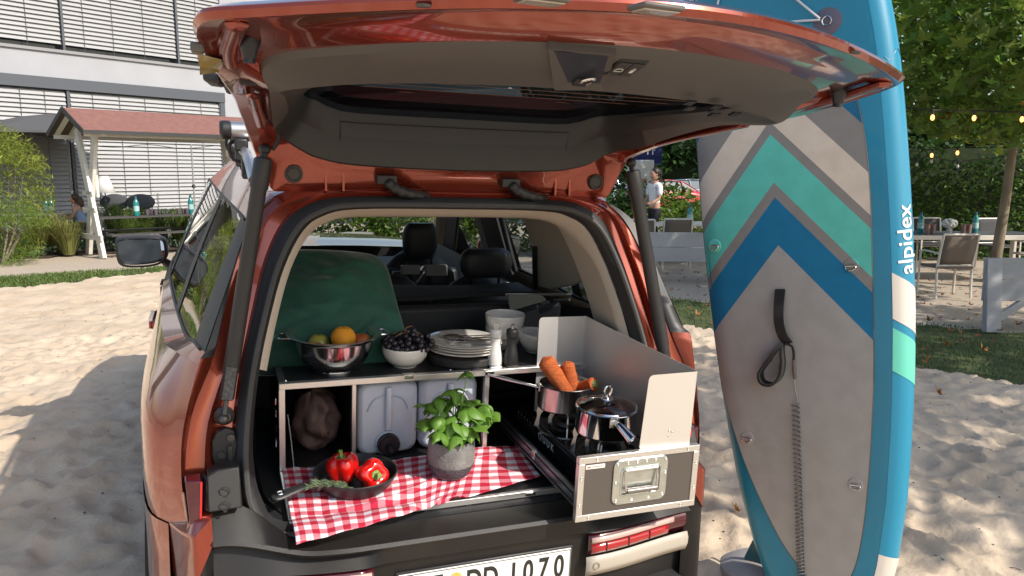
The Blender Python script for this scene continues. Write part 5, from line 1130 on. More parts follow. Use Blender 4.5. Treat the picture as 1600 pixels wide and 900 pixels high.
tag(g.build('sand_debris', mat('debris', (.10, .075, .05), .9, island=.5), None, smooth=False), kind='stuff')
# fallen leaves
dleaf = mat('dry_leaf', (.30, .10, .035), .8, island=.4)
def mapleleaf(c, s, rz, tilt, g, curl=.15, M=None):
    pts = []
    for k, r in enumerate([.15, .75, .5, 1.0, .55, 1.1, .5, .95, .55, 1.1][:0] or [.10, .80, .45, 1.0, .55, 1.15, .55, 1.0, .45, .80]):
        a = -math.pi/2 + 2*math.pi*k/10; pts.append(Vector((r*math.cos(a)*.5, r*math.sin(a)*.5, curl*(r*r-.4)*(1 if k % 2 else .6))))
    R3 = M if M is not None else (Euler((tilt, tilt*.6, rz)).to_matrix()); V = [Vector(c)+(R3 @ p)*s for p in [Vector((0, 0, -curl*.3))]+pts]
    g.add(V, [(0, 1+k, 1+(k+1) % 10) for k in range(10)])
rl_ = random.Random(4)
for (px, py, sc_, lb) in ((1153, 800, .085, 'curled brown leaf lying on the sand left of the paddle board'), (1208, 432, 0, ''), (1540, 549, .13, 'dry brown leaf in the middle of the shaded grass right of the board'), (1480, 540, .10, 'dry leaf on the grass closest to the right edge of the board'), (1470, 617, .12, 'brown leaf on the sand edge right of the board'), (1090, 489, .11, 'brown leaf on the grass strip between the car and the board'), (1452, 498, .12, 'brown leaf on the earth just right of the board'), (1445, 568, .07, 'small grey leaf at the sand edge right of the board')):
    if sc_ == 0: continue
    p = on(px, py, 2, .06); g = G(); mapleleaf((0, 0, .0), sc_, rl_.uniform(0, 6), .3, g, .45); o = g.build('fallen_leaf', dleaf, None, smooth=False); o.location = (p.x, p.y, .075 if p.y < 8 else .05); tag(o, lb, 'leaf', 'fallen leaves')
g = G()
for k in range(420):
    x, y = rl_.uniform(1.5, 9.5), rl_.uniform(6.5, 14)
    if inpoly(x, y, SP): continue
    mapleleaf((x, y, .04), rl_.uniform(.05, .11), rl_.uniform(0, 6), rl_.uniform(-.4, .4), g, .3)
tag(g.build('leaf_litter', dleaf, None, smooth=False), kind='stuff')
# ================================================================== foliage tools
def leaf_cloud(g, c, r, n, size, rg, shape='leaf', shell=.0, clump=.9, gaps=.12, flat=.35):
    k = 0; tr = 0; c = Vector(c)
    while k < n and tr < n*12:
        tr += 1; d = Vector((rg.gauss(0, 1), rg.gauss(0, 1), rg.gauss(0, 1))).normalized(); q = (shell+(1-shell)*rg.random())**.45; p = Vector((d.x*r[0], d.y*r[1], d.z*r[2]))*q
        w2 = c+p; nv = noise.noise(w2*clump)+.5*noise.noise(w2*clump*2.3)
        if nv < gaps: continue
        k += 1; s = size*rg.uniform(.6, 1.25); R3 = Euler((rg.uniform(-1, 1), rg.uniform(-1, 1), rg.uniform(0, 6.28))).to_matrix()
        if shape == 'maple': mapleleaf(w2, s, 0, 0, g, .18, R3)
        elif shape == 'leaf': V = [w2+(R3 @ Vector(a))*s for a in ((-.5, 0, 0), (-.1, .26, .05), (.5, 0, -.05), (-.1, -.26, .05))]; g.add(V, [(0, 1, 2, 3)])
        else: V = [w2+(R3 @ Vector(a))*s for a in ((-.7, 0, 0), (0, .07, .06), (.7, 0, -.10), (0, -.07, .06))]; g.add(V, [(0, 1, 2, 3)])
def shrub(name, label, c, r, n, size, m, seed, group=None, cat='shrub', shape='leaf', gaps=-.05, stem_=True, clump=1.3):
    rg = random.Random(seed); t = thing(name, label, cat, (c[0], c[1], 0), group=group); g = G(); leaf_cloud(g, (0, 0, c[2]), r, n, size, rg, shape, .2, clump, gaps); g.build('foliage', m, t, smooth=False)
    g = G()
    for k in range(7):
        a = rg.uniform(0, 6.28); g.tube([(0.05*math.cos(a), .05*math.sin(a), -.05), (r[0]*.35*math.cos(a), r[1]*.35*math.sin(a), c[2]*.7), (r[0]*.6*math.cos(a), r[1]*.6*math.sin(a), c[2]+r[2]*.4)], [.02, .014, .005], 6)
    g.build('stem', barkm, t); return t
barkm = mat('bark', (.14, .11, .075), .9, col2=(.26, .22, .16), scale=7, var=.1, bump=.8, bscale=24, stretch=(1, 1, .4))
leafd = mat('leaf_dark', (.035, .085, .018), .5, island=.45, alpha_leaf=.30)
leafl = mat('leaf_light', (.14, .23, .035), .5, island=.4, alpha_leaf=.45)
leafmid = mat('leaf_mid', (.085, .165, .03), .45, island=.5, alpha_leaf=.45)
leafgrey = mat('leaf_grey', (.10, .15, .085), .6, island=.35, alpha_leaf=.3)
leafyel = mat('leaf_yellow', (.28, .34, .05), .5, island=.35, alpha_leaf=.5)
def grass_clump(name, label, c, n, h, spread, m, seed, group=None):
    rg = random.Random(seed); g = G()
    for k in range(n):
        a = rg.uniform(0, 6.28); q = rg.random()**.7; b = Vector((.12*q*math.cos(a), .12*q*math.sin(a), 0)); hh = h*rg.uniform(.6, 1.1); out = spread*q*rg.uniform(.5, 1.1); w2 = .006
        d = Vector((math.cos(a), math.sin(a), 0)); s = Vector((-d.y, d.x, 0))*w2; P = [b, b+d*out*.35+Vector((0, 0, hh*.6)), b+d*out*.75+Vector((0, 0, hh*.95)), b+d*out*1.25+Vector((0, 0, hh*.85))]
        g.add([P[0]-s, P[0]+s, P[1]+s, P[1]-s, P[2]+s*.7, P[2]-s*.7, P[3]], [(0, 1, 2, 3), (3, 2, 4, 5), (5, 4, 6)])
    o = g.build(name, m, None, smooth=False); o.location = c; return tag(o, label, 'grass clump', group)
# ================================================================== office building with outside blinds
BD = Vector((.60, .80, 0)).normalized(); BN = Vector((.80, -.60, 0)); BO = Vector((-13.3, 20.0, 0))
BRM = Matrix((BD, -BN, Vector((0, 0, 1)))).transposed()          # local x along facade, y into the building
bld = thing('office_building', 'white rendered office building with grey outside blinds closed on both storeys', 'building'); bld.matrix_world = Matrix.Translation(BO) @ BRM.to_4x4()
render = mat('white_render', (.35, .36, .385), .85, var=.05, scale=1.2, bump=.15, bscale=60)
dgrey = mat('dark_grey_metal', (.075, .085, .10), .5)
def bbx(name, x0, x1, y0, y1, z0, z1, m, par, bevel=0.0): g = G(); g.box(((x0+x1)/2, (y0+y1)/2, (z0+z1)/2), (x1-x0, y1-y0, z1-z0)); return g.build(name, m, par, bevel=bevel, smooth=False)
WX = 6.55
bbx('wall', -9, 10.5, .25, 8, 0, 12.2, render, bld)
bbx('wall', WX+.18, 10.5, 0, .2495, 0, 12.2, render, bld); bbx('wall', -9, WX+.179, 0, .2495, 4.32, 4.98, render, bld); bbx('wall', -9, WX+.179, .0, .2495, 0, .22, render, bld); bbx('wall', -9, WX+.179, 0, .2495, 7.9, 8.5, render, bld)
bbx('lintel', -9, WX+.178, -.03, .20, 4.02, 4.318, dgrey, bld); bbx('window_sill', -9, WX+.15, -.06, .12, 4.982, 5.06, mat('sill_grey', (.25, .25, .26), .5), bld)
bbx('window_frame', WX+.02, WX+.179, .0, .2, .221, 4.019, dgrey, bld)
slatm = mat('blind_slat', (.35, .355, .36), .5, .1, var=.04, scale=.6)
slat_me = {}
def blind(x0, x1, z0, z1, pitch=.118):
    bl = bbx('window_blind', x0+.01, x1-.01, .10, .11, z1-.012, z1, dgrey, bld); n = int((z1-z0-.05)/pitch)
    key = round(x1-x0, 3)
    if key not in slat_me:
        g = G(); L2 = x1-x0-.03; g.loft([[Vector((s*L2/2, y, z)) for s in (-1, 1)] for y, z in ((-.036, -.064), (-.026, -.045), (.006, .010), (.026, .062))], closed=False)
        o = g.build('slat', slatm, bl, angle=80); slat_me[key] = o.data; bpy.data.objects.remove(o)
    for k in range(n):
        o = bpy.data.objects.new('slat', slat_me[key]); COL.objects.link(o); o.parent = bl; o.location = ((x0+x1)/2, .07, z1-.09-pitch*k)
for x in (-1.6, 1.95, WX+.02): bbx('window_post', x-.035, x+.035, .02, .20, .221, 4.019, dgrey, bld)
blind(-5.2, -1.65, .25, 4.0); blind(-1.55, 1.90, .25, 4.0); blind(2.0, WX, .25, 4.0)
for a, b in ((-4.6, -1.12), (-1.05, 1.90), (1.97, 5.20), (5.27, 8.6)): blind(a, b, 5.10, 7.85)
for x in (1.935, 5.235): bbx('window_post', x-.030, x+.030, -.02, .20, 5.061, 7.899, dgrey, bld)
bbx('window_glass', -9, WX, .205, .22, .23, 4.0, mat('window_dark', (.03, .035, .04), .1), bld); bbx('window_glass', -9, 10.4, .225, .235, 5.07, 7.89, mat('window_dark', (.03, .035, .04)), bld)
for z0, z1, xs2 in ((.25, 4.0, [-.55, .75, 1.35, 2.6, 3.35, 4.1, 5.0, 5.9]), (5.07, 7.88, [.25, 1.05, 2.5, 3.3, 4.2, 5.9, 6.8])):
    for x in xs2: g = G(); g.tube([(x, .035, z0), (x, .035, z1)], .008, 4); g.build('guide_cord', dgrey, bld)
# ================================================================== white timber swing shelter
white = mat('white_timber', (.66, .64, .59), .6, var=.06, scale=6, bump=.2, bscale=40, stretch=(1, 1, .3))
PE = Vector((.68, .733, 0)).normalized(); PF = Vector((.733, -.68, 0))
f1, f2 = on(172, 403, 2, 0), on(129, 394, 2, 0); pc = (f1+f2)/2
PM = Matrix((PE, PF, Vector((0, 0, 1)))).transposed()
if PM.determinant() < 0: PM = Matrix((PE, -PF, Vector((0, 0, 1)))).transposed(); FS = -1
else: FS = 1
sw = thing('timber_shelter', 'white timber shelter on crossed legs with a dusty red pitched roof and built-in dark benches', 'shelter'); sw.matrix_world = Matrix.Translation(pc) @ PM.to_4x4()
hw = .55; LL = 3.3
for e in (0.0, LL):
    for s in (-1, 1):
        g = G(); g.beam((e+.04*s, s*hw, -.05), (e+.04*s, -s*.42, 2.72), .21, .08, up=(1, 0, 0)); g.build('crossed_leg', white, sw, bevel=.006, smooth=False)
    g = G(); g.beam((e+.12, 0, 1.25), (e+.12, 0, 2.9), .15, .06, up=(1, 0, 0)); g.build('king_post', white, sw, bevel=.006, smooth=False)
    for z, w2 in ((.40, .48), (1.35, .16), (1.0, .25)): g = G(); g.beam((e-.055, -w2-.12, z), (e-.055, w2+.12, z), .05, .11 if z < .5 else .07); g.build('cross_rail', white, sw, smooth=False)
for s in (-1, 1):
    g = G(); g.beam((-.35, s*.92, 2.56), (LL+.35, s*.92, 2.56), .05, .09); g.build('eaves_beam', white, sw, smooth=False)
    for e in (-.28, 0, LL, LL+.28): g = G(); g.beam((e, s*1.0, 2.57), (e, 0, 3.03), .05, .09, up=(1, 0, 0)); g.build('rafter', white, sw, smooth=False)
    g = G(); g.poly([(-.42, 0, 3.13), (LL+.42, 0, 3.13), (LL+.42, s*1.08, 2.63), (-.42, s*1.08, 2.63)], (0, 0, -.03)); g.build('roof', mat('roofing_felt', (.19, .085, .07), .9, col2=(.25, .118, .098), scale=9, var=.1, bump=.3, bscale=150), sw, smooth=False)
    g = G(); g.poly([(-.42, 0, 3.099), (LL+.42, 0, 3.099), (LL+.42, s*1.08, 2.599), (-.42, s*1.08, 2.599)], (0, 0, -.02)); g.build('roof_boarding', mat('roof_board', (.12, .09, .07), .8), sw, smooth=False)
    for e in (-.43, LL+.43): g = G(); g.beam((e, s*.0, 3.10), (e, s*1.10, 2.595), .02, .11, up=(0, 0, 1)); g.build('verge_board', mat('verge_dark', (.03, .032, .035), .6), sw, smooth=False)
    g = G(); g.beam((-.42, s*1.09, 2.60), (LL+.42, s*1.09, 2.60), .02, .07); g.build('fascia_board', mat('verge_dark', (.03, .032, .035)), sw, smooth=False)
plank = mat('dark_plank', (.055, .052, .05), .7, bump=.3, bscale=60)
for y, z, w2 in ((-.14, .80, .26), (.14, .80, .26), (.62, .46, .17), (.80, .46, .17), (-.62, .46, .17), (-.80, .46, .17)):
    g = G(); g.box((LL/2, y, z), (LL-.1, w2, .035)); g.build('bench_plank' if z < .6 else 'table_plank', plank, sw, bevel=.004)
for e in (.3, LL-.3): g = G(); g.beam((e, -.95, .42), (e, .95, .42), .05, .08); g.build('bench_bearer', plank, sw, smooth=False)
# festoon wire under its eaves
g = G(); g.tube(cr([(0, .9, 2.45), (LL*.25, .9, 2.36), (LL*.5, .9, 2.44), (LL*.75, .9, 2.37), (LL, .9, 2.46)], 5, False), .008, 5); g.build('festoon_wire', dgrey, sw)
# parasol behind it
pr0 = on(116, 345, 1, 19.5); par = thing('parasol', 'open dark grey parasol behind the white timber shelter', 'parasol', (pr0.x, 19.5, 0))
g = G(); g.tube([(0, 0, 0), (0, 0, 2.9)], .03, 10); g.build('pole', mat('pole_grey', (.18, .18, .18), .4, .6), par)
g = G(); g.lathe([(.0001, 2.95), (.6, 2.86), (2.2, 2.45), (2.21, 2.40), (2.2, 2.42), (.6, 2.82), (.0001, 2.90)], 8, (-.4, 0, .28)); g.build('canopy', mat('parasol_cloth', (.085, .085, .09), .9), par, smooth=False)
g = G(); g.box((0, 0, .04), (.5, .5, .08)); g.build('base', dgrey, par, bevel=.01)
pl2 = on(305, 330, 1, 22.5); par = thing('light_stand', 'slim silver pole stand beside the far end of the shelter', 'pole', (pl2.x, 22.5, 0)); g = G(); g.tube([(0, 0, 0), (0, 0, 2.6)], .025, 8); g.build('pole', mat('pole_light', (.45, .46, .47), .3, .6), par); g = G(); g.lathe([(.05, 1.35), (.05, 1.42), (.03, 1.45)], 10); g.build('collar', blackpl, par)
# far dark doorway bay at the right of the blinds comes from the wall return: deep shaded recess box
# garden benches of white slats, cushions, lamp, table, bottles
def white_bench(label, px, Y, wid, rz, z0=.05, cushion_l=None):
    p = on(px, 320, 1, Y); t = thing('garden_bench', label, 'bench', (p.x, Y, 0), rz=rz)
    for x in (-wid/2, wid/2):
        for y in (-.25, .25): g = G(); g.box((x, y, .38 if y > 0 else .30), (.06, .06, .80 if y > 0 else .62)); g.build('leg', white, t, smooth=False)
        g = G(); g.box((x, 0, .60), (.07, .56, .035)); g.build('armrest', white, t, smooth=False)
    for y in (-.2, -.07, .06, .19): g = G(); g.box((0, y, .42), (wid, .11, .025)); g.build('seat_slat', white, t, smooth=False)
    g = G(); g.box((0, .26, .79), (wid, .05, .06)); g.build('top_rail', white, t, smooth=False)
    n = int(wid/.12)
    for k in range(n): g = G(); g.box((-wid/2+.09+(wid-.18)*k/(n-1), .26, .60), (.05, .02, .33)); g.build('back_slat', white, t, smooth=False)
    return t
white_bench('white slatted garden bench half hidden behind the tall leafy bush', 45, 18.6, 1.5, R_(200)); white_bench('white slatted garden bench with dark cushions behind the crossed legs of the shelter', 190, 20.5, 1.3, R_(190)); white_bench('white slatted garden bench at the far end of the shelter table', 255, 21.0, 1.4, R_(190))
for px, Y, lb in ((182, 20.3, 'left dark grey cushion on the white garden bench'), (222, 20.3, 'right dark grey cushion on the white garden bench')):
    p = on(px, 312, 1, Y); g = G(); g.ell((0, 0, 0), (.36, .10, .22), 24, 14); o = g.build('bench_cushion', mat('cushion_grey', (.07, .075, .085), .9), None, angle=180); o.location = (p.x, Y-.1, 1.02); o.rotation_euler = (R_(-12), 0, R_(12)); tag(o, lb, 'cushion')
p = on(164, 300, 1, 19.8); t = thing('floor_lamp', 'floor lamp with a white cone shade behind the shelter legs', 'lamp', (p.x, 19.8, 0)); g = G(); g.tube([(0, 0, 0), (0, 0, 1.45)], .015, 8); g.build('pole', dgrey, t); g = G(); g.lathe([(.24, 1.28), (.10, 1.70)], 24); g.build('lamp_shade', mat('shade_white', (.75, .74, .72), .8), t, solid=.006)
p = on(88, 330, 1, 19.0); t = thing('garden_table', 'grey garden table under the parasol where a person sits', 'table', (p.x, 19.0, 0), rz=R_(20))
g = G(); g.box((0, 0, .74), (2.2, .8, .04)); g.build('table_top', mat('table_grey', (.25, .25, .25), .5), t, bevel=.005)
for x in (-1.0, 1.0):
    for y in (-.34, .34): g = G(); g.box((x, y, .36), (.06, .06, .72)); g.build('leg', white, t, smooth=False)
bottlem = mat('bottle_teal', (.02, .28, .28), .15, trans=.3, coat=.5)
def bottle(label, loc, h=.30, grp='teal water bottles'):
    t = thing('water_bottle', label, 'bottle', loc, group=grp); s = h/.30
    g = G(); g.lathe([(.0001, 0), (.040*s, 0), (.043*s, .02*s), (.043*s, .19*s), (.036*s, .22*s), (.016*s, .255*s), (.015*s, .27*s), (.0001, .27*s)], 18); g.build('glass', bottlem, t)
    g = G(); g.lathe([(.018*s, .262*s), (.018*s, .30*s), (.0001, .30*s)], 14); g.build('cap', mat('cap_teal', (.03, .12, .16), .4), t)
    g = G(); g.lathe([(.0435*s, .07*s), (.0435*s, .15*s)], 18); g.build('label_band', mat('label_pale', (.35, .55, .55), .5), t)
for px, lb in ((72, 'left teal bottle on the grey garden table under the parasol'), (80, 'right teal bottle on the grey garden table under the parasol')): p = on(px, 320, 1, 18.95); bottle(lb, (p.x, 18.95, .762), .42)
for u, lb in ((.28, 'teal bottle on the near end of the shelter table'), (.66, 'teal bottle further along the shelter table')): q = sw.matrix_world @ Vector((LL*u, 0, .82)); bottle(lb, tuple(q), .44)
for u, lb in ((.38, 'near group of dark glasses on the shelter table'), (.60, 'far group of dark glasses on the shelter table')):
    q = sw.matrix_world @ Vector((LL*u, 0, .82)); t = thing('drinking_glasses', lb, 'glasses', tuple(q)); 
    for k in range(3): g = G(); g.lathe([(.0001, 0), (.035, 0), (.04, .13), (.037, .13), (.033, .01)], 14, ((k-1)*.10, .04*(k % 2), 0)); g.build('glass', mat('smoked_glass', (.12, .09, .12), .1), t)
# ================================================================== planting on the left
def pt(px, d): return ((px-800)/1200*d*1.0, d)
t = shrub('bamboo_bush', 'tall yellow green leafy bush at the left edge', (*pt(8, 15.8), 1.35), (1.0, .8, 1.45), 5200, .13, leafyel, 21, shape='long', gaps=-.15)
shrub('bamboo_bush', 'lower pale green bush in front of the tall one', (*pt(-5, 15.2), .6), (1.1, .7, .75), 2600, .11, leafl, 22, shape='long', gaps=-.15)
for k, (px, d, h) in enumerate(((60, 16.9, .8), (88, 17.2, .9), (105, 16.8, .75), (200, 18.4, .95), (225, 19.0, .9), (250, 19.5, .85), (280, 19.0, .9), (180, 19.2, 1.0), (300, 19.4, .8))):
    grass_clump('grass_clump', ('tufted grass clump left of the shelter legs', 'arching grass clump close to the crossed legs', 'small grass clump by the foot of the crossed legs', 'grass clump just behind the shelter bench', 'grass clump behind the middle of the shelter', 'grass clump behind the far bottle', 'grass clump near the car mirror', 'tall grass clump by the white lamp', 'grass clump at the far end of the shelter')[k], (*pt(px, d), 0), 420, h, .5, grassm if k > 2 else mat('reed_grass', (.20, .21, .06), .6, island=.3, alpha_leaf=.3), 30+k, 'grass clumps round the shelter')
bedP = [pt(-60, 16.6), pt(60, 16.4), pt(112, 17.0), pt(230, 17.6), pt(330, 18.8), pt(330, 21.5), pt(-60, 21)]
sheet_poly('planting_bed', bedP, -.02, mat('bed_soil', (.07, .05, .035), .95, bump=.7, bscale=30), .3, .03)
g = G(); rg = random.Random(9)
for k in range(9000):
    x, y = rg.uniform(-15, -6.5), rg.uniform(16.2, 21)
    if not inpoly(x, y, bedP): continue
    leaf_cloud(g, (x, y, .12), (.1, .1, .12), 1, .09, rg, gaps=-9)
tag(g.build('ground_cover', leafgrey, None, smooth=False), kind='stuff')
# hedge-like shrubs seen through the windscreen and side windows
for k, (X, Y, r, h, m, lb) in enumerate(((-6.2, 18.5, 1.3, 1.7, leafl, 'bright shrub seen through the left of the windscreen'), (-4.2, 19.0, 1.5, 1.9, leafmid, 'green shrub seen through the middle of the windscreen'), (-2.2, 19.2, 1.5, 1.8, leafl, 'light green shrub seen beside the front headrest'), (-.3, 19.5, 1.5, 1.9, leafmid, 'green shrub seen through the front side window'), (1.6, 18.5, 1.4, 1.9, leafd, 'dark shrub seen through the rear side window'), (3.2, 17.2, 1.2, 1.5, leafl, 'bright shrub seen just right of the raised strut'))):
    shrub('shrub', lb, (X, Y-(1.5 if 0 < k < 5 else 0), h*.46), (r, .9, h*.62), 4600 if k < 5 else 2600, .14, (leafl if k not in (4,) else m), 50+k, 'shrubs behind the car', gaps=-.2)
p = pt(556, 12.5); t = thing('fire_bowl', 'shallow stone bowl on a rust brown stand seen through the windscreen', 'bowl', (p[0], p[1], 0))
g = G(); zc_ = HCAM-(366-270.6)/1200*12.5; g.lathe([(.0001, zc_-.05), (.16, zc_-.09), (.27, zc_-.01), (.285, zc_+.03), (.26, zc_+.03), (.15, zc_-.02), (.0001, zc_-.0)], 32); g.build('bowl', mat('stone_bowl', (.30, .28, .25), .8), t); g = G(); g.lathe([(.14, 0), (.14, zc_-.10), (.10, zc_-.06)], 20); g.build('stand', mat('rust', (.20, .08, .04), .8), t)
# ================================================================== paddle board
base = on(1292, 968, 2, 0.0); ph_ = R_(38)
U = Vector((math.cos(ph_), -math.sin(ph_), 0)); NB = Vector((-math.sin(ph_), -math.cos(ph_), 0)); tl_ = R_(7.0)
V = (-math.sin(tl_)*U + math.cos(tl_)*Vector((0, 0, 1))).normalized(); U2 = V.cross(NB).normalized()
if U2.dot(U) < 0: U2 = -U2
BM = Matrix((U2, V, NB)).transposed().to_4x4(); BM.translation = base
BI = BM.inverted()
def bon(px, py, z=.075):
    o = BI @ Vector((0, 0, HCAM)); d = BI.to_3x3() @ W_ray(px, py); t = (z-o.z)/d.z; p = o+d*t; return p
sup = thing('paddle_board', 'inflatable paddle board on its tail, grey deck pad with mint, cream and blue chevrons', 'paddle board'); sup.matrix_world = BM
teal = mat('board_teal', (.006, .24, .40), .35, coat=.25, var=.06, scale=3)
WK = [(.0, .11), (.03, .17), (.12, .225), (.3, .277), (.55, .322), (.9, .36), (1.3, .385), (1.75, .392), (2.2, .38), (2.55, .335), (2.85, .26), (3.02, .15), (3.10, .0)]
def hwid(v):
    for i in range(len(WK)-1):
        if WK[i][0] <= v <= WK[i+1][0]:
            t = (v-WK[i][0])/(WK[i+1][0]-WK[i][0]); a, b = WK[i][1], WK[i+1][1]; p0 = WK[max(0, i-1)][1]; p3 = WK[min(len(WK)-1, i+2)][1]
            return max(0, .5*((2*a)+(b-p0)*t+(2*p0-5*a+4*b-p3)*t*t+(3*a-p0-3*b+p3)*t**3))
    return 0
T2 = .075
def section(v, off=0.0, part='all'):
    w2 = hwid(v); r = T2+off; f_ = max(.004, w2-T2); rocker = .10*max(0, (v-2.2)/.9)**2
    pts = []
    for k in range(13): a = -math.pi/2+math.pi*k/12; pts.append(Vector((f_+min(r, w2)*math.cos(a), v, r*math.sin(a)+rocker)))
    for k in range(1, 8): pts.append(Vector((f_-2*f_*k/8, v, r+rocker)))
    for k in range(13): a = math.pi/2+math.pi*k/12; pts.append(Vector((-f_+min(r, w2)*math.cos(a), v, r*math.sin(a)+rocker)))
    for k in range(1, 8): pts.append(Vector((-f_+2*f_*k/8, v, -r+rocker)))
    return pts
vs_ = [0, .01, .03, .07, .12, .2]+[.3+.07*k for k in range(38)]+[2.99, 3.04, 3.08, 3.098]
g = G(); secs = [section(v) for v in vs_]; g.loft(secs); g.poly(secs[0][::-1]); g.poly(secs[-1]); g.build('hull', teal, sup, angle=60)
# rail band (graphics) wrapped on the right rail
def rail_strip(name, v0, v1, m, a0=-75, a1=76, off=.0012, top=None, bot=None, n=14):
    g = G(); loops = []
    for i in range(n+1):
        row = []
        for j in range(11):
            s = j/10; b_ = (bot(s) if bot else v0); t_ = (top(s) if top else v1); v = b_+(t_-b_)*i/n; w2 = hwid(v); a = R_(a1+(a0-a1)*s); rocker = .10*max(0, (v-2.2)/.9)**2
            row.append(Vector((w2-T2+(T2+off)*math.cos(a), v, (T2+off)*math.sin(a)+rocker)))
        loops.append(row)
    g.loft(loops, closed=False); return g.build(name, m, sup, angle=60)
rail_strip('rail_band', .02, 2.9, mat('board_blue', (.010, .22, .37), .38, coat=.2), off=.0010, n=60)
whm = mat('board_cream', (.62, .58, .52), .5); mint = mat('board_mint', (.12, .55, .42), .5)
v_ = lambda py: bon(1400, py, .06).y
rail_strip('rail_graphic', 0, 0, whm, off=.0022, top=lambda s: v_(425)-.13*s, bot=lambda s: v_(497)-.13*s); rail_strip('rail_graphic', 0, 0, mint, off=.0022, top=lambda s: v_(511)-.13*s, bot=lambda s: v_(578)-.13*s); rail_strip('rail_graphic', 0, 0, whm, off=.0022, top=lambda s: v_(868)-.07*s, bot=lambda s: .01)
for vv in (2.15, 2.40):
    g = G(); g.tube([Vector((hwid(vv)-T2+(T2+.0016)*math.cos(R_(a)), vv+.02*math.sin(a*.1), (T2+.0016)*math.sin(R_(a)))) for a in range(-60, 61, 10)], .0012, 5); g.build('rail_seam', mat('board_blue', (.015, .30, .52)), sup)
# lettering up the rail
tm = text_mesh('alpidex', .105, .0012)
import bmesh
bm2 = bmesh.new(); bm2.from_mesh(tm); bmesh.ops.triangulate(bm2, faces=bm2.faces[:])
for _ in range(3): bmesh.ops.subdivide_edges(bm2, edges=[e for e in bm2.edges if e.calc_length() > .006], cuts=1); bmesh.ops.triangulate(bm2, faces=bm2.faces[:])
bm2.to_mesh(tm); bm2.free(); vc = (v_(425)+v_(326))/2; xs2 = [v.co.x for v in tm.vertices]; ln = max(xs2)-min(xs2); want = (v_(323)-v_(432)); k_ = want/ln
ac = R_(34)
for v in tm.vertices:
    along = v.co.x*k_; up = v.co.y*k_; vv = vc+along; a = ac + up/(T2); v.co = Vector((hwid(vv)-T2+(T2+.0030)*math.cos(a), vv, (T2+.0030)*math.sin(a)))
tm.materials.clear(); tm.materials.append(mat('board_print', (.80, .82, .82), .5)); o = bpy.data.objects.new('board_lettering', tm); COL.objects.link(o); o.parent = sup
# deck pad with chevrons
zp = .0785
pad = bpy.data.materials.new('deck_pad'); pad.use_nodes = True; N, L = nodes(pad); b = N['Principled BSDF']; b.inputs['Roughness'].default_value = .75
ap = bon(1204, 211); apx = ap.x
lpt = bon(1093, 343); rpt = bon(1362, 389); kl = (ap.y-lpt.y)/(ap.x-lpt.x); kr = (ap.y-rpt.y)/(rpt.x-ap.x)
ax2 = (bon(1217, 383)-ap); shear = ax2.x/ax2.y                     # the chevron axis
print('pad', ap, kl, kr, shear)
tc = N.new('ShaderNodeTexCoord'); sp = N.new('ShaderNodeSeparateXYZ'); L.new(tc.outputs['Object'], sp.inputs[0])
def mth(op, a, b_=None):
    m = N.new('ShaderNodeMath'); m.operation = op
    for i, q in enumerate((a, b_)):
        if q is None: continue
        if isinstance(q, (int, float)): m.inputs[i].default_value = q
        else: L.new(q, m.inputs[i])
    return m.outputs[0]
xc = mth('SUBTRACT', sp.outputs[0], mth('ADD', mth('MULTIPLY', mth('SUBTRACT', sp.outputs[1], ap.y), shear*.6), apx))
sv = mth('ADD', mth('SUBTRACT', sp.outputs[1], ap.y), mth('MULTIPLY', mth('ABSOLUTE', xc), (kl+kr)/2))
def sval(py, px=None): q = bon(1204+(py-211)*.075, py); return q.y-ap.y
ramp = N.new('ShaderNodeValToRGB'); ramp.color_ramp.interpolation = 'CONSTANT'; lo_, hi_ = -1.2, .6
mr = N.new('ShaderNodeMapRange'); mr.inputs['From Min'].default_value = lo_; mr.inputs['From Max'].default_value = hi_; L.new(sv, mr.inputs[0]); L.new(mr.outputs[0], ramp.inputs[0])
grey1 = (.43, .425, .405, 1); grey2 = (.29, .275, .255, 1)
stops = [(-1.2, grey1), (sval(383), (.004, .20, .40, 1)), (sval(310), grey2), (sval(286), (.13, .64, .53, 1)), (sval(211), grey2), (sval(192), (.80, .69, .56, 1)), (sval(128), grey2), (sval(60), (.008, .15, .30, 1))]
els = ramp.color_ramp.elements
els[0].position = 0; els[0].color = stops[0][1]; els[1].position = (stops[1][0]-lo_)/(hi_-lo_); els[1].color = stops[1][1]
for s_, c_ in stops[2:]: e = els.new((s_-lo_)/(hi_-lo_)); e.color = c_
ns = N.new('ShaderNodeTexNoise'); ns.inputs['Scale'].default_value = 14; ns.inputs['Detail'].default_value = 8; L.new(tc.outputs['Object'], ns.inputs['Vector']); mxn = N.new('ShaderNodeMix'); mxn.data_type = 'RGBA'; mxn.blend_type = 'MULTIPLY'; mxn.inputs[0].default_value = .22
L.new(ramp.outputs[0], mxn.inputs[6]); rr2 = N.new('ShaderNodeValToRGB'); rr2.color_ramp.elements[0].position = .35; rr2.color_ramp.elements[0].color = (.6, .58, .55, 1); rr2.color_ramp.elements[1].position = .6; rr2.color_ramp.elements[1].color = (1, 1, 1, 1); L.new(ns.outputs[0], rr2.inputs[0]); L.new(rr2.outputs[0], mxn.inputs[7]); L.new(mxn.outputs[2], b.inputs['Base Color'])
vo = N.new('ShaderNodeTexVoronoi'); vo.inputs['Scale'].default_value = 260; L.new(tc.outputs['Object'], vo.inputs['Vector']); bm_ = N.new('ShaderNodeBump'); bm_.inputs['Strength'].default_value = .25; bm_.inputs['Distance'].default_value = .001; L.new(vo.outputs[0], bm_.inputs['Height']); L.new(bm_.outputs[0], b.inputs['Normal'])
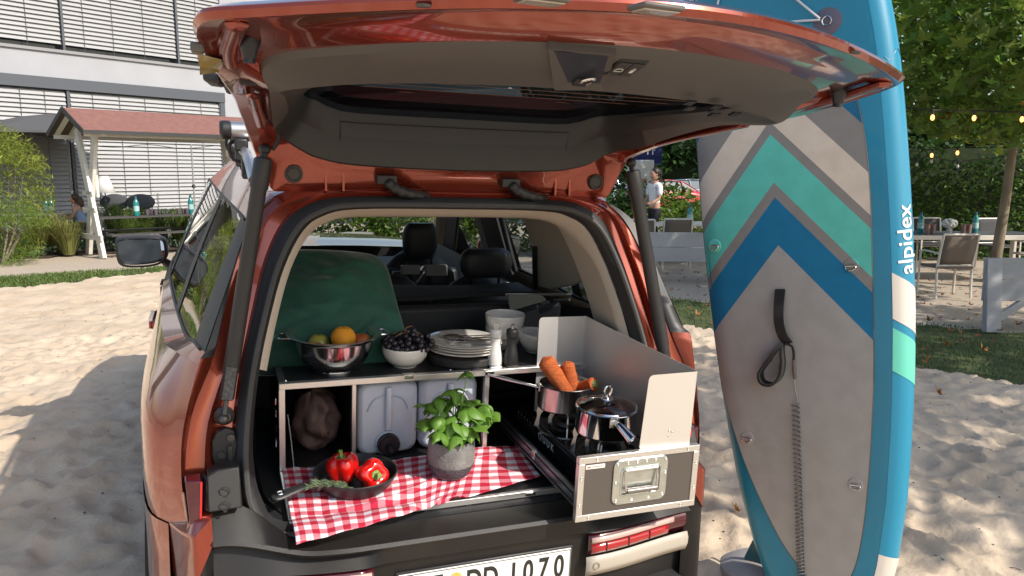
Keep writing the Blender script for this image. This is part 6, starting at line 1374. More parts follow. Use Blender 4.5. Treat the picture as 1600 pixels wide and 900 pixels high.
outR = [bon(x, y) for x, y in ((1300, 925), (1330, 900), (1347, 840), (1358, 740), (1364, 640), (1366, 560), (1364, 430), (1360, 300), (1352, 215), (1340, 160), (1322, 110), (1298, 75), (1262, 50))]
outL = [bon(x, y) for x, y in ((1272, 918), (1255, 893), (1218, 840), (1173, 745), (1139, 650), (1114, 560), (1102, 430), (1087, 320), (1080, 240), (1076, 180), (1082, 120), (1100, 80), (1150, 52))]
lr_ = cr(outL, 4, False); rr3 = cr(outR, 4, False); g = G()
def clampx(p): w2 = hwid(p.y)-.02; return Vector((max(-w2, min(w2, p.x)), p.y, p.z))
loops = []
for a, b2 in zip(lr_, rr3):
    row = []
    for k in range(17):
        p = clampx(a.lerp(b2, k/16)); fl = hwid(p.y)-T2; ex = max(0, abs(p.x)-fl); zz = (math.sqrt(max(0, T2*T2-min(ex, T2)**2)) if ex > 0 else T2)+.0035; row.append(Vector((p.x, p.y, zz+.10*max(0, (p.y-2.2)/.9)**2)))
    loops.append(row)
g.loft(loops, closed=False); dk = g.build('deck_pad', pad, sup, angle=60)
edge = loops[0]+[l[-1] for l in loops]+loops[-1][::-1]+[l[0] for l in loops[::-1]]
g = G(); g.tube(edge, .0016, 4); g.build('pad_edge', mat('pad_edge_grey', (.12, .11, .10), .7), sup)
# d rings on round patches
def dring(px, py, patch=None, r=.019, rot=0.0):
    p = bon(px, py); z = .079
    g = G(); g.lathe([(.0001, .0035), (.024, .003), (.028, 0)], 28, (p.x, p.y, z-.0005)); pt_ = g.build('ring_patch', patch if patch else pad, sup)
    g = G(); c, s = math.cos(rot), math.sin(rot); P = [(r*math.cos(math.pi+math.pi*k/10), r*.9*math.sin(math.pi+math.pi*k/10)) for k in range(11)]
    g.tube([Vector((p.x+a*c-b*s, p.y+a*s+b*c, z+.007+.003*(i % 2)*0)) for i, (a, b) in enumerate(P)], .0022, 7, closed=True); g.build('d_ring', chrome, pt_)
    g = G(); g.box((p.x, p.y+.002, z+.005), (r*1.2, .006, .004), (0, 0, rot)); g.build('ring_tab', mat('tab_grey', (.20, .19, .18), .7), pt_); return p
dring(1117, 384); dring(1330, 415); dring(1168, 684); dring(1337, 757)
gp_ = mat('patch_violet', (.14, .13, .18), .6); p = bon(1293, 33); 
g = G(); g.lathe([(.0001, .004), (.045, .003), (.050, 0)], 32, (p.x, p.y, .0765)); pp = g.build('nose_patch', gp_, sup)
g = G(); g.tube([Vector((p.x+.016*math.cos(a), p.y+.016*math.sin(a), .084)) for a in [2*math.pi*k/16 for k in range(16)]], .0028, 7, closed=True); g.build('d_ring', chrome, pp)
cordm = mat('bungee_white', (.70, .72, .75), .5)
for a, b2 in (((1283, 30), (1232, -12)), ((1283, 32), (1225, 36)), ((1225, 36), (1120, 30)), ((1120, 30), (1130, -20))):
    g = G(); A, B = bon(*a), bon(*b2); A.z = B.z = .090; g.tube([A, (A+B)/2+Vector((0, 0, .004)), B], .0042, 8); g.build('bungee_cord', cordm, sup)
# carrying strap, ankle cuff and coiled leash
strapm = mat('strap_webbing', (.018, .018, .018), .8, bump=.3, bscale=300)
def ribbon(name, pts, wd, th, m, par): 
    g = G(); loops = []; n = len(pts)
    for i, p in enumerate(pts):
        t = (pts[min(n-1, i+1)]-pts[max(0, i-1)]).normalized(); sd = Vector((1, 0, 0)) - t*t.x; sd.normalize(); nn = t.cross(sd); w2 = wd[i] if isinstance(wd, list) else wd
        loops.append([p-sd*w2-nn*th, p+sd*w2-nn*th, p+sd*w2+nn*th, p-sd*w2+nn*th])
    g.loft(loops); g.poly(loops[0][::-1]); g.poly(loops[-1]); return g.build(name, m, par, bevel=.0008, angle=40)
def bz(px, py, z): p = bon(px, py, z); return p
pts = cr([bz(1219, 452, .083), bz(1217, 475, .105), bz(1217, 503, .118), bz(1223, 525, .105), bz(1232, 537, .088)], 6, False); ribbon('carry_strap', pts, .0195, .0022, strapm, sup)
lsh = thing('leash', 'coiled clear grey safety leash with black ankle cuff hanging down the paddle board', 'leash'); lsh.matrix_world = BM
pts = cr([bz(1224, 536, .098), bz(1212, 548, .110), bz(1196, 570, .115), bz(1188, 583, .118), bz(1192, 597, .122), bz(1207, 600, .122), bz(1219, 588, .116), bz(1223, 570, .112), bz(1222, 552, .108), bz(1222, 540, .100)], 5, False)
g = G(); loops = []
n = len(pts)
for i, p in enumerate(pts):
    t = (pts[min(n-1, i+1)]-pts[max(0, i-1)]).normalized(); nn = Vector((0, 0, 1)); sd = t.cross(nn).normalized(); w2 = .013+.012*math.sin(math.pi*i/(n-1))
    loops.append([p-nn*w2-sd*.0055, p+nn*w2-sd*.0055, p+nn*w2+sd*.0055, p-nn*w2+sd*.0055])
g.loft(loops); g.poly(loops[0][::-1]); g.poly(loops[-1]); g.build('ankle_cuff', strapm, lsh, bevel=.001, angle=40)
g = G(); c = bz(1199, 566, .118); g.box(c, (.030, .014, .030), (0, 0, R_(45))); c = bz(1221, 575, .114); g.box(c, (.012, .034, .026), (0, 0, R_(-8))); g.build('cuff_fastener', strapm, lsh, bevel=.002)
g = G(); g.tube(cr([bz(1226, 537, .098), bz(1237, 541, .094), bz(1240, 552, .092), bz(1240, 563, .090)], 4, False), .0046, 8); g.build('rail_saver', strapm, lsh)
g = G(); g.tube([bz(1240, 562, .090), bz(1241, 580, .090), bz(1242, 592, .090)], [.006, .0075, .006], 10); g.build('swivel', mat('swivel_grey', (.16, .13, .11), .35), lsh)
g = G(); g.tube(cr([bz(1241, 592, .089), bz(1243, 608, .088), bz(1246, 622, .087), bz(1246, 630, .086)], 4, False), .0022, 8); g.build('leash_line', mat('clear_cord', (.42, .40, .38), .25), lsh)
top, bot_ = bz(1243, 630, .092), bz(1252, 925, .092); g = G(); P = []; turns = 46; n = turns*14
for i in range(n+1):
    u = i/n; uu = u+.10*u*(1-u)*2.0; c = top.lerp(bot_, uu); c.x += .006*math.sin(u*5)*0; a = 2*math.pi*turns*u; P.append(Vector((c.x+.0135*math.cos(a), c.y+.0, c.z+.0105*math.sin(a))))
g.tube(P, .0026, 6); g.build('coil', mat('coil_grey', (.16, .15, .14), .3), lsh)
# fin and round foot behind the board
fn = thing('board_fin', 'dark teal fin standing out low behind the paddle board', 'fin'); fn.matrix_world = BM
pf = [bz(1192, 832, -.078), bz(1174, 846, -.078), bz(1162, 870, -.078), bz(1157, 895, -.078), bz(1162, 925, -.078), bz(1215, 935, -.078), bz(1225, 880, -.078)]
g = G(); g.poly([Vector((p.x, p.y, -.085)) for p in pf], (0, 0, -.012)); g.build('fin_blade', mat('fin_teal', (.006, .13, .19), .3, coat=.4), fn, bevel=.004)
q = on(1188, 925, 2, .05); q2 = on(1186, 906, 2, 0)
o = thing('stand_foot', 'round pale grey foot of the stand half under the paddle board', 'stand', (q2.x, q2.y, .0)); g = G(); g.lathe([(.16, -.08), (.175, 0.03), (.165, .06), (.12, .09), (.05, .105), (.0001, .107)], 40); g.build('foot_dome', mat('foot_grey', (.40, .37, .35), .6, var=.08, scale=8), o)
# ================================================================== right hand terrace
mesh_t = mat('chair_mesh', (.16, .125, .10), .8, bump=.3, bscale=300); meshd = mat('chair_mesh_dark', (.05, .05, .055), .8); alw = mat('chair_frame', (.66, .62, .56), .45, .1)
def chair(label, loc, rz, m=mesh_t, grp='terrace chairs'):
    t = thing('terrace_chair', label, 'chair', loc, rz=rz, group=grp)
    for s in (-1, 1):
        g = G(); g.tube([(s*.25, .22, 0), (s*.25, .19, .44), (s*.25, .25, .70), (s*.25, .30, .92)], .017, 8); g.build('leg', alw, t)
        g = G(); g.tube([(s*.27, -.24, 0), (s*.27, -.22, .62), (s*.27, -.20, .65)], .017, 8); g.build('leg', alw, t)
        g = G(); g.tube(cr([(s*.27, -.25, .64), (s*.28, -.1, .66), (s*.27, .12, .655), (s*.255, .24, .64)], 4, False), .019, 8, flat=.7); g.build('armrest', alw, t)
    g = G(); g.tube([(-.25, .30, .92), (.25, .30, .92)], .017, 8); g.build('top_rail', alw, t); g = G(); g.tube([(-.25, .20, .47), (.25, .20, .47)], .013, 8); g.build('lower_rail', alw, t)
    g = G(); g.grid(4, 6, lambda u, v: (-.245+.49*u, .20+.10*v+.012*math.sin(math.pi*v), .49+.42*v)); g.build('backrest', m, t, solid=.004)
    g = G(); g.box((0, -.01, .44), (.52, .46, .03)); g.build('seat', m, t, bevel=.008)
    g = G(); g.tube([(-.26, -.22, .43), (.26, -.22, .43)], .014, 8); g.build('seat_frame', alw, t); return t
def P0(px, py, z=0): return on(px, py, 2, z)
c1 = P0(1496, 466); chair('taupe mesh terrace chair turned its back, nearest of the right hand table', (c1.x-.08, c1.y+.2, 0), R_(181))
c2 = P0(1438, 458); chair('white framed terrace chair seen side on between the board and the nearest chair', (c2.x-.45, c2.y+.45, 0), R_(110))
for px, py, rz, m, lb in ((1555, 420, 8, meshd, 'dark mesh terrace chair on the far side of the right table, right of the flower'), (1452, 418, -6, meshd, 'dark mesh terrace chair on the far side of the right table, beside the board'), (1398, 425, -10, meshd, 'dark mesh terrace chair hidden mostly by the board')):
    q = P0(px, py); chair(lb, (q.x, q.y, 0), R_(rz), m)
q = P0(1622, 440); chair('pale framed terrace chair cut by the right edge of the picture', (q.x, q.y+.1, 0), R_(170), alw)
tb = P0(1540, 440); t = thing('terrace_table', 'long white terrace table with bottles and a white flower beside the board', 'table', (tb.x-.2, tb.y+.55, 0), rz=R_(-2))
g = G(); g.box((-.2, 0, .745), (2.9, .95, .03)); g.build('table_top', mat('table_slate', (.10, .10, .11), .35), t, bevel=.004)
g = G(); g.box((-.2, -.475, .72), (2.9, .03, .075)); g.box((-.2, .475, .72), (2.9, .03, .075)); g.build('table_frame', alw, t, bevel=.004)
for x in (-1.6, 1.2):
    for y in (-.43, .43): g = G(); g.box((x, y, .36), (.07, .07, .70)); g.build('leg', alw, t, smooth=False)
TY = tb.y+.5
for px, lb in ((1438, 'teal bottle at the left of the white terrace table'), (1523, 'teal bottle at the middle of the white terrace table')): q = on(px, 360, 1, TY); bottle(lb, (q.x, TY, .762), .36, 'teal bottles on the white terrace table')
q = on(1482, 372, 1, TY-.1); t = thing('flower_vase', 'round white flower head in a small vase on the terrace table', 'flower', (q.x, TY-.1, .762))
g = G(); g.lathe([(.0001, 0), (.04, 0), (.05, .05), (.025, .10)], 16); g.build('vase', mat('vase_white', (.6, .6, .6), .3), t)
g = G(); rg = random.Random(2)
for k in range(140): a = Vector((rg.gauss(0, 1), rg.gauss(0, 1), rg.gauss(0, 1))).normalized(); g.ell(Vector((0, 0, .17))+Vector((a.x*.105, a.y*.085, a.z*.07)), (.028, .028, .018), 7, 5)
g.build('blossom', mat('blossom_white', (.78, .78, .74), .8), t)
for px, lb in ((1448, 'first tumbler beside the left bottle on the terrace table'), (1457, 'second tumbler beside the left bottle on the terrace table'), (1504, 'tumbler between flower and right bottle'), (1513, 'tumbler touching the right bottle')):
    q = on(px, 370, 1, TY-.15); o = thing('tumbler', lb, 'glass', (q.x, TY-.15, .762)); g = G(); g.lathe([(.0001, 0), (.035, .0), (.042, .16), (.039, .16), (.033, .012), (.0001, .01)], 16); g.build('cup', mat('pink_glass', (.40, .25, .22), .1, trans=.3), o)
# grey timber benches seen from behind
gw = mat('grey_timber', (.36, .36, .37), .75, var=.08, scale=4, bump=.3, bscale=30, stretch=(.3, 1, 1))
def timber_bench(label, loc, rz, L3, tilt=.10):
    t = thing('timber_bench', label, 'bench', loc, rz=rz, group='grey timber benches')
    for z0, z1 in ((.585, .83), (.345, .58)): g = G(); g.box((L3/2, -.005*0+tilt*(.8-z0)*-.3, (z0+z1)/2), (L3, .035, z1-z0)); g.build('back_plank', gw, t, bevel=.004)
    for x in (.09, L3-.09):
        g = G(); g.beam((x, -.10, 0), (x, .0, .82), .16, .09, up=(0, 1, 0)); g.build('leg', gw, t, smooth=False, bevel=.004)
        g = G(); g.beam((x+(.3 if x < L3/2 else -.1), .45, 0), (x+(.3 if x < L3/2 else -.1), .38, .42), .12, .08, up=(0, 1, 0)); g.build('leg', gw, t, smooth=False)
        g = G(); g.beam((x+.04, -.05, .12), (x+.42 if x < L3/2 else x-.42, .0, .36), .05, .08); g.build('brace', gw, t, smooth=False)
    for y in (.10, .24, .38): g = G(); g.box((L3/2+.12, y, .43), (L3-.3, .12, .035)); g.build('seat_plank', gw, t, bevel=.003)
    return t
q = P0(1545, 516); timber_bench('grey timber bench with a slanted leg at the right edge of the picture', (q.x-.12, q.y, 0), R_(-2), 2.2)
q = P0(1000, 440); timber_bench('grey timber bench seen from behind between the car and the paddle board', (q.x-.6, q.y+.3, -.03), R_(-6), 2.6)
for px, py, lb in ((1012, 432, 'taupe terrace chair behind the grey bench, partly hidden by the car'), (1068, 430, 'taupe terrace chair behind the grey bench, left of the paddle board')):
    q = P0(px, py); chair(lb, (q.x, q.y+.8, 0.03), R_(178 if px > 1040 else 168), mesh_t)
q = P0(1050, 425); t = thing('terrace_table', 'pale terrace table behind the grey bench left of the board', 'table', (q.x+.2, q.y+1.7, 0)); g = G(); g.box((0, 0, .76), (2.4, .9, .04)); g.build('table_top', alw, t, bevel=.004)
for x in (-1.1, 1.1):
    for y in (-.4, .4): g = G(); g.box((x, y, .37), (.07, .07, .74)); g.build('leg', alw, t, smooth=False)
q = on(1078, 345, 1, 14.9); bottle('teal bottle on the far table just left of the paddle board', (q.x, 14.9, .781), .40, 'teal bottles on the far table')
# hedge and plane tree
hd_ = thing('hedge', 'tall clipped dark green hedge behind the terrace on the right', 'hedge', (12, 16.6, 0)); g = G(); rg = random.Random(77)
for k in range(17000):
    x = rg.uniform(-5.2, 8); y = -.75+abs(rg.gauss(0, .28)); z = rg.uniform(0, 2.5)+.12*noise.noise(Vector((x, z if False else 0, 3)))
    if noise.noise(Vector((x*1.6, y*2, z*1.6))) < -.32: continue
    leaf_cloud(g, (x, y, z), (.05, .05, .05), 1, .13, rg, gaps=-9)
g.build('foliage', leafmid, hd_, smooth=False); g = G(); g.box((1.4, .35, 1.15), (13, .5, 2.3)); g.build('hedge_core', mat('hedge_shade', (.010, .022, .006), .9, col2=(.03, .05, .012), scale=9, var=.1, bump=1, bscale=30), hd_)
leafmid2 = mat('leaf_plane', (.16, .26, .045), .42, island=.5, alpha_leaf=.5)
def plane_tree(label, base, crown, r, n, size, seed, m, lean=(0, 0), gaps=-.12, parts=3, cname='plane_tree', yel=0, clump=.9):
    t = thing(cname, label, 'tree', (base[0], base[1], 0)); rg = random.Random(seed); c = Vector((crown[0]-base[0], crown[1]-base[1], crown[2]))
    g = G(); tp = Vector((lean[0], lean[1], crown[2]-r[2]*.3)); g.tube(cr([(0, 0, -.1), (tp.x*.3+.03, tp.y*.3, tp.z*.35), (tp.x*.7, tp.y*.7, tp.z*.7), tuple(tp)], 5, False), [.09-.003*i for i in range(16)], 12); g.build('trunk', barkm, t)
    for k in range(7):
        a = k*2*math.pi/7+rg.uniform(-.3, .3); e = c+Vector((r[0]*.7*math.cos(a), r[1]*.7*math.sin(a), r[2]*rg.uniform(-.4, .6))); s = tp*.82; md2 = s.lerp(e, .5)+Vector((0, 0, .25)); g = G(); g.tube(cr([tuple(s), tuple(md2), tuple(e)], 6, False), [.05-.0033*i for i in range(13)], 7); g.build('limb', barkm, t)
    g = G(); leaf_cloud(g, c, r, n, size, rg, 'maple', .15, clump, gaps); g.build('crown', m, t, smooth=False)
    if yel: g = G(); leaf_cloud(g, c, r, yel, size, rg, 'maple', .3, clump, gaps); g.build('yellow_leaves', mat('leaf_autumn', (.42, .22, .03), .55, island=.3, alpha_leaf=.5), t, kind='stuff', smooth=False)
    return t
tk = on(1562, 300, 1, 12.2)
plane_tree('plane tree with big lobed leaves overhanging the terrace on the right', (tk.x, 12.2), (7.2, 10.6, 3.95), (3.3, 3.0, 1.85), 8500, .25, 5, leafmid2, (.15, -.1), gaps=-.25, yel=60)
plane_tree('bright sunlit plane tree leaves behind the first tree', (11.6, 15.0), (9.4, 14.2, 3.6), (2.6, 1.6, 1.5), 3000, .19, 6, leafyel, gaps=-.2)  # sunlight put into the leaf colour: yellower than the first tree
plane_tree('dark leafy tree whose branches hang above the parked cars', (4.6, 17.8), (4.3, 17.0, 4.1), (2.4, 1.6, 1.9), 4200, .20, 8, leafd, gaps=-.2)
# two more trees to the right of the view: they dapple the sand
plane_tree('plane tree standing right of the picture that dapples the sand', (10.2, 2.6), (8.6, 1.75, 5.2), (3.3, 2.3, 1.1), 4200, .24, 14, leafmid, gaps=-.02, clump=1.3)
plane_tree('second plane tree right of the picture that shades the grass', (12.6, 5.6), (11.2, 4.4, 5.3), (2.6, 2.5, 1.0), 3000, .24, 15, leafmid, gaps=-.05, clump=1.3)
# festoon lights
gwm = mat('bulb_warm', (1.0, .40, .10), .4, emis=3.5); bw = mat('bulb_unlit', (.6, .6, .58), .3)
def festoon(label, pts, bulbs, lit, name='string_lights'):
    t = thing(name, label, 'string lights'); C_ = cr(pts, 8, False); g = G(); g.tube(C_, .008, 5); g.build('cable', blackpl, t)
    for u in bulbs:
        p = smp(C_, u); g = G(); g.lathe([(.014, 0), (.018, -.05), (.0001, -.05)], 10, p); sk = g.build('socket', blackpl, t); g = G(); g.ell(p+Vector((0, 0, -.085)), (.022, .022, .034), 14, 8); g.build('bulb', gwm if lit else bw, sk)
def pz(px, py, Y): return tuple(on(px, py, 1, Y))
festoon('near string of glowing warm bulbs in front of the tree crown', [pz(1405, 165, 9.2), pz(1458, 172, 9.2), pz(1523, 173, 9.3), pz(1598, 175, 9.3), pz(1680, 165, 9.3)], [.25, .5, .75], True)
festoon('far string of small glowing bulbs before the hedge', [pz(1410, 228, 12), pz(1457, 234, 12), pz(1498, 230, 12), pz(1600, 222, 12)], [.33, .66], True)
festoon('string of unlit white globes before the hedge', [pz(1400, 250, 13), pz(1433, 249, 13), pz(1456, 244, 13), pz(1497, 252, 13), pz(1600, 240, 13)], [.25, .5, .75], False)
# ================================================================== behind the gap: waitress, cars, sign
skin = mat('skin', (.42, .24, .16), .5, sub=.15); hairm = mat('hair_dark', (.018, .012, .010), .5)
def body_mesh(name, edges, verts, radii, m, par, sub=2):
    me = bpy.data.meshes.new(name); me.from_pydata(verts, edges, []); me.materials.append(m); o = bpy.data.objects.new(name, me); COL.objects.link(o); o.parent = par
    md = o.modifiers.new('skin', 'SKIN'); md.use_smooth_shade = True
    for i, r in enumerate(radii): me.skin_vertices[0].data[i].radius = r if isinstance(r, tuple) else (r, r)
    me.skin_vertices[0].data[0].use_root = True; s = o.modifiers.new('sub', 'SUBSURF'); s.levels = sub; s.render_levels = sub; return o
q = on(1022, 330, 1, 16.0); wt = thing('person', 'woman with a dark ponytail in a white shirt and black trousers walking behind the terrace', 'person', (q.x, 16.0, .12), rz=R_(-62))
vb = [(0, 0, .95), (0, 0, 1.12), (0, -.01, 1.30), (0, 0, 1.44), (0, -.01, 1.50), (.17, 0, 1.40), (.20, -.04, 1.13), (.17, -.25, 1.03), (.16, -.33, 1.05), (-.17, 0, 1.40), (-.20, -.02, 1.13), (-.18, -.20, 1.00), (-.17, -.28, 1.02), (.09, 0, .90), (.10, -.10, .50), (.10, -.06, .08), (.10, -.17, .04), (-.09, 0, .90), (-.10, .10, .50), (-.10, .22, .12), (-.10, .12, .05)]
eb = [(0, 1), (1, 2), (2, 3), (3, 4), (3, 5), (5, 6), (6, 7), (7, 8), (3, 9), (9, 10), (10, 11), (11, 12), (0, 13), (13, 14), (14, 15), (15, 16), (0, 17), (17, 18), (18, 19), (19, 20)]
rb_ = [(.14, .10), (.11, .085), (.14, .10), (.10, .07), .045, .055, .042, .032, .036, .055, .042, .032, .036, (.085, .085), .06, .042, .04, (.085, .085), .06, .042, .04]
body_mesh('body', eb, vb, rb_, skin, wt)
body_mesh('shirt', [(0, 1), (1, 2), (2, 3), (3, 4), (4, 5), (3, 6), (6, 7)], [(0, 0, .91), (0, 0, 1.13), (0, -.01, 1.30), (0, 0, 1.42), (.17, 0, 1.395), (.20, -.03, 1.18), (-.17, 0, 1.395), (-.20, -.01, 1.18)], [(.155, .115), (.13, .105), (.155, .115), (.11, .08), .07, .062, .07, .062], mat('shirt_white', (.72, .73, .76), .85), wt)
body_mesh('trousers', [(0, 1), (1, 2), (2, 3), (0, 4), (4, 5), (5, 6)], [(0, 0, .96), (.09, 0, .88), (.10, -.09, .50), (.10, -.06, .10), (-.09, 0, .88), (-.10, .10, .50), (-.10, .21, .14)], [(.13, .105), (.092, .10), .075, .062, (.092, .10), .075, .062], mat('trousers_black', (.012, .012, .018), .85), wt)
g = G(); g.ell((0, -.02, 1.62), (.072, .090, .115), 20, 14); g.ell((0, -.112, 1.605), (.012, .018, .016), 8, 6); g.box((0, -.100, 1.565), (.03, .012, .006)); hd2 = g.build('head', skin, wt)
g = G(); g.ell((0, .018, 1.665), (.088, .105, .108), 20, 12); g.tube(cr([(0, .08, 1.70), (0, .14, 1.68), (0, .145, 1.55), (0, .12, 1.42)], 5, False), [.02]+[.034]*8+[.024]*6+[.008], 10); g.build('hair', hairm, hd2)
for s in (-1, 1): g = G(); g.ell((s*.028, -.102, 1.635), (.010, .006, .006), 8, 6); g.build('eye', mat('eye_dark', (.02, .02, .02), .3), hd2); g = G(); g.ell((s*.074, -.01, 1.62), (.010, .018, .028), 8, 6); g.build('ear', skin, hd2)
for s in (-1, 1):
    for k in range(5):
        g = G(); h0 = Vector((s*.165, -.33 if s > 0 else -.28, 1.05 if s > 0 else 1.02)); a = Vector((s*(-.02+.012*k)*(-1), -.03, -.01*abs(k-2)*.3)); g.tube([h0+a*.5, h0+a+Vector((0, -.03, -.004)), h0+a+Vector((0, -.05, -.018))], [.009, .008, .006], 6); g.build('finger', skin, wt)
# person seated under the parasol
q = on(128, 330, 1, 18.3); w3 = thing('person', 'person with long dark hair in a light blue top sitting under the parasol', 'person', (q.x, 18.3, 0), rz=R_(-70))
body_mesh('body', [(0, 1), (1, 2), (2, 3), (2, 4), (4, 5), (5, 6), (2, 7), (7, 8), (8, 9), (0, 10), (10, 11), (11, 12), (0, 13), (13, 14), (14, 15)], [(0, 0, .52), (0, -.03, .72), (0, -.08, .96), (0, -.12, 1.06), (.17, -.09, .94), (.20, -.20, .72), (.12, -.40, .80), (-.17, -.09, .94), (-.20, -.18, .70), (-.10, -.38, .79), (.10, -.02, .50), (.12, -.42, .50), (.12, -.42, .08), (-.10, -.02, .50), (-.12, -.42, .50), (-.12, -.42, .08)], [(.15, .12), (.12, .09), (.13, .09), .045, .055, .04, .035, .055, .04, .035, .09, .06, .045, .09, .06, .045], skin, w3)
body_mesh('top', [(0, 1), (1, 2), (2, 3), (2, 4)], [(0, 0, .52), (0, -.03, .72), (0, -.08, .94), (.18, -.10, .90), (-.18, -.10, .90)], [(.165, .13), (.14, .11), (.145, .105), .065, .065], mat('top_blue', (.22, .34, .55), .85), w3)
body_mesh('trousers', [(0, 1), (1, 2), (2, 3), (0, 4), (4, 5), (5, 6)], [(0, 0, .51), (.10, -.04, .50), (.12, -.42, .50), (.12, -.42, .12), (-.10, -.04, .50), (-.12, -.42, .50), (-.12, -.42, .12)], [(.16, .13), .10, .075, .06, .10, .075, .06], mat('trousers_dark', (.02, .02, .03), .85), w3)
g = G(); g.ell((0, -.16, 1.17), (.072, .088, .11), 16, 12); h3 = g.build('head', skin, w3); g = G(); g.ell((0, -.12, 1.20), (.088, .10, .105), 16, 12); g.tube(cr([(0, -.05, 1.2), (0, -.02, 1.05), (0, -.02, .88)], 4, False), [.06, .075, .08, .08, .08, .07, .06, .05, .03], 10); g.build('hair', mat('hair_brown', (.05, .028, .016), .6), h3)
q = on(128, 330, 1, 18.3); t = thing('stool', 'dark stool under the seated person', 'stool', (q.x, 18.3, 0)); g = G(); g.box((0, 0, .42), (.4, .4, .04)); g.build('seat', plank, t, bevel=.005)
for x in (-.17, .17):
    for y in (-.17, .17): g = G(); g.box((x, y, .2), (.035, .035, .4)); g.build('leg', plank, t, smooth=False)
# parked cars beyond
def parked(label, loc, rz, m, name='parked_car'):
    t = thing(name, label, 'car', loc, rz=rz, group='cars parked beyond the terrace'); g = G(); loops = []
    for x, zb, zm, zs, w2, wr in ((-2.1, .45, .60, .62, .70, .66), (-2.0, .30, .75, .92, .82, .76), (-1.2, .25, .82, 1.00, .87, .80), (0, .25, .85, 1.0, .88, .82), (1.0, .25, .84, .98, .88, .80), (1.75, .27, .72, .84, .84, .74), (2.1, .42, .55, .62, .70, .62)):
        loops.append([Vector((x, -w2, zb)), Vector((x, -w2-.02, zm)), Vector((x, -wr, zs)), Vector((x, wr, zs)), Vector((x, w2+.02, zm)), Vector((x, w2, zb))])
    g.loft(loops); g.poly(loops[0][::-1]); g.poly(loops[-1]); g.build('body', m, t, bevel=.03, angle=50)
    g = G(); lo2 = [(-1.95, .93, .70), (-1.25, 1.40, .58), (-.2, 1.47, .60), (.55, 1.38, .58), (1.2, .97, .72)]; g.loft([[Vector((x, -w2, z)), Vector((x, w2, z))] for x, z, w2 in lo2], closed=False); g.build('roof', m, t, solid=.03)
    for s in (-1, 1):
        g = G(); g.poly([Vector((-1.85, s*.77, .96)), Vector((-1.22, s*.60, 1.37)), Vector((-.2, s*.61, 1.44)), Vector((.5, s*.60, 1.36)), Vector((1.1, s*.77, .98))]); g.build('side_window', mat('far_glass', (.08, .12, .14), .05, coat=1), t, smooth=False)
        for x in (-.35, .45): g = G(); g.beam((x, s*.80, .96), (x-.05, s*.62, 1.42), .05, .03); g.build('window_post', m, t, smooth=False)
        for x in (-1.35, 1.3):
            g = G(); g.lathe([(.001, .1), (.2, .11), (.21, .10), (.31, .10), (.32, .05), (.32, -.08)], 26, (x, s*.80, .32), Matrix.Rotation(s*math.pi/2, 3, 'X').inverted()); w5 = g.build('wheel', tyrem, t); g = G(); g.lathe([(.001, .112), (.19, .118), (.20, .112)], 20, (x, s*.80, .32), Matrix.Rotation(s*math.pi/2, 3, 'X').inverted()); g.build('rim', alu, w5)
    g = G(); g.box((.75, -.93, 1.0), (.18, .12, .12)); g.build('side_mirror', m, t, bevel=.03); return t
redp = mat('red_paint', (.45, .010, .022), .3, coat=1.0); bluep = mat('blue_grey_paint', (.10, .14, .19), .3, coat=1.0); silv = mat('silver_paint', (.42, .42, .45), .3, .6, coat=1)
parked('bright red parked car directly behind the walking woman', (7.0, 35.0, 0), R_(14), redp); parked('blue grey parked car right of the red one', (9.4, 40.5, 0), R_(10), bluep); parked('silver parked car partly behind the red one', (4.9, 40.0, 0), R_(8), silv)
g = G(); g.grid(10, 10, lambda u, v: (-10+60*u, 28+30*v, -.035)); tag(g.build('car_park', mat('asphalt', (.06, .06, .062), .9, bump=.5, bscale=30), None), kind='structure')
# blue canopy sign and notice board
q = on(990, 240, 1, 20.0); t = thing('canopy', 'dark blue awning with a small white marking above the notice board', 'awning', (q.x, 20.0, 0)); 
g = G(); g.poly([(-1.6, 0, 2.05), (.55, 0, 2.05), (.55, -.9, 1.98+.0), (-1.6, -.9, 1.98)], (0, 0, .03)); g.build('pale_underside', mat('awning_pale', (.20, .30, .50), .7), t, smooth=False); g = G(); g.box((-.52, -.91, 2.24), (2.14, .04, .48)); g.build('valance', mat('awning_blue', (.008, .018, .12), .7), t); 
g = G(); 
for dx in (.20, .32): g.box((dx, -.935, 2.28), (.03, .01, .12)); g.box((dx+.03, -.935, 2.33), (.06, .01, .03)); 
g.build('awning_marking', mat('marking_white', (.75, .75, .8), .6), t)
for x in (-1.5, .45): g = G(); g.tube([(x, -.05, 0), (x, -.05, 2.05)], .03, 8); g.build('post', alw, t)
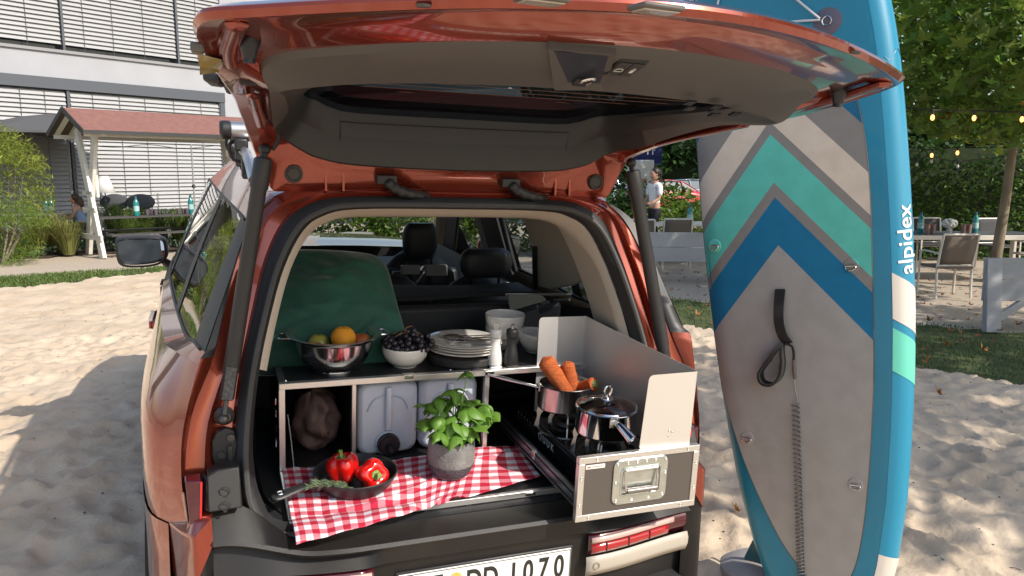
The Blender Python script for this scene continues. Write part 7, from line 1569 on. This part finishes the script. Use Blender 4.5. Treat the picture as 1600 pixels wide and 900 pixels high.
q = on(1000, 300, 1, 18.0); t = thing('notice_board', 'white framed blue and white notice board behind the strut', 'sign', (q.x, 18.0, 0)); g = G(); g.box((0, 0, 1.30), (.62, .05, 1.55)); g.build('frame', mat('marking_white', (.75, .75, .8)), t, bevel=.03)
g = G(); g.box((0, -.03, 1.72), (.50, .012, .55)); g.build('poster', mat('poster_white', (.72, .68, .68), .6, col2=(.80, .78, .76), scale=6, var=.1), t); g = G(); g.box((0, -.03, .98), (.50, .012, .80)); g.build('poster', mat('poster_blue', (.25, .30, .58), .6, col2=(.32, .36, .62), scale=5, var=.1), t); g = G(); g.box((.08, -.038, 1.60), (.14, .004, .10)); g.build('poster_print', mat('print_pink', (.6, .25, .25), .6), t)
for x in (-.25, .25): g = G(); g.tube([(x, 0, 0), (x, 0, .55)], .025, 8); g.build('leg', alw, t)
# far planting and trees closing the view
for k, (X, Y, r, h, m, lb) in enumerate(((5.2, 22, 1.4, .92, leafl, 'flowering shrub before the red car'), (3.3, 20.5, .8, .95, leafyel, 'low sunny shrub right of the strut'), (7.0, 24, 1.4, .85, leafl, 'light shrub before the blue grey car'))):
    shrub('shrub', lb, (X, Y, h*.5), (r, .8, h*.55), 2200, .13, m, 90+k, 'shrubs before the parked cars', gaps=-.2)
g = G(); g.ell((0, 0, 0), (.03, .03, .03), 6, 4); 
rg = random.Random(31); g = G()
for k in range(40000):
    x = rg.uniform(-70, 75); h = 7+3*noise.noise(Vector((x*.08, 0, 0)))+2*noise.noise(Vector((x*.4, 0, 3))); y = 58+rg.gauss(0, 1.2); z = rg.uniform(0, 1)**.8*h
    if noise.noise(Vector((x*.35, y*.3, z*.35))) < -.30: continue
    leaf_cloud(g, (x, y, z), (.3, .3, .3), 1, .75, rg, gaps=-9)
tag(g.build('far_trees', leafd, None, smooth=False), kind='stuff')
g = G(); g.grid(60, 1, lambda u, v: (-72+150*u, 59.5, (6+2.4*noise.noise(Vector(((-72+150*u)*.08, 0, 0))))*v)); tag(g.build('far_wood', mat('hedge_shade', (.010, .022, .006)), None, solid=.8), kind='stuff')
print('objects', len(bpy.data.objects), 'tris', sum(len(o.data.polygons)*2 for o in bpy.data.objects if o.type == 'MESH'))
